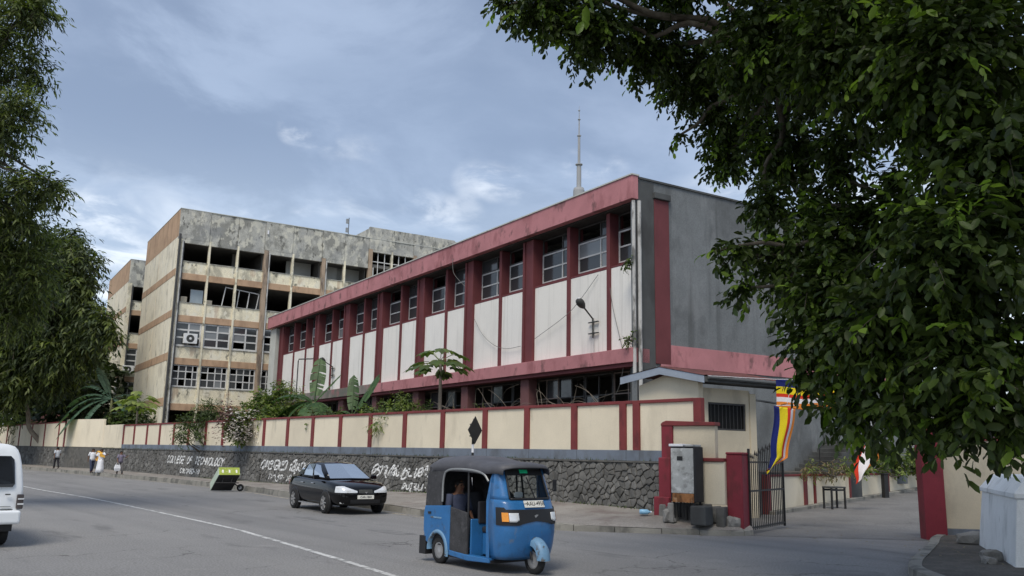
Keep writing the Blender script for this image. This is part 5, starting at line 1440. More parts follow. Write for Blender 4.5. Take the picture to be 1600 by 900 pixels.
def wpane(nm, i0, i1):
    rows = []
    for t_ in (.05, .5, .95):
        pts = []
        for p, q_ in ((B_[i1], T_[i1]), (B_[i0], T_[i0])):
            v = Vector(lerp3(p, q_, t_)); pts.append(v)
        s_ = 1 if i0 == 0 else -1
        rows.append([Vector((v.x + .012 * s_, v.y * .985, v.z + .012)) for v in pts] + [Vector((pts[0].x + .012 * s_, -pts[0].y * .985, pts[0].z + .012))])
    MB().loft(rows, False, False).build(nm, X['carglass'], car)
wpane("windscreen", 0, 1); wpane("rear_window", 9, 8)
def carwheel(par, x_, y_, r, wd, spokes=True):
    o = MB().lathe([(r * .66, -wd / 2), (r * .9, -wd / 2), (r, -wd * .32), (r, wd * .32), (r * .9, wd / 2), (r * .66, wd / 2)], (x_, y_, r), 28, 'y', cap=False).build("wheel", X['tyre'], par, smooth=True)
    sg = 1 if y_ > 0 else -1
    q = MB().lathe([(r * .67, sg * wd * .48), (r * .62, sg * wd * .44), (r * .60, sg * wd * .1), (.0, sg * wd * .05)], (x_, y_, r), 24, 'y', cap=False)
    for k in range(7):
        a_ = 2 * pi * k / 7
        q.bar((x_ + .04 * cos(a_), y_ + sg * wd * .40, r + .04 * sin(a_)), (x_ + r * .62 * cos(a_), y_ + sg * wd * .36, r + r * .62 * sin(a_)), .05, .03)
    q.lathe([(.0, sg * wd * .5), (.06, sg * wd * .46), (.06, sg * wd * .3)], (x_, y_, r), 12, 'y')
    q.build("rim", X['rim'], o)
for x_ in (0, 2.62):
    for y_ in (-.775, .775):
        MB().lathe([(.36, -.02), (.365, .115 if y_ > 0 else -.115), (.33, .12 if y_ > 0 else -.12)], (x_, y_, .335), 24, 'y').build("wheel_arch", X['blackp'], car, smooth=True)
        carwheel(car, x_, y_ * 1.085, .32, .20)
dgc = bpy.context.evaluated_depsgraph_get()
cbv = BVHTree.FromObject(carbody, dgc)
def carpatch(nm, m_, cols, off, nz=6):
    rows = []
    for az, z0, z1 in cols:
        row = []
        for i in range(nz + 1):
            z_ = z0 + (z1 - z0) * i / nz
            d = Vector((cos(radians(az)), sin(radians(az)), 0))
            c_ = Vector((2.75, 0, z_))
            h_ = cbv.ray_cast(c_ + d * 3, -d, 4)
            p_ = h_[0] if h_[0] else c_ + d * .8
            row.append(p_ + (h_[1] if h_[0] else d) * off)
        rows.append(row)
    return MB().loft(rows, False, False).build(nm, m_, car, smooth=True)
for sg in (-1, 1):
    carpatch("headlight", X['clear'], [(sg * (18 + 42 * u_), .62 + .02 * u_ + .02 * (1 - u_), .69 + .13 * min(1, u_ * 1.6) - .03 * max(0, u_ - .7)) for u_ in [k_ / 10 for k_ in range(11)]], .008)
    MB().obox((3.44, sg * .60, .36), (.05, -sg * .05, 0), (.03, sg * .10, 0), (0, 0, .035)).build("fog_lamp", X['clear'], car, .01)
    MB().obox((2.0, sg * .96, 1.05), (.06, 0, 0), (0, .09, 0), (0, 0, .065)).build("wing_mirror", X['carblack'], car, .03, 2)
    for x_ in (1.45, .55): MB().box(x_, x_ + .2, sg * .893, sg * .918, .84, .87).build("door_handle", X['chrome'], car, .006)
    MB().box(.42, 2.2, sg * .88, sg * .90, .225, .26).build("sill_strip", X['chrome'], car)
    MB().box(-.86, -.70, sg * .60, sg * .80, .72, .90).build("tail_lamp", X['redlamp'], car, .02)
carpatch("grille", X['lampgrey'], [(a_, .63, .73) for a_ in range(-15, 16, 3)], .006)
carpatch("lower_intake", X['blackp'], [(a_, .33, .44) for a_ in range(-30, 31, 6)], .006)
q = MB(); q.add([(3.62, -.05, .68), (3.63, 0, .62), (3.62, .05, .68), (3.63, 0, .655)], [(0, 1, 2, 3)]); q.build("badge", X['chrome'], car)
MB().box(3.575, 3.615, -.26, .26, .46, .57).build("number_plate", X['plate'], car, .003)
put_text("CAR-1860", .085, (3.618, 0, .515), (0, 1, 0), (0, 0, 1), X['ink'], car)

# ================================================================ WHITE VAN
van = thing("white_van", "white van cut by the left edge of the picture", "van", (-10.14, 16.95, 0), AS)
vs_ = [(0, .62, .93), (.03, .5, .985), (.12, .42, 1.0), (.6, .38, 1.0), (2.5, .36, 1.0), (3.9, .36, 1.0), (4.4, .38, .95), (4.65, .42, .85)]
rows = []
for x_, zb, k_ in vs_:
    zt = 2.0 if x_ < 3.4 else (1.6 if x_ < 4 else 1.1)
    lean = lambda z_: x_ + (0.22 * max(0, (z_ - 1.0)) ** 1.5 if x_ < .2 else 0)
    half = [(0, zb), (.74 * k_, zb), (.83 * k_, zb + .10), (.845 * k_, .95), (.83 * k_, 1.15), (.775 * k_, min(1.62, zt - .25)), (.70 * k_, zt - .13), (.58 * k_, zt - .035), (0, zt)]
    rows.append([(lean(z_), y_, z_) for y_, z_ in half] + [(lean(z_), -y_, z_) for y_, z_ in half[-2:0:-1]])
MB().loft(rows).build("body", X['vanwhite'], van, smooth=True, sub=1)
gy = [(-.62, 1.14), (.62, 1.14), (.655, 1.20), (.615, 1.66), (.55, 1.73), (-.55, 1.73), (-.615, 1.66), (-.655, 1.20)]
def vx(z_): return -.012 + .22 * max(0, (z_ - 1.0)) ** 1.5
q = MB(); q.add([(vx(z_) - .004, y_, z_) for y_, z_ in gy], [tuple(range(8))]); q.build("rear_window", X['vanglass'], van)
for sg in (-1, 1):
    o = MB().box(-.035, .10, sg * .715, sg * .835, .72, 1.0).build("tail_lamp", X['lampdark'], van, .02, 2)
    MB().box(-.042, .06, sg * .73, sg * .838, .80, .83).build("reflector", X['clear'], o); MB().box(-.042, .06, sg * .73, sg * .838, .90, .925).build("reflector", X['clear'], o)
    MB().box(1.2, 3.2, sg * .80, sg * .835, 1.15, 1.62).build("side_window", X['vanglass'], van)
MB().box(-.14, .12, -.80, .80, .44, .70).build("rear_bumper", X['vanwhite'], van, .05, 3)
MB().box(-.03, .0, -.66, .66, .705, .72).build("tailgate_seam", X['lampgrey'], van)
MB().box(-.03, .0, -.70, -.55, .66 + .14, .70 + .14).build("tailgate_handle", X['lampgrey'], van) if False else None
MB().obox((-.025, -.55, 1.0), (.012, 0, 0), (0, .045, 0), (0, 0, .012)).build("tailgate_lock", X['lampgrey'], van)
MB().box(-.032, -.002, -.62, -.42, .765, .78).build("badge_strip", X['metalgrey'], van)
MB().box(.05, .9, -.70, .70, .30, .46).build("underbody", X['blackp'], van)
for x_ in (1.0, 3.5):
    for y_ in (-.60, .60): carwheel(van, x_ - .35 if x_ < 2 else x_, y_, .32, .22)

# ================================================================ SMALL THINGS
# tipped handcart at the kerb
ct = thing("handcart", "lime green box handcart tipped forward beside the kerb", "handcart", (-13.15, 41.3, 0), 0)
Lv = Vector((.45, -.42, .66)).normalized(); Wv = Vector((.86, .38, 0)).normalized(); Hv = Lv.cross(Wv).normalized()
if Hv.z < 0: Hv = -Hv
c0 = Vector((0, 0, 0.02)) - Hv * 0
LL, WW, HH = .98, .92, .50
cen = Vector((-.05, 0.05, .56))
for nm, c_, a_, b_, d_, m_ in (("end_board", cen + Lv * LL / 2, Wv * WW / 2, Hv * HH / 2, Lv * .015, 'cartgreen'), ("end_board", cen - Lv * LL / 2, Wv * WW / 2, Hv * HH / 2, Lv * .015, 'cartgreen'),
                               ("side_board", cen - Wv * WW / 2, Lv * LL / 2, Hv * HH / 2, Wv * .015, 'cartside'), ("side_board", cen + Wv * WW / 2, Lv * LL / 2, Hv * HH / 2, Wv * .015, 'cartside'),
                               ("base_board", cen - Hv * HH / 2, Lv * LL / 2, Wv * WW / 2, Hv * .015, 'cabdark'), ("lid", cen + Hv * HH / 2, Lv * LL / 2, Wv * WW / 2, Hv * .015, 'cartside')):
    MB().obox(c_, a_, b_, d_).build(nm, X[m_], ct, .006)
for k in (-.32, 0, .34):
    MB().obox(cen + Lv * (LL / 2 + .018) + Wv * k * WW - Hv * .02, Wv * .035, Hv * .10, Lv * .004).build("reflector", X['plate'], ct)
ax = cen - Hv * (HH / 2 + .14) + Lv * .12
MB().tube([ax - Wv * .52, ax + Wv * .55], .025, 6).build("axle", X['iron'], ct)
for sg in (-1, 1):
    for e_ in (-.2, .2): MB().bar(cen - Hv * HH / 2 + Wv * sg * .2 + Lv * (.12 + e_), ax + Wv * sg * .2, .03).build("strut", X['iron'], ct)
wc = Vector((.60, .33, .17))
o = MB().lathe([(.08, -.05), (.14, -.05), (.165, -.02), (.165, .02), (.14, .05), (.08, .05)], wc, 18, 'y', cap=False).build("wheel", X['tyre'], ct, smooth=True)
MB().lathe([(0, -.03), (.09, -.03), (.09, .03), (0, .03)], wc, 14, 'y').build("rim", X['rim'], o)
MB().bar(wc, ax + Wv * .3, .04).build("wheel_arm", X['iron'], ct)

# diamond warning sign seen from behind
sg_ = thing("warning_sign", "dark back of a diamond road sign on a white banded pole", "road sign", (-1.12, 27.2, .22), radians(62))
for i in range(9):
    MB().tube([(0, 0, i * .25), (0, 0, i * .25 + .25)], .038, 8).build("pole_band", X['cwhite'] if i % 2 else X['ink'], sg_)
D_ = .43
q = MB(); q.prism([(-D_, 2.43), (0, 2.43 - D_), (D_, 2.43), (0, 2.43 + D_)], -.075, -.055); q.build("plate", X['signblack'], sg_, .004)
for z_ in (2.25, 2.60): MB().box(-.22, .22, -.055, .0, z_ - .02, z_ + .02).build("clamp", X['lampgrey'], sg_)
MB().tube([(0, -.02, 2.2), (0, -.02, 2.78)], .03, 7).build("pole_top", X['lampgrey'], sg_)

# flags
def cloth(nm, P, nu, nv, mats, bandf, par):
    mb = MB(); 
    pts = [[P(i / nu, j / nv) for j in range(nv + 1)] for i in range(nu + 1)]
    o_ = 0
    mb.v = [p for r_ in pts for p in r_]
    for i in range(nu):
        for j in range(nv):
            a_ = i * (nv + 1) + j
            mb.f.append([a_, a_ + 1, a_ + nv + 2, a_ + nv + 1]); mb.m.append(bandf((i + .5) / nu, (j + .5) / nv))
    o = mb.build(nm, mats, par, smooth=True, recalc=False)
    md = o.modifiers.new("solid", 'SOLIDIFY'); md.thickness = .004
    return o
FM = [X['fblue'], X['fyellow'], X['fred'], X['fwhite'], X['forange']]
fl1 = thing("striped_flag", "striped flag stretched flat along a string below the hut eaves", "flag", (7.66, 25.0, 4.2), radians(-8), "striped festival flags by the gate")
def P1(u, v): return (1.7 * u, .05 * sin(9 * u + v), -.80 * v - .05 * sin(pi * u) + .015 * sin(12 * u))
def b1(u, v):
    if u > .82: return int(min(4, v * 5))
    return [0, 0, 1, 1, 2, 3, 3, 2][min(7, int(v * 8))] if v < .78 else 4
cloth("fabric", P1, 36, 24, FM, b1, fl1)
MB().tube([(-1.9, .3, .12), (0, 0, .0), (1.7, 0, .02), (4.5, -1.2, .4)], .008, 5).build("string", X['cwhite'], fl1)
fl2 = thing("striped_flag", "striped flag hanging limp in a long twist beside the gate", "flag", (7.78, 24.5, 3.42), 0, "striped festival flags by the gate")
def P2(u, v):     # u across, v down
    wd = .62 * (1 - .35 * v) * (1 if v < .72 else max(.12, 1 - (v - .72) * 3.2))
    cx = -.05 - .25 * v - (.0 if v < .72 else (v - .72) * 1.3)
    return (cx + (u - .5) * wd + .03 * sin(8 * v), .10 * sin(u * 7 + 2.5 * v) * (1 - .3 * v), -1.95 * v - .10 * u * (1 - v) + (.22 * u if v > .72 else 0) * (v - .72) * 3)
def b2(u, v): return [0, 0, 1, 1, 2, 3, 4][min(6, int(u * 7))]
cloth("fabric", P2, 28, 40, FM, b2, fl2)
MB().tube([(-.3, 0, 0), (.35, 0, .02)], .012, 5).build("toggle_rod", X['cwhite'], fl2)
MB().tube([(.0, 0, .0), (.25, .2, .75)], .006, 4).build("cord", X['cwhite'], fl2)
fl3 = thing("striped_flag", "orange white and red flag drooping before the driveway wall", "flag", (13.2, 32.2, 2.5), 0, "striped festival flags by the gate")
def P3(u, v):
    wd = .30 + .62 * sin(pi * min(1, v * 1.1)) ** 1.2
    return (-.05 - .38 * v ** 1.2 + (u - .4) * wd, .10 * sin(u * 6 + 2 * v), -1.42 * v + .42 * u * v)
def b3(u, v): return [2, 3, 3, 4, 4][min(4, int(u * 5))]
cloth("fabric", P3, 20, 28, FM, b3, fl3)
MB().tube([(-.1, 0, 0), (.2, 0, .0), (.1, 0, .9)], .008, 4).build("cord", X['cwhite'], fl3)

stl = thing("stool", "small dark square topped stool on the driveway", "stool", (12.22, 33.3, gz(12.2, 33.3)), radians(20))
MB().box(-.34, .34, -.26, .26, .76, .82).build("seat", X['dgrey'], stl, .01)
for sx in (-.30, .30):
    for sy in (-.22, .22): MB().box(sx - .028, sx + .028, sy - .028, sy + .028, 0, .76).build("leg", X['iron'], stl)
for sy in (-.22, .22): MB().box(-.27, .27, sy - .015, sy + .015, .66, .73).build("apron", X['iron'], stl)
bo = thing("iron_post", "short dark iron post standing in front of the driveway wall", "post", (16.4, 38.6, gz(16.4, 38.6)), .3)
MB().box(-.11, .11, -.11, .11, -.05, 1.0).build("shaft", X['iron'], bo, .01); MB().box(-.14, .14, -.14, .14, 1.0, 1.05).build("cap", X['iron'], bo, .01)

bt = thing("plastic_bottle", "pale blue plastic bottle lying by the foot of the stone wall", "bottle", (3.72, 24.2, .40), radians(-10))
bt.scale = (.75,) * 3
MB().lathe([(0, -.20), (.085, -.19), (.095, -.1), (.09, .08), (.04, .16), (.035, .2), (0, .2)], (0, 0, .095), 14, 'x').build("body", X['bottle'], bt, smooth=True)
MB().lathe([(0, .2), (.04, .2), (.04, .24), (0, .24)], (0, 0, .095), 10, 'x').build("cap", X['cwhite'], bt)
def rock(pos, s, lab, seed):
    r = random.Random(seed); bm = bmesh.new(); bmesh.ops.create_icosphere(bm, subdivisions=2, radius=1)
    for v in bm.verts:
        f = 1 + .16 * sin(4 * v.co.x + seed) + .14 * sin(5 * v.co.y + 2 * seed) + r.uniform(-.06, .06)
        v.co = Vector((max(-.8, min(.8, v.co.x)) * s[0], max(-.8, min(.8, v.co.y)) * s[1], max(-.6, min(.7, v.co.z)) * s[2])) * f
    me = bpy.data.meshes.new("loose_rock"); bm.to_mesh(me); bm.free(); me.materials.append(X['rock'])
    o = link("loose_rock", me); o.location = pos; tag(o, lab, "rock", "loose rocks on the right pavement")
rock((10.55, 20.3, .25), (.48, .2, .20), "flat pale rock lying against the foot of the white wall", 1)
rock((9.15, 17.0, .22), (.26, .15, .15), "small pale rock nearest the camera on the right pavement", 2)
rock((8.85, 16.5, .18), (.16, .12, .10), "small rock chip beside the nearest pale rock", 3)
rock((5.85, 23.9 - .75, .30), (.22, .20, .22), "grey rock between the concrete block and the gate pillar", 4)
rock((4.25, 23.55, .42), (.18, .2, .24), "dark rock leaning by the left leg of the electrical cabinet", 5)

# right pavement with curved kerb, planter wall
kp2 = curve([(11.3, 23.2, 0), (10.5, 22.0, 0), (9.6, 20.3, 0), (8.4, 18.2, 0), (7.5, 16.6, 0), (7.0, 15.2, 0), (6.9, 12.5, 0), (7.1, 6, 0)], 8)
rows = []
for p in kp2: rows.append([(p.x, p.y, .13), (p.x + 4, p.y + .4, .15), (p.x + 14, p.y + 1, .16)])
struct(MB().loft(rows, False, False).build("corner_pavement", X['soil']))
kr2 = bpy.data.objects.new("corner_kerb", None); COL.objects.link(kr2); kr2['kind'] = 'structure'; kr2['label'] = "curved concrete kerb round the right pavement corner"
for i in range(0, len(kp2) - 3, 3):
    rows = []
    for p0, p1 in zip(kp2[i:i + 4], kp2[i + 1:i + 5] if i + 5 <= len(kp2) else kp2[i + 1:] + [kp2[-1] * 2 - kp2[-2]]):
        d = (p1 - p0).normalized(); nn = Vector((d.y, -d.x, 0)); nn = nn if nn.x < 0 else -nn
        rows.append([p0 + nn * .10 + Vector((0, 0, -.04)), p0 + nn * .08 + Vector((0, 0, .13)), p0 + nn * .04 + Vector((0, 0, .15)), p0 - nn * .14 + Vector((0, 0, .15)), p0 - nn * .14 + Vector((0, 0, -.04))])
    MB().loft(rows).build("kerb_stone", X['kerb'], kr2)
pw = thing("white_wall", "thick white painted wall with sloped coping at the right edge", "wall", (8.98, 15.95, .10), 0)
fpn = [(0, 0), (6.5, -.9), (8.5, 3.4), (1.62, 4.25)]
inset = lambda k_, z_: [(x_ + (3.9 - x_) * k_, y_ + (1.7 - y_) * k_, z_) for x_, y_ in fpn]
MB().loft([inset(-.0, -.1), inset(.05, 1.22)]).build("body", X['planter'], pw, .02, 2)
MB().loft([inset(.035, 1.22), inset(.037, 1.31), inset(.11, 1.58), inset(.16, 1.61)]).build("coping", X['planter'], pw, .02, 2)
MB().loft([inset(.162, 1.55), inset(.164, 1.59)]).build("soil_top", X['soil'], pw)
# ================================================================ VEGETATION
LT = {'broad': [(0, 0, 0), (.45, 0, -.05), (1, 0, -.16), (.28, .20, .03), (.72, .23, .0), (.28, -.20, .03), (.72, -.23, .0)],
      'narrow': [(0, 0, 0), (.5, 0, -.05), (1, 0, -.25), (.28, .125, .0), (.65, .11, -.06), (.28, -.125, .0), (.65, -.11, -.06)],
      'round': [(0, 0, 0), (.5, 0, -.04), (1, 0, -.1), (.25, .28, .03), (.75, .26, .02), (.25, -.28, .03), (.75, -.26, .02)]}
LF = [(0, 1, 3), (1, 4, 3), (1, 2, 4), (0, 5, 1), (1, 5, 6), (1, 6, 2)]
LF4 = np.array(LF)
def leaf_arrays(P, D, S_, kind, nprng):
    """P positions, D directions, S_ lengths -> (verts, faces)"""
    T = np.array(LT[kind])
    D = D / np.maximum(np.linalg.norm(D, axis=1, keepdims=True), 1e-6)
    U_ = np.zeros_like(D); U_[:, 2] = 1
    U_ = U_ + nprng.normal(0, .45, D.shape)
    W_ = np.cross(U_, D); W_ /= np.maximum(np.linalg.norm(W_, axis=1, keepdims=True), 1e-6)
    Nn = np.cross(D, W_)
    V = P[:, None, :] + S_[:, None, None] * (T[None, :, 0, None] * D[:, None, :] + T[None, :, 1, None] * W_[:, None, :] + T[None, :, 2, None] * Nn[:, None, :])
    n = len(P)
    Fc = (LF4[None] + (np.arange(n) * 7)[:, None, None]).reshape(-1, 3)
    return V.reshape(-1, 3), Fc
def np_mesh(name, V, Fc, mats, mi=None):
    me = bpy.data.meshes.new(name)
    me.vertices.add(len(V)); me.vertices.foreach_set('co', V.astype(np.float32).ravel())
    me.loops.add(len(Fc) * 3); me.loops.foreach_set('vertex_index', Fc.astype(np.int32).ravel())
    me.polygons.add(len(Fc)); me.polygons.foreach_set('loop_start', np.arange(0, len(Fc) * 3, 3, dtype=np.int32))
    try: me.polygons.foreach_set('loop_total', np.full(len(Fc), 3, dtype=np.int32))
    except Exception: pass
    for q in mats: me.materials.append(q)
    if mi is not None: me.polygons.foreach_set('material_index', np.asarray(mi, dtype=np.int32))
    me.update(calc_edges=True); me.validate()
    return me
def twigs(lobes, per, rng, nleaf, size0, droop, spread, outward=.9, shell=.35, flat=1.0, sizef=None):
    """leaf positions on short drooping twigs spread through the lobes; returns P, D, S, and twig polylines"""
    P, D, S_, TW_ = [], [], [], []
    for (x, y, z, r_) in lobes:
        size = size0 * (sizef(y) if sizef else 1)
        n = max(6, int(per * r_ * r_ / (size / size0) ** 1.6))
        for k in range(n):
            v = rng.normal(0, 1, 3); v /= np.linalg.norm(v)
            rad_ = r_ * (1 - shell * rng.random() ** 1.2) * (1 + .10 * rng.normal())
            c = np.array([x, y, z]) + v * rad_ * np.array([1, 1, flat]) * .92
            d = v * outward + rng.normal(0, .45, 3) + np.array([0, 0, -droop]); d /= np.linalg.norm(d)
            ln = size * nleaf * .30
            pts = []
            for i in range(nleaf):
                t = i / (nleaf - 1)
                p = c + d * ln * (t - .3) + np.array([0, 0, -droop * .35 * ln * t * t])
                pts.append(p)
                sd = np.cross(d, [0, 0, 1.0]); sd /= max(np.linalg.norm(sd), 1e-5)
                s_ = 1 if i % 2 else -1
                ld = d * .55 + sd * s_ * spread * (1 - .5 * t) + np.array([0, 0, -droop * .8]) + rng.normal(0, .28, 3)
                P.append(p); D.append(ld); S_.append(size * rng.uniform(.65, 1.15))
            TW_.append([pts[0], pts[len(pts) // 2], pts[-1]])
    return np.array(P), np.array(D), np.array(S_), TW_
def limb_path(a, c, r, n=6, sag=0.0):
    a, c = Vector(a), Vector(c)
    pts = [a]
    for i in range(1, n):
        t = i / n
        p = a.lerp(c, t) + Vector((r.uniform(-1, 1), r.uniform(-1, 1), r.uniform(-1, 1))) * (c - a).length * .045
        p.z += sag * sin(pi * t)
        pts.append(p)
    pts.append(c)
    return curve(pts, 3)
def tree(name, label, base, trunk, tr, lobes, kind, size, per, nleaf, droop, spread, mats, seed, group=None, frac2=.0, bark='bark', shell=.35, limbs=True, twigs_on=.12, flat=1.0, forks=None, own=0, own_mat=None, view=None, lr=.35, upper=None, sizef=None):
    t = thing(name, label, "tree", base, 0, group)
    bv = Vector(base)
    r = random.Random(seed); rng = np.random.default_rng(seed)
    tp = curve([Vector(p) - bv for p in trunk], 5)
    rs_ = [tr * (1 - .45 * i / (len(tp) - 1)) * (1.25 if i == 0 else 1) for i in range(len(tp))]
    MB().tube(tp, rs_, 12).build("trunk", X[bark], t, smooth=True)
    top = tp[-1]
    if limbs:
        for (x, y, z, rr) in lobes:
            q = Vector((x, y, z)) - bv
            f = top
            if forks: f = min([Vector(k) - bv for k in forks] + [top], key=lambda k: (k - q).length)
            pth = limb_path(f, q, r, 6, .06 * (q - f).length)
            r0_ = max(.02, min(tr * lr, .035 * (q - f).length + .02))
            MB().tube(pth, [r0_ * (1 - .75 * i / (len(pth) - 1)) for i in range(len(pth))], 7).build("branch", X[bark], t, smooth=True)
        if forks:
            for k in forks:
                pth = limb_path(top, Vector(k) - bv, r, 6, .3)
                MB().tube(pth, [tr * .55 * (1 - .5 * i / (len(pth) - 1)) for i in range(len(pth))], 9).build("branch", X[bark], t, smooth=True)
    P, D, S_, TW_ = twigs(lobes, per, rng, nleaf, size, droop, spread, shell=shell, flat=flat, sizef=sizef)
    if upper:
        P2_, D2_, S2_, TW2_ = twigs(upper, 20, rng, nleaf, size * 2.0, droop, spread, shell=.8)
        P = np.vstack([P, P2_]); D = np.vstack([D, D2_]); S_ = np.concatenate([S_, S2_]); TW_ = TW_ + TW2_
        for (x, y, z, rr) in upper:
            q = Vector((x, y, z)) - bv
            pth = limb_path(tp[-1], q, r, 6, .5)
            MB().tube(pth, [.14 * (1 - .7 * i / (len(pth) - 1)) for i in range(len(pth))], 7).build("branch", X[bark], t, smooth=True)
    P = P - np.array(base)
    grp = np.repeat(rng.random(len(TW_)) < frac2, nleaf)
    chosen = np.zeros(len(P), bool)
    if own:
        dist = np.linalg.norm(P + np.array(base) - np.array(view), axis=1)
        inview = (P[:, 1] + base[1] > 1) & ((P[:, 0] + base[0]) / np.maximum(P[:, 1] + base[1], .1) < .60)
        cand = np.where(grp & inview)[0]
        cand = cand[np.argsort(dist[cand])][:own]
        chosen[cand] = True
    keep = ~chosen
    V, Fc = leaf_arrays(P[keep], D[keep], S_[keep], kind, rng)
    mi = np.repeat(grp[keep].astype(int), 6)
    me = np_mesh("crown", V, Fc, [X[m_] for m_ in mats], mi if len(mats) > 1 else None)
    tm = MB()
    for k, tw_ in enumerate(TW_):
        if r.random() < twigs_on: tm.tube([Vector(p) - bv for p in tw_], [size * .035, size * .025, size * .012], 4, cap=False)
    cr = link("crown", me, t)
    if tm.v:
        stuff(tm.build("twigs", X[bark], t, recalc=False))
    stuff(cr)
    if own:
        crr = cr
        for i in np.where(chosen)[0]:
            V, Fc = leaf_arrays(np.zeros((1, 3)), D[i:i + 1], S_[i:i + 1] * 1.1, kind, rng)
            m_ = np_mesh("leaf", V, Fc, [X[own_mat]])
            o = bpy.data.objects.new("leaf", m_); COL.objects.link(o); o.parent = crr; o.location = P[i]
    return t

# big broad-leaved tree growing from the planter at the right, overhanging the gate
RT = [(0.5, 14.85, 10.14, 0.63), (-0.16, 14.85, 10.16, 0.24), (1.45, 14.85, 9.71, 0.72), (2.51, 15.53, 9.75, 0.72), (3.57, 16.2, 9.49, 0.85), (4.37, 16.2, 8.56, 0.8), (4.1, 16.2, 7.71, 0.42), (3.23, 16.2, 8.17, 0.1), (4.23, 13.5, 8.89, 1.09), (5.05, 12.15, 8.01, 1.06), (5.78, 10.8, 7.27, 1.14), (4.86, 14.85, 7.41, 0.78), (4.33, 14.18, 6.24, 0.4), (4.5, 13.5, 5.14, 0.57), (3.66, 13.5, 5.18, 0.27), (3.25, 13.5, 5.2, 0.09), (3.71, 13.5, 4.61, 0.2), (4.73, 12.83, 4.35, 0.68), (4.45, 12.56, 3.58, 0.43), (4.31, 12.56, 3.11, 0.17), (4.72, 11.88, 3.15, 0.53), (4.63, 11.61, 2.55, 0.29), (4.98, 11.07, 3.74, 0.82), (5.15, 12.83, 5.1, 0.6), (5.38, 10.12, 4.46, 0.94), (5.84, 10.8, 5.97, 0.57), (6.1, 10.12, 5.6, 0.75), (5.58, 10.12, 3.23, 0.82), (4.99, 10.8, 2.66, 0.46), (5.29, 10.26, 2.48, 0.33), (5.77, 9.99, 2.44, 0.32), (5.81, 11.48, 6.83, 0.57), (4.49, 12.15, 2.59, 0.15), (5.42, 13.5, 6.99, 0.46), (5.71, 12.15, 5.52, 0.38), (2.89, 14.85, 10.84, 0.83), (5.39, 13.5, 10.57, 1.26), (6.82, 12.15, 9.53, 1.13), (7.77, 11.48, 7.54, 0.93), (7.71, 11.48, 5.19, 0.93), (7.52, 11.48, 3.42, 0.93), (6.72, 14.18, 9.53, 0.97), (5.68, 16.2, 9.33, 0.8), (4.9, 13.5, 6.0, 0.38), (5.33, 12.83, 5.66, 0.32), (5.86, 12.83, 6.18, 0.32), (5.28, 13.5, 6.49, 0.26)]
RTOP = [(1.5, 7, 11.5, 2.3), (5, 6.5, 12, 2.3), (9, 8, 12.5, 2.3), (3, 10.5, 12.5, 2.3), (7, 11.5, 13.5, 2.3), (11, 12.5, 13, 2.3), (1.5, 13.5, 12, 2.3), (5, 15, 13.5, 2.3), (9, 16, 14, 2.3), (4.5, 3.5, 11, 2.3), (9, 4, 11.5, 2.3), (13, 8, 11.5, 2.3)]  # upper crown out of view, added to shade the foliage below
tree("broadleaf_tree", "big dark broad leaved tree overhanging the gate from the right edge", (11.6, 17.2, 1.6),
     [(11.6, 17.2, 1.2), (11.3, 17.0, 3.2), (10.6, 16.4, 5.2), (9.6, 15.4, 6.6)], .55, RT, 'broad', .165, 420, 9, .45, .85, ('rleaf', 'rleafy'), 21,
     frac2=.13, shell=.75, twigs_on=.10, forks=[(7.2, 13.2, 7.6), (6.6, 12.6, 5.0), (5.0, 14.5, 9.0)], upper=RTOP, sizef=lambda y: float(np.interp(y, [10, 12.5, 15.5], [1.18, 1.0, .85])), own=290, own_mat='rleafy', view=(0, 0, 1.95), lr=.16)
LTREE = [(-15.75, 24.0, 13.84, 1.47), (-14.73, 24.0, 14.9, 0.87), (-17.29, 25.0, 12.2, 2.04), (-15.03, 24.0, 11.03, 0.98), (-14.3, 23.5, 11.43, 0.74), (-15.73, 25.0, 9.18, 1.43), (-14.0, 24.0, 9.4, 0.64), (-13.2, 24.0, 9.35, 0.31), (-15.54, 26.0, 7.85, 1.33), (-17.81, 26.0, 8.62, 2.13), (-16.05, 27.0, 6.43, 1.01), (-18.09, 27.0, 6.18, 1.66), (-18.25, 25, 15, 2.21), (-14.52, 25.0, 8.5, 0.83), (-14.62, 26.0, 7.25, 0.86), (-13.77, 24.5, 9.25, 0.63), (-15.56, 27.0, 6.42, 1.1), (-14.35, 24.0, 14.68, 0.62), (-14.71, 24.5, 13.06, 0.72)]
tree("leafy_tree", "tall light green narrow leaved tree reaching in from the left edge", (-21.5, 22.5, 0), [(-21.5, 22.5, -.1), (-21.2, 22.8, 3), (-20.4, 23.3, 6), (-19.4, 24, 8.8)], .42, LTREE,
     'narrow', .21, 215, 9, .28, .9, ('lleaf', 'gleaf'), 4, frac2=.35, shell=.9, twigs_on=.25, forks=[(-17.5, 24.4, 11)], lr=.2)
LBACK = [(-39.52, 75.6, 17.85, 2.76), (-41.94, 76.8, 14.5, 3.85), (-36.36, 74.4, 13.05, 1.64), (-39.23, 76.8, 10.57, 2.58), (-50.22, 80.4, 9.61, 5.39), (-51.37, 80.4, 17.97, 5.92), (-34.68, 73.2, 12.45, 0.78), (-37.8, 74.4, 15.57, 1.47), (-42.6, 79.2, 20.01, 2.43), (-45.6, 79.2, 14.61, 4.42), (-34.3, 73.5, 11.3, 0.8), (-35.8, 74, 11.6, 1.0)]
tree("leafy_tree", "dense green tree behind the cream wall in front of the rear block", (-56, 90, 1.4), [(-56, 90, 1.2), (-55, 89, 5), (-51, 85, 9), (-46, 81, 12)], .45, LBACK,
     'narrow', .66, 62, 8, .5, .9, ('gleaf', 'lleaf'), 5, frac2=.35, shell=.8, twigs_on=.1)
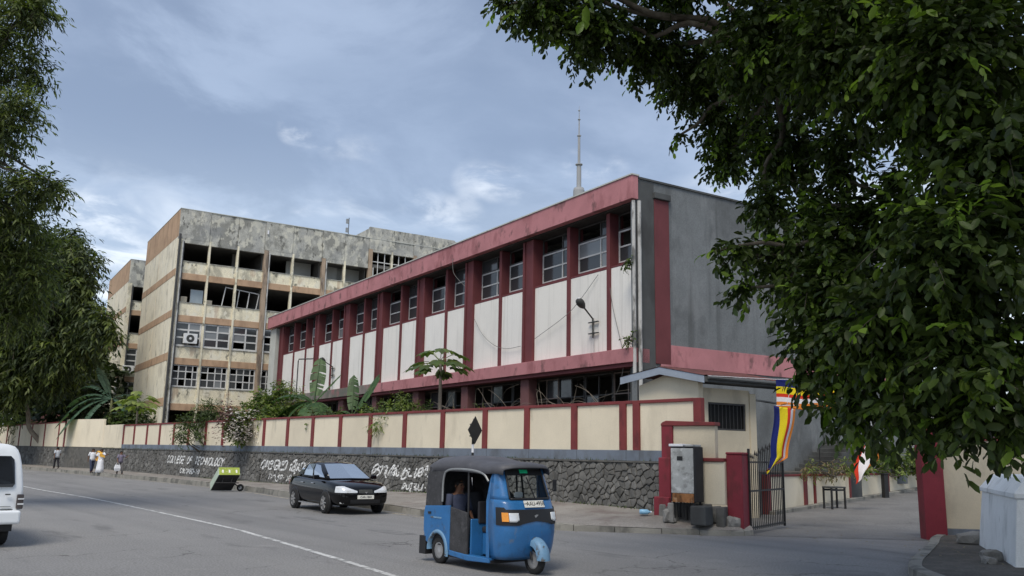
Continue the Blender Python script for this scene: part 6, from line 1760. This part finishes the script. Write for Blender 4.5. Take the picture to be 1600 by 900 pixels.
LSAP = [(-45.94, 79.98, 11.81, 4.46), (-43.28, 78.86, 9.33, 3.22), (-45.86, 80.1, 7.59, 2.6), (-41.54, 79.86, 8.09, 1.86), (-48.98, 80.6, 9.7, 3.22)]
tree("leaning_tree", "small leaning tree with a crooked bare trunk on top of the left stone wall", (-43.5, 82.2, 1.8), [(-43.3, 82.4, 1.7), (-44.1, 82.2, 2.6), (-44.9, 82.1, 3.6), (-45.1, 82, 4.9), (-45.8, 81.8, 7.2), (-45.9, 81.4, 8.8)], .25, LSAP,
     'narrow', .62, 40, 8, .5, .9, ('gleaf', 'lleaf'), 6, frac2=.5, bark='palebark', shell=.75, twigs_on=.1)
for i, (x, y, z, r_, lab) in enumerate([(-50, 104, 9, 7, "dark background tree rising just left of the rear block"), (-59, 106, 11, 8.5, "dark background tree filling the middle of the left grove"), (-70, 104, 12, 9.5, "dark background tree at the far left edge of the grove"), (-44, 92, 6.5, 4.6, "low dark tree between the grove and the banana clump")]):
    lb = [(x, y, z, r_), (x + r_ * .5, y - 1, z - r_ * .45, r_ * .6), (x - r_ * .6, y, z - r_ * .3, r_ * .7), (x + .2 * r_, y, z + r_ * .6, r_ * .6), (x - .1 * r_, y - 2, z - r_ * .75, r_ * .6)]
    tree("grove_tree", lab, (x, y, 1.4), [(x, y, 1.2), (x + .3, y, z * .5), (x, y, z * .8)], .4, lb, 'round', .75, 6.5, 7, .35, .9, ('gleaf',), 40 + i, group="dark trees behind the left wall", shell=.6, twigs_on=.05)

# --------------------------------------------------- banana plants, papayas
def banana_leaf(par, base, az, ln, wd, rise, drop, mat_, seed, torn=.5, name="leaf"):
    r = random.Random(seed)
    n = 12
    d = Vector((cos(az), sin(az), 0)); sd = Vector((-sin(az), cos(az), 0))
    mid = []
    for i in range(n + 1):
        t = i / n
        mid.append(Vector(base) + d * ln * (t * .95 - .15 * t * t) * (1 - .25 * min(1, rise)) + Vector((0, 0, ln * (rise * t - drop * t * t))))
    mb = MB()
    tw_ = r.uniform(-.5, .5)
    for sg in (-1, 1):
        for i in range(2, n):
            t0, t1 = i / n, (i + 1) / n
            w0 = wd * (sin(pi * min(1, .08 + .92 * (t0 - .12)))) ** .6 if t0 < .99 else 0
            w1 = wd * (sin(pi * min(1, .08 + .92 * (t1 - .12)))) ** .6 if t1 < .99 else .02
            gap = .0 if r.random() > torn else r.uniform(.15, .5)
            e = mid[i].lerp(mid[i + 1], 1 - gap)
            hang = Vector((0, 0, -1)) * (.35 + r.uniform(0, .35) * torn)
            s0 = (sd * sg + hang * (.5 + .2 * tw_ * sg)).normalized()
            a_, b_, c_, d_ = mid[i], mid[i] + s0 * w0, e + s0 * w1, mid[i + 1]
            m1 = mid[i] + s0 * w0 * .5 + Vector((0, 0, .04 * wd)); m2 = e + s0 * w1 * .5 + Vector((0, 0, .04 * wd))
            mb.add([a_, m1, m2, d_], [(0, 1, 2, 3)]); mb.add([m1, b_, c_, m2], [(0, 1, 2, 3)])
    mb.tube(mid, [wd * .10 * (1 - .85 * i / n) for i in range(n + 1)], 5)
    return mb.build(name, X[mat_], par, recalc=False)
def banana(label, pos, h, leaves, mat_, seed, wd=.42, group=None, stems=((0, 0, 1.0),)):
    t = thing("banana_plant", label, "banana plant", pos, 0, "banana plants behind the boundary wall")
    r = random.Random(seed)
    for (sx, sy, k) in stems:
        MB().tube([(sx, sy, -.1), (sx * 1.05, sy, h * k * .5), (sx * 1.1, sy, h * k)], [.19 * k, .15 * k, .09 * k], 10).build("stem", X['trunkgreen'], t, smooth=True)
    for i, (az, ln, rise, drop, si) in enumerate(leaves):
        sx, sy, k = stems[si]
        banana_leaf(t, (sx * 1.1, sy, h * k - .1), radians(az), ln, wd * ln / 2.6, rise, drop, mat_, seed * 50 + i, .25 + .5 * r.random())
    return t
banana("tall banana plant with arching torn leaves before the far white panels", (-10.55, 47, 1.4), 3.1,
       [(95, 2.7, 1.05, .05, 0), (20, 2.3, .95, .22, 0), (180, 3.3, .55, .55, 0), (168, 3.4, .25, .75, 0), (205, 2.1, .2, .8, 0), (-60, 2.2, .3, .9, 0), (-100, 2.3, .1, .8, 0), (150, 2.5, .7, .6, 0), (-20, 2.0, .3, .85, 0)], 'banana', 3, .42)
banana("upright banana plant with two broad new leaves behind the boundary wall", (-7.75, 43, 1.4), 2.3,
       [(100, 2.2, 1.0, .02, 0), (40, 2.5, 1.0, .10, 0), (165, 2.6, .3, .7, 0), (190, 1.9, .2, .7, 0), (-30, 1.8, .25, .7, 0), (-60, 1.6, .2, .7, 0), (130, 2.0, .6, .6, 0)], 'banana', 4, .36)
banana("clump of blue green banana plants beside the far stained block", (-34.2, 75.0, 1.4), 4.6,
       [(185, 5.2, .45, .62, 0), (200, 5.5, .25, .72, 0), (170, 4.6, .75, .55, 0), (215, 5.0, .05, .75, 0), (150, 3.8, 1.0, .25, 0), (20, 3.8, .6, .7, 0), (-30, 3.9, .1, .7, 0), (240, 3.2, .0, .8, 0), (60, 2.6, 1.0, .2, 1), (-60, 3.0, .0, .8, 1), (190, 3.2, .3, .8, 1), (10, 2.8, .3, .8, 1)], 'bananad', 6, .34, stems=((0, 0, 1), (.9, .3, .75)))
def papaya(label, pos, h, rr, seed, mat_='bleaf', n=18):
    t = thing("papaya_tree", label, "papaya tree", pos, 0, "papaya trees behind the boundary wall")
    r = random.Random(seed)
    MB().tube(curve([(0, 0, -.1), (.04, 0, h * .5), (0, 0, h)], 4), [.10 - .005 * i for i in range(9)], 9).build("trunk", X['palebark'], t, smooth=True)
    for i in range(n):
        az = i * 2.4 + r.uniform(-.2, .2); el = r.uniform(-.25, .55) if i > 4 else r.uniform(.5, 1.0)
        ln = rr * r.uniform(.75, 1.05)
        z0 = h - .35 * r.random()
        tip = Vector((cos(az) * ln * cos(el), sin(az) * ln * cos(el), z0 + sin(el) * ln * .75 - .1))
        pth = curve([(0, 0, z0), Vector((0, 0, z0)).lerp(tip, .55) + Vector((0, 0, .12)), tip], 4)
        st_ = MB().tube(pth, .014, 4).build("leaf_stalk", X['yleaf'], t)
        lf = MB(); d = Vector((cos(az), sin(az), -.35)); sd = Vector((-sin(az), cos(az), 0)); u_ = d.cross(sd)
        k = rr * .42
        for a_ in (-2.3, -1.5, -.75, 0, .75, 1.5, 2.3):
            ld = d * cos(a_) + sd * sin(a_); ls = (-d * sin(a_) + sd * cos(a_))
            L_ = k * (1.0 - .12 * abs(a_)) 
            dn = Vector((0, 0, -1))
            lf.add([tip, tip + ld * L_ * .35 + ls * L_ * .16 + dn * .02, tip + ld * L_ * .62 + ls * L_ * .30 + dn * L_ * .12, tip + ld * L_ + dn * L_ * .3, tip + ld * L_ * .62 - ls * L_ * .30 + dn * L_ * .12, tip + ld * L_ * .35 - ls * L_ * .16 + dn * .02], [(0, 1, 5), (1, 2, 4, 5), (2, 3, 4)])
        lf.build("leaf", X[mat_], t, recalc=False)
    fr = MB()
    for i in range(6):
        a_ = i * 1.05; fr.lathe([(0, -.13), (.07, -.06), (.075, .02), (.03, .12), (0, .14)], (.13 * cos(a_), .13 * sin(a_), h - .55 - .08 * (i % 2)), 8)
    fr.build("fruit", X['bleaf'], t, smooth=True)
papaya("papaya tree with an umbrella of lobed leaves in front of the white panels", (-3.0, 37, 1.4), 4.45, 1.12, 2, 'bleaf', 22)
papaya("small yellow green papaya tree in front of the stained end wall", (-28.6, 67.2, 1.4), 4.0, 1.5, 5, 'yleaf', 16)

def bush(name, label, pos, lobes, size, per, mats, kind, seed, frac2=0, droop=.25, nleaf=7, group="bushes behind the boundary wall", stems=7):
    t = thing(name, label, "bush", pos, 0, group)
    rng = np.random.default_rng(seed); r = random.Random(seed)
    st_ = MB()
    for (x, y, z, q) in lobes:
        for k in range(max(2, stems // len(lobes) + 1)):
            st_.tube(limb_path((r.uniform(-.2, .2), r.uniform(-.2, .2), 0), (x + r.uniform(-.4, .4) * q, y + r.uniform(-.4, .4) * q, z + r.uniform(-.2, .5) * q), r, 4), [.03 - .0016 * i for i in range(13)], 5)
    st_.build("stems", X['bark'], t)
    P, D, S_, TW_ = twigs(lobes, per, rng, nleaf, size, droop, .8, shell=.8)
    grp = np.repeat(rng.random(len(TW_)) < frac2, nleaf)
    V, Fc = leaf_arrays(P, D, S_, kind, rng)
    stuff(link("foliage", np_mesh("foliage", V, Fc, [X[m_] for m_ in mats], np.repeat(grp.astype(int), 6)), t))
    return t
bush("hanging_bush", "dark green bush spilling over the boundary wall before the stained block", (-18.6, 54.3, 1.6),
     [(-.3, -.5, 2.15, 1.0), (-1.1, -.9, 1.75, .6), (.55, -.5, 2.1, .8), (-1.2, -1.5, 1.1, .42), (-.9, -1.5, .75, .33), (-.1, -1.4, 1.2, .42), (.0, -.2, 2.9, .6), (1.4, -.1, 2.5, .6), (2.2, .2, 2.3, .6)], .21, 190, ('bleaf', 'gleaf'), 'narrow', 3, .5)
bg_ = bush("flowering_bush", "white flowering bougainvillea tumbling over the boundary wall", (-14.3, 49.2, 1.6),
     [(-.2, -.4, 2.1, .8), (.4, -.5, 2.3, .8), (-.8, -1.05, 1.6, .55), (-.4, -1.25, 1.05, .45), (-.05, -1.0, 1.5, .55), (.9, .0, 3.0, .65), (1.5, -.2, 2.1, .65), (.2, .0, 3.25, .45), (2.2, -.5, 2.0, .5), (1.3, .2, 3.6, .5)], .18, 200, ('bleaf', 'yleaf'), 'round', 4, .45)
fl = MB(); r = random.Random(2)
for i in range(420):
    c = Vector((r.uniform(-1.1, .9), r.uniform(-1.95, -1.0), r.uniform(.75, 2.5))); 
    if r.random() < .35: c.z = r.uniform(.7, 1.5); c.x = r.uniform(-.6, .3)
    for k in range(3):
        a_ = k * 2.1 + r.random(); s_ = r.uniform(.08, .15)
        d = Vector((cos(a_), sin(a_), r.uniform(-.4, .4))).normalized(); e_ = d.cross(Vector((0, 0, 1))) * .7
        fl.add([c, c + d * s_ + e_ * s_ * .6, c + d * s_ * 1.6, c + d * s_ - e_ * s_ * .6], [(0, 1, 2, 3)])
stuff(fl.build("blossom", X['flower'], bg_, recalc=False))
pk = MB()
for i in range(800):
    c = Vector((r.gauss(-1.25, .26), r.gauss(-1.05, .3), r.gauss(1.85, .55)))
    a_ = r.uniform(0, 6.3); s_ = r.uniform(.06, .12)
    d = Vector((cos(a_), sin(a_), r.uniform(-.7, .5))).normalized(); e_ = d.cross(Vector((.1, .2, 1))).normalized() * .5
    pk.add([c, c + d * s_ + e_ * s_, c + d * s_ * 1.8, c + d * s_ - e_ * s_], [(0, 1, 2, 3)])
stuff(pk.build("dried_bracts", X['pinkdry'], bg_, recalc=False))
for lab, p, lb, m_, k in (
    ("bright green bush with feathery leaves left of the papaya trunk", (-4.4, 37.6, 1.4), [(0, 0, 2.2, .65), (-.6, 0, 1.9, .6), (.6, .1, 2.2, .6), (1.0, 0, 1.9, .5), (-.2, 0, 2.7, .45), (-1.1, 0, 1.7, .5)], ('bleaf', 'yleaf'), 'narrow'),
    ("low yellow green bush beside the upright banana plant", (-6.4, 41.5, 1.4), [(0, 0, 2.2, .65), (.7, 0, 2.3, .6), (-.6, -.1, 2.0, .55), (1.4, 0, 2.0, .5)], ('yleaf', 'bleaf'), 'round'),
    ("loose green bush between the flowering bush and the tall banana plant", (-12.2, 47.6, 1.4), [(0, 0, 2.2, .7), (.8, 0, 2.0, .65), (-.8, 0, 2.3, .7), (1.6, 0, 1.9, .6), (2.4, 0, 1.9, .6), (3.2, .1, 2.0, .55)], ('bleaf', 'yleaf'), 'round'),
    ("low green bush under the upright banana leaves", (-8.6, 43.4, 1.4), [(0, 0, 2.0, .6), (.9, 0, 1.9, .6), (-.8, 0, 1.9, .55), (1.6, 0, 2.1, .5)], ('bleaf', 'gleaf'), 'round'),
    ("leafy bush in front of the lower storey left of the papaya trunk", (-5.6, 39.6, 1.4), [(0, 0, 2.1, .6), (-.8, .2, 2.0, .6), (.7, -.2, 1.9, .55)], ('bleaf', 'gleaf'), 'narrow'),
    ("low weedy bush behind the wall between the papaya and the road sign", (-1.2, 34.2, 1.4), [(0, 0, 1.9, .45), (-.9, .8, 1.95, .45), (.8, -.8, 1.8, .35)], ('bleaf', 'dryleaf'), 'narrow'),
    ("tall feathery shrub rising behind the white flowering bush", (-13.6, 51.5, 1.4), [(0, 0, 3.2, .8), (.8, .2, 3.6, .7), (1.6, 0, 2.9, .7), (.3, 0, 4.2, .5)], ('yleaf', 'bleaf'), 'narrow'),
    ("round dark bush at the foot of the small papaya tree", (-28.1, 67.6, 1.4), [(0, 0, 1.9, .75), (.7, 0, 1.8, .6), (-.5, 0, 1.6, .5)], ('gleaf',), 'round'),
    ("mixed green bush between the banana clump and the small papaya", (-32.2, 73.5, 1.4), [(0, 0, 2.6, 1.2), (-1.2, 0, 2.0, 1.0), (1.2, .2, 3.2, 1.0), (.6, 0, 4.4, .7), (1.9, 0, 2.0, .9)], ('bleaf', 'gleaf'), 'round'),
    ("bright bush above the far left end of the boundary wall", (-52, 91, 1.4), [(0, 0, 3.0, 1.4), (-2, 0, 2.8, 1.3), (2, 0, 2.6, 1.1)], ('bleaf', 'yleaf'), 'narrow'),
    ("scrubby plants on top of the driveway wall by the stairs", (12.6, 34.6, 1.3), [(0, 0, .35, .4), (.9, .9, .4, .4), (1.8, 1.8, .45, .45), (-.9, -.7, .3, .3), (-1.5, -1.5, .3, .25)], ('yleaf', 'dryleaf'), 'narrow'),
    ("yellow green hedge plants on the driveway wall near the wide pillar", (18.2, 41.2, 1.3), [(0, 0, .6, .7), (1.2, 1.4, .8, .8), (2.4, 2.8, .8, .9), (-1.6, -1.7, .5, .5), (-2.9, -3.2, .45, .45), (3.8, 4.4, .9, .9)], ('yleaf', 'bleaf'), 'round')):
    bush("bush", lab, p, lb, .17 if p[1] < 60 else .34, 190 if p[1] < 60 else 48, m_, k, int(abs(p[0]) * 7), .5 if len(m_) > 1 else 0)
# weeds on the wall ledge and pavement edge
q = MB(); r = random.Random(12)
for i in range(900):
    if i < 500: c = FL(r.uniform(-1.5, 60), r.uniform(-.0, .05), 1.81)
    else:
        x_ = r.uniform(-1.5, 35); c = FL(x_, r.uniform(.04, .22), wallz(x_) - .01)
    for k in range(3):
        a_ = r.uniform(0, 6.3); h_ = r.uniform(.03, .11); d = Vector((cos(a_) * .5, sin(a_) * .5, 1)) * h_; e_ = Vector((-sin(a_), cos(a_), 0)) * .010
        q.add([c - e_, c + e_, c + d], [(0, 1, 2)])
o = stuff(q.build("weeds", X['bleaf'], recalc=False)); o['label'] = "small weeds along the top and foot of the stone wall"; o['category'] = "weeds"
# fallen leaves and litter along the kerb
q = MB()
for i in range(420):
    s_ = r.uniform(acc[-1] * .35, acc[-1] - .5); p = kpt(s_)
    if r.random() < .5: c = p + Vector((-r.random() * .4 * .7, -r.random() * .5, .012))
    else:
        fx, fy = toF(p); t_ = r.random()
        if fx < -1: continue
        wv = FL(fx, .1); c = p.lerp(wv, t_); c.z = kerbz(fx) + (wallz(fx) - kerbz(fx)) * t_ + .02
    a_ = r.uniform(0, 6.3); l_ = r.uniform(.02, .05); d = Vector((cos(a_), sin(a_), .1)) * l_; e_ = Vector((-sin(a_), cos(a_), 0)) * l_ * .4
    q.add([c - d, c + e_, c + d, c - e_], [(0, 1, 2, 3)])
for i in range(160):
    c = Vector((r.uniform(7.6, 10.4), r.uniform(15.5, 21.5), .165)) if r.random() < .5 else Vector((r.uniform(5, 11), r.uniform(17, 30), .0)); 
    if c.z < .1: c.z = gz(c.x, c.y) + .02
    a_ = r.uniform(0, 6.3); l_ = r.uniform(.03, .07); d = Vector((cos(a_), sin(a_), .1)) * l_; e_ = Vector((-sin(a_), cos(a_), 0)) * l_ * .4
    q.add([c - d, c + e_, c + d, c - e_], [(0, 1, 2, 3)])
o = stuff(q.build("fallen_leaves", X['dryleaf'], recalc=False)); o['label'] = "dry fallen leaves scattered along the kerb and gate"; o['category'] = "fallen leaves"
# small plants sprouting from the red building
for (x_, y_, z_, lab) in ((.0, .3, 9.3, "small fern sprouting beside the corner downpipe under the fascia"), (-.02, .2, 6.3, "weed sprouting at the low corner of the last white panel")):
    bush("wall_weed", lab, mbw(x_, y_, z_), [(0, 0, .05, .20), (.1, -.1, .2, .15)], .13, 260, ('bleaf',), 'round', int(z_ * 10), 0, .5, 6, "weeds rooted in the long building", 3)
print("objects", len(bpy.data.objects), "tris", sum(len(o.data.polygons) for o in bpy.data.objects if o.type == 'MESH'))
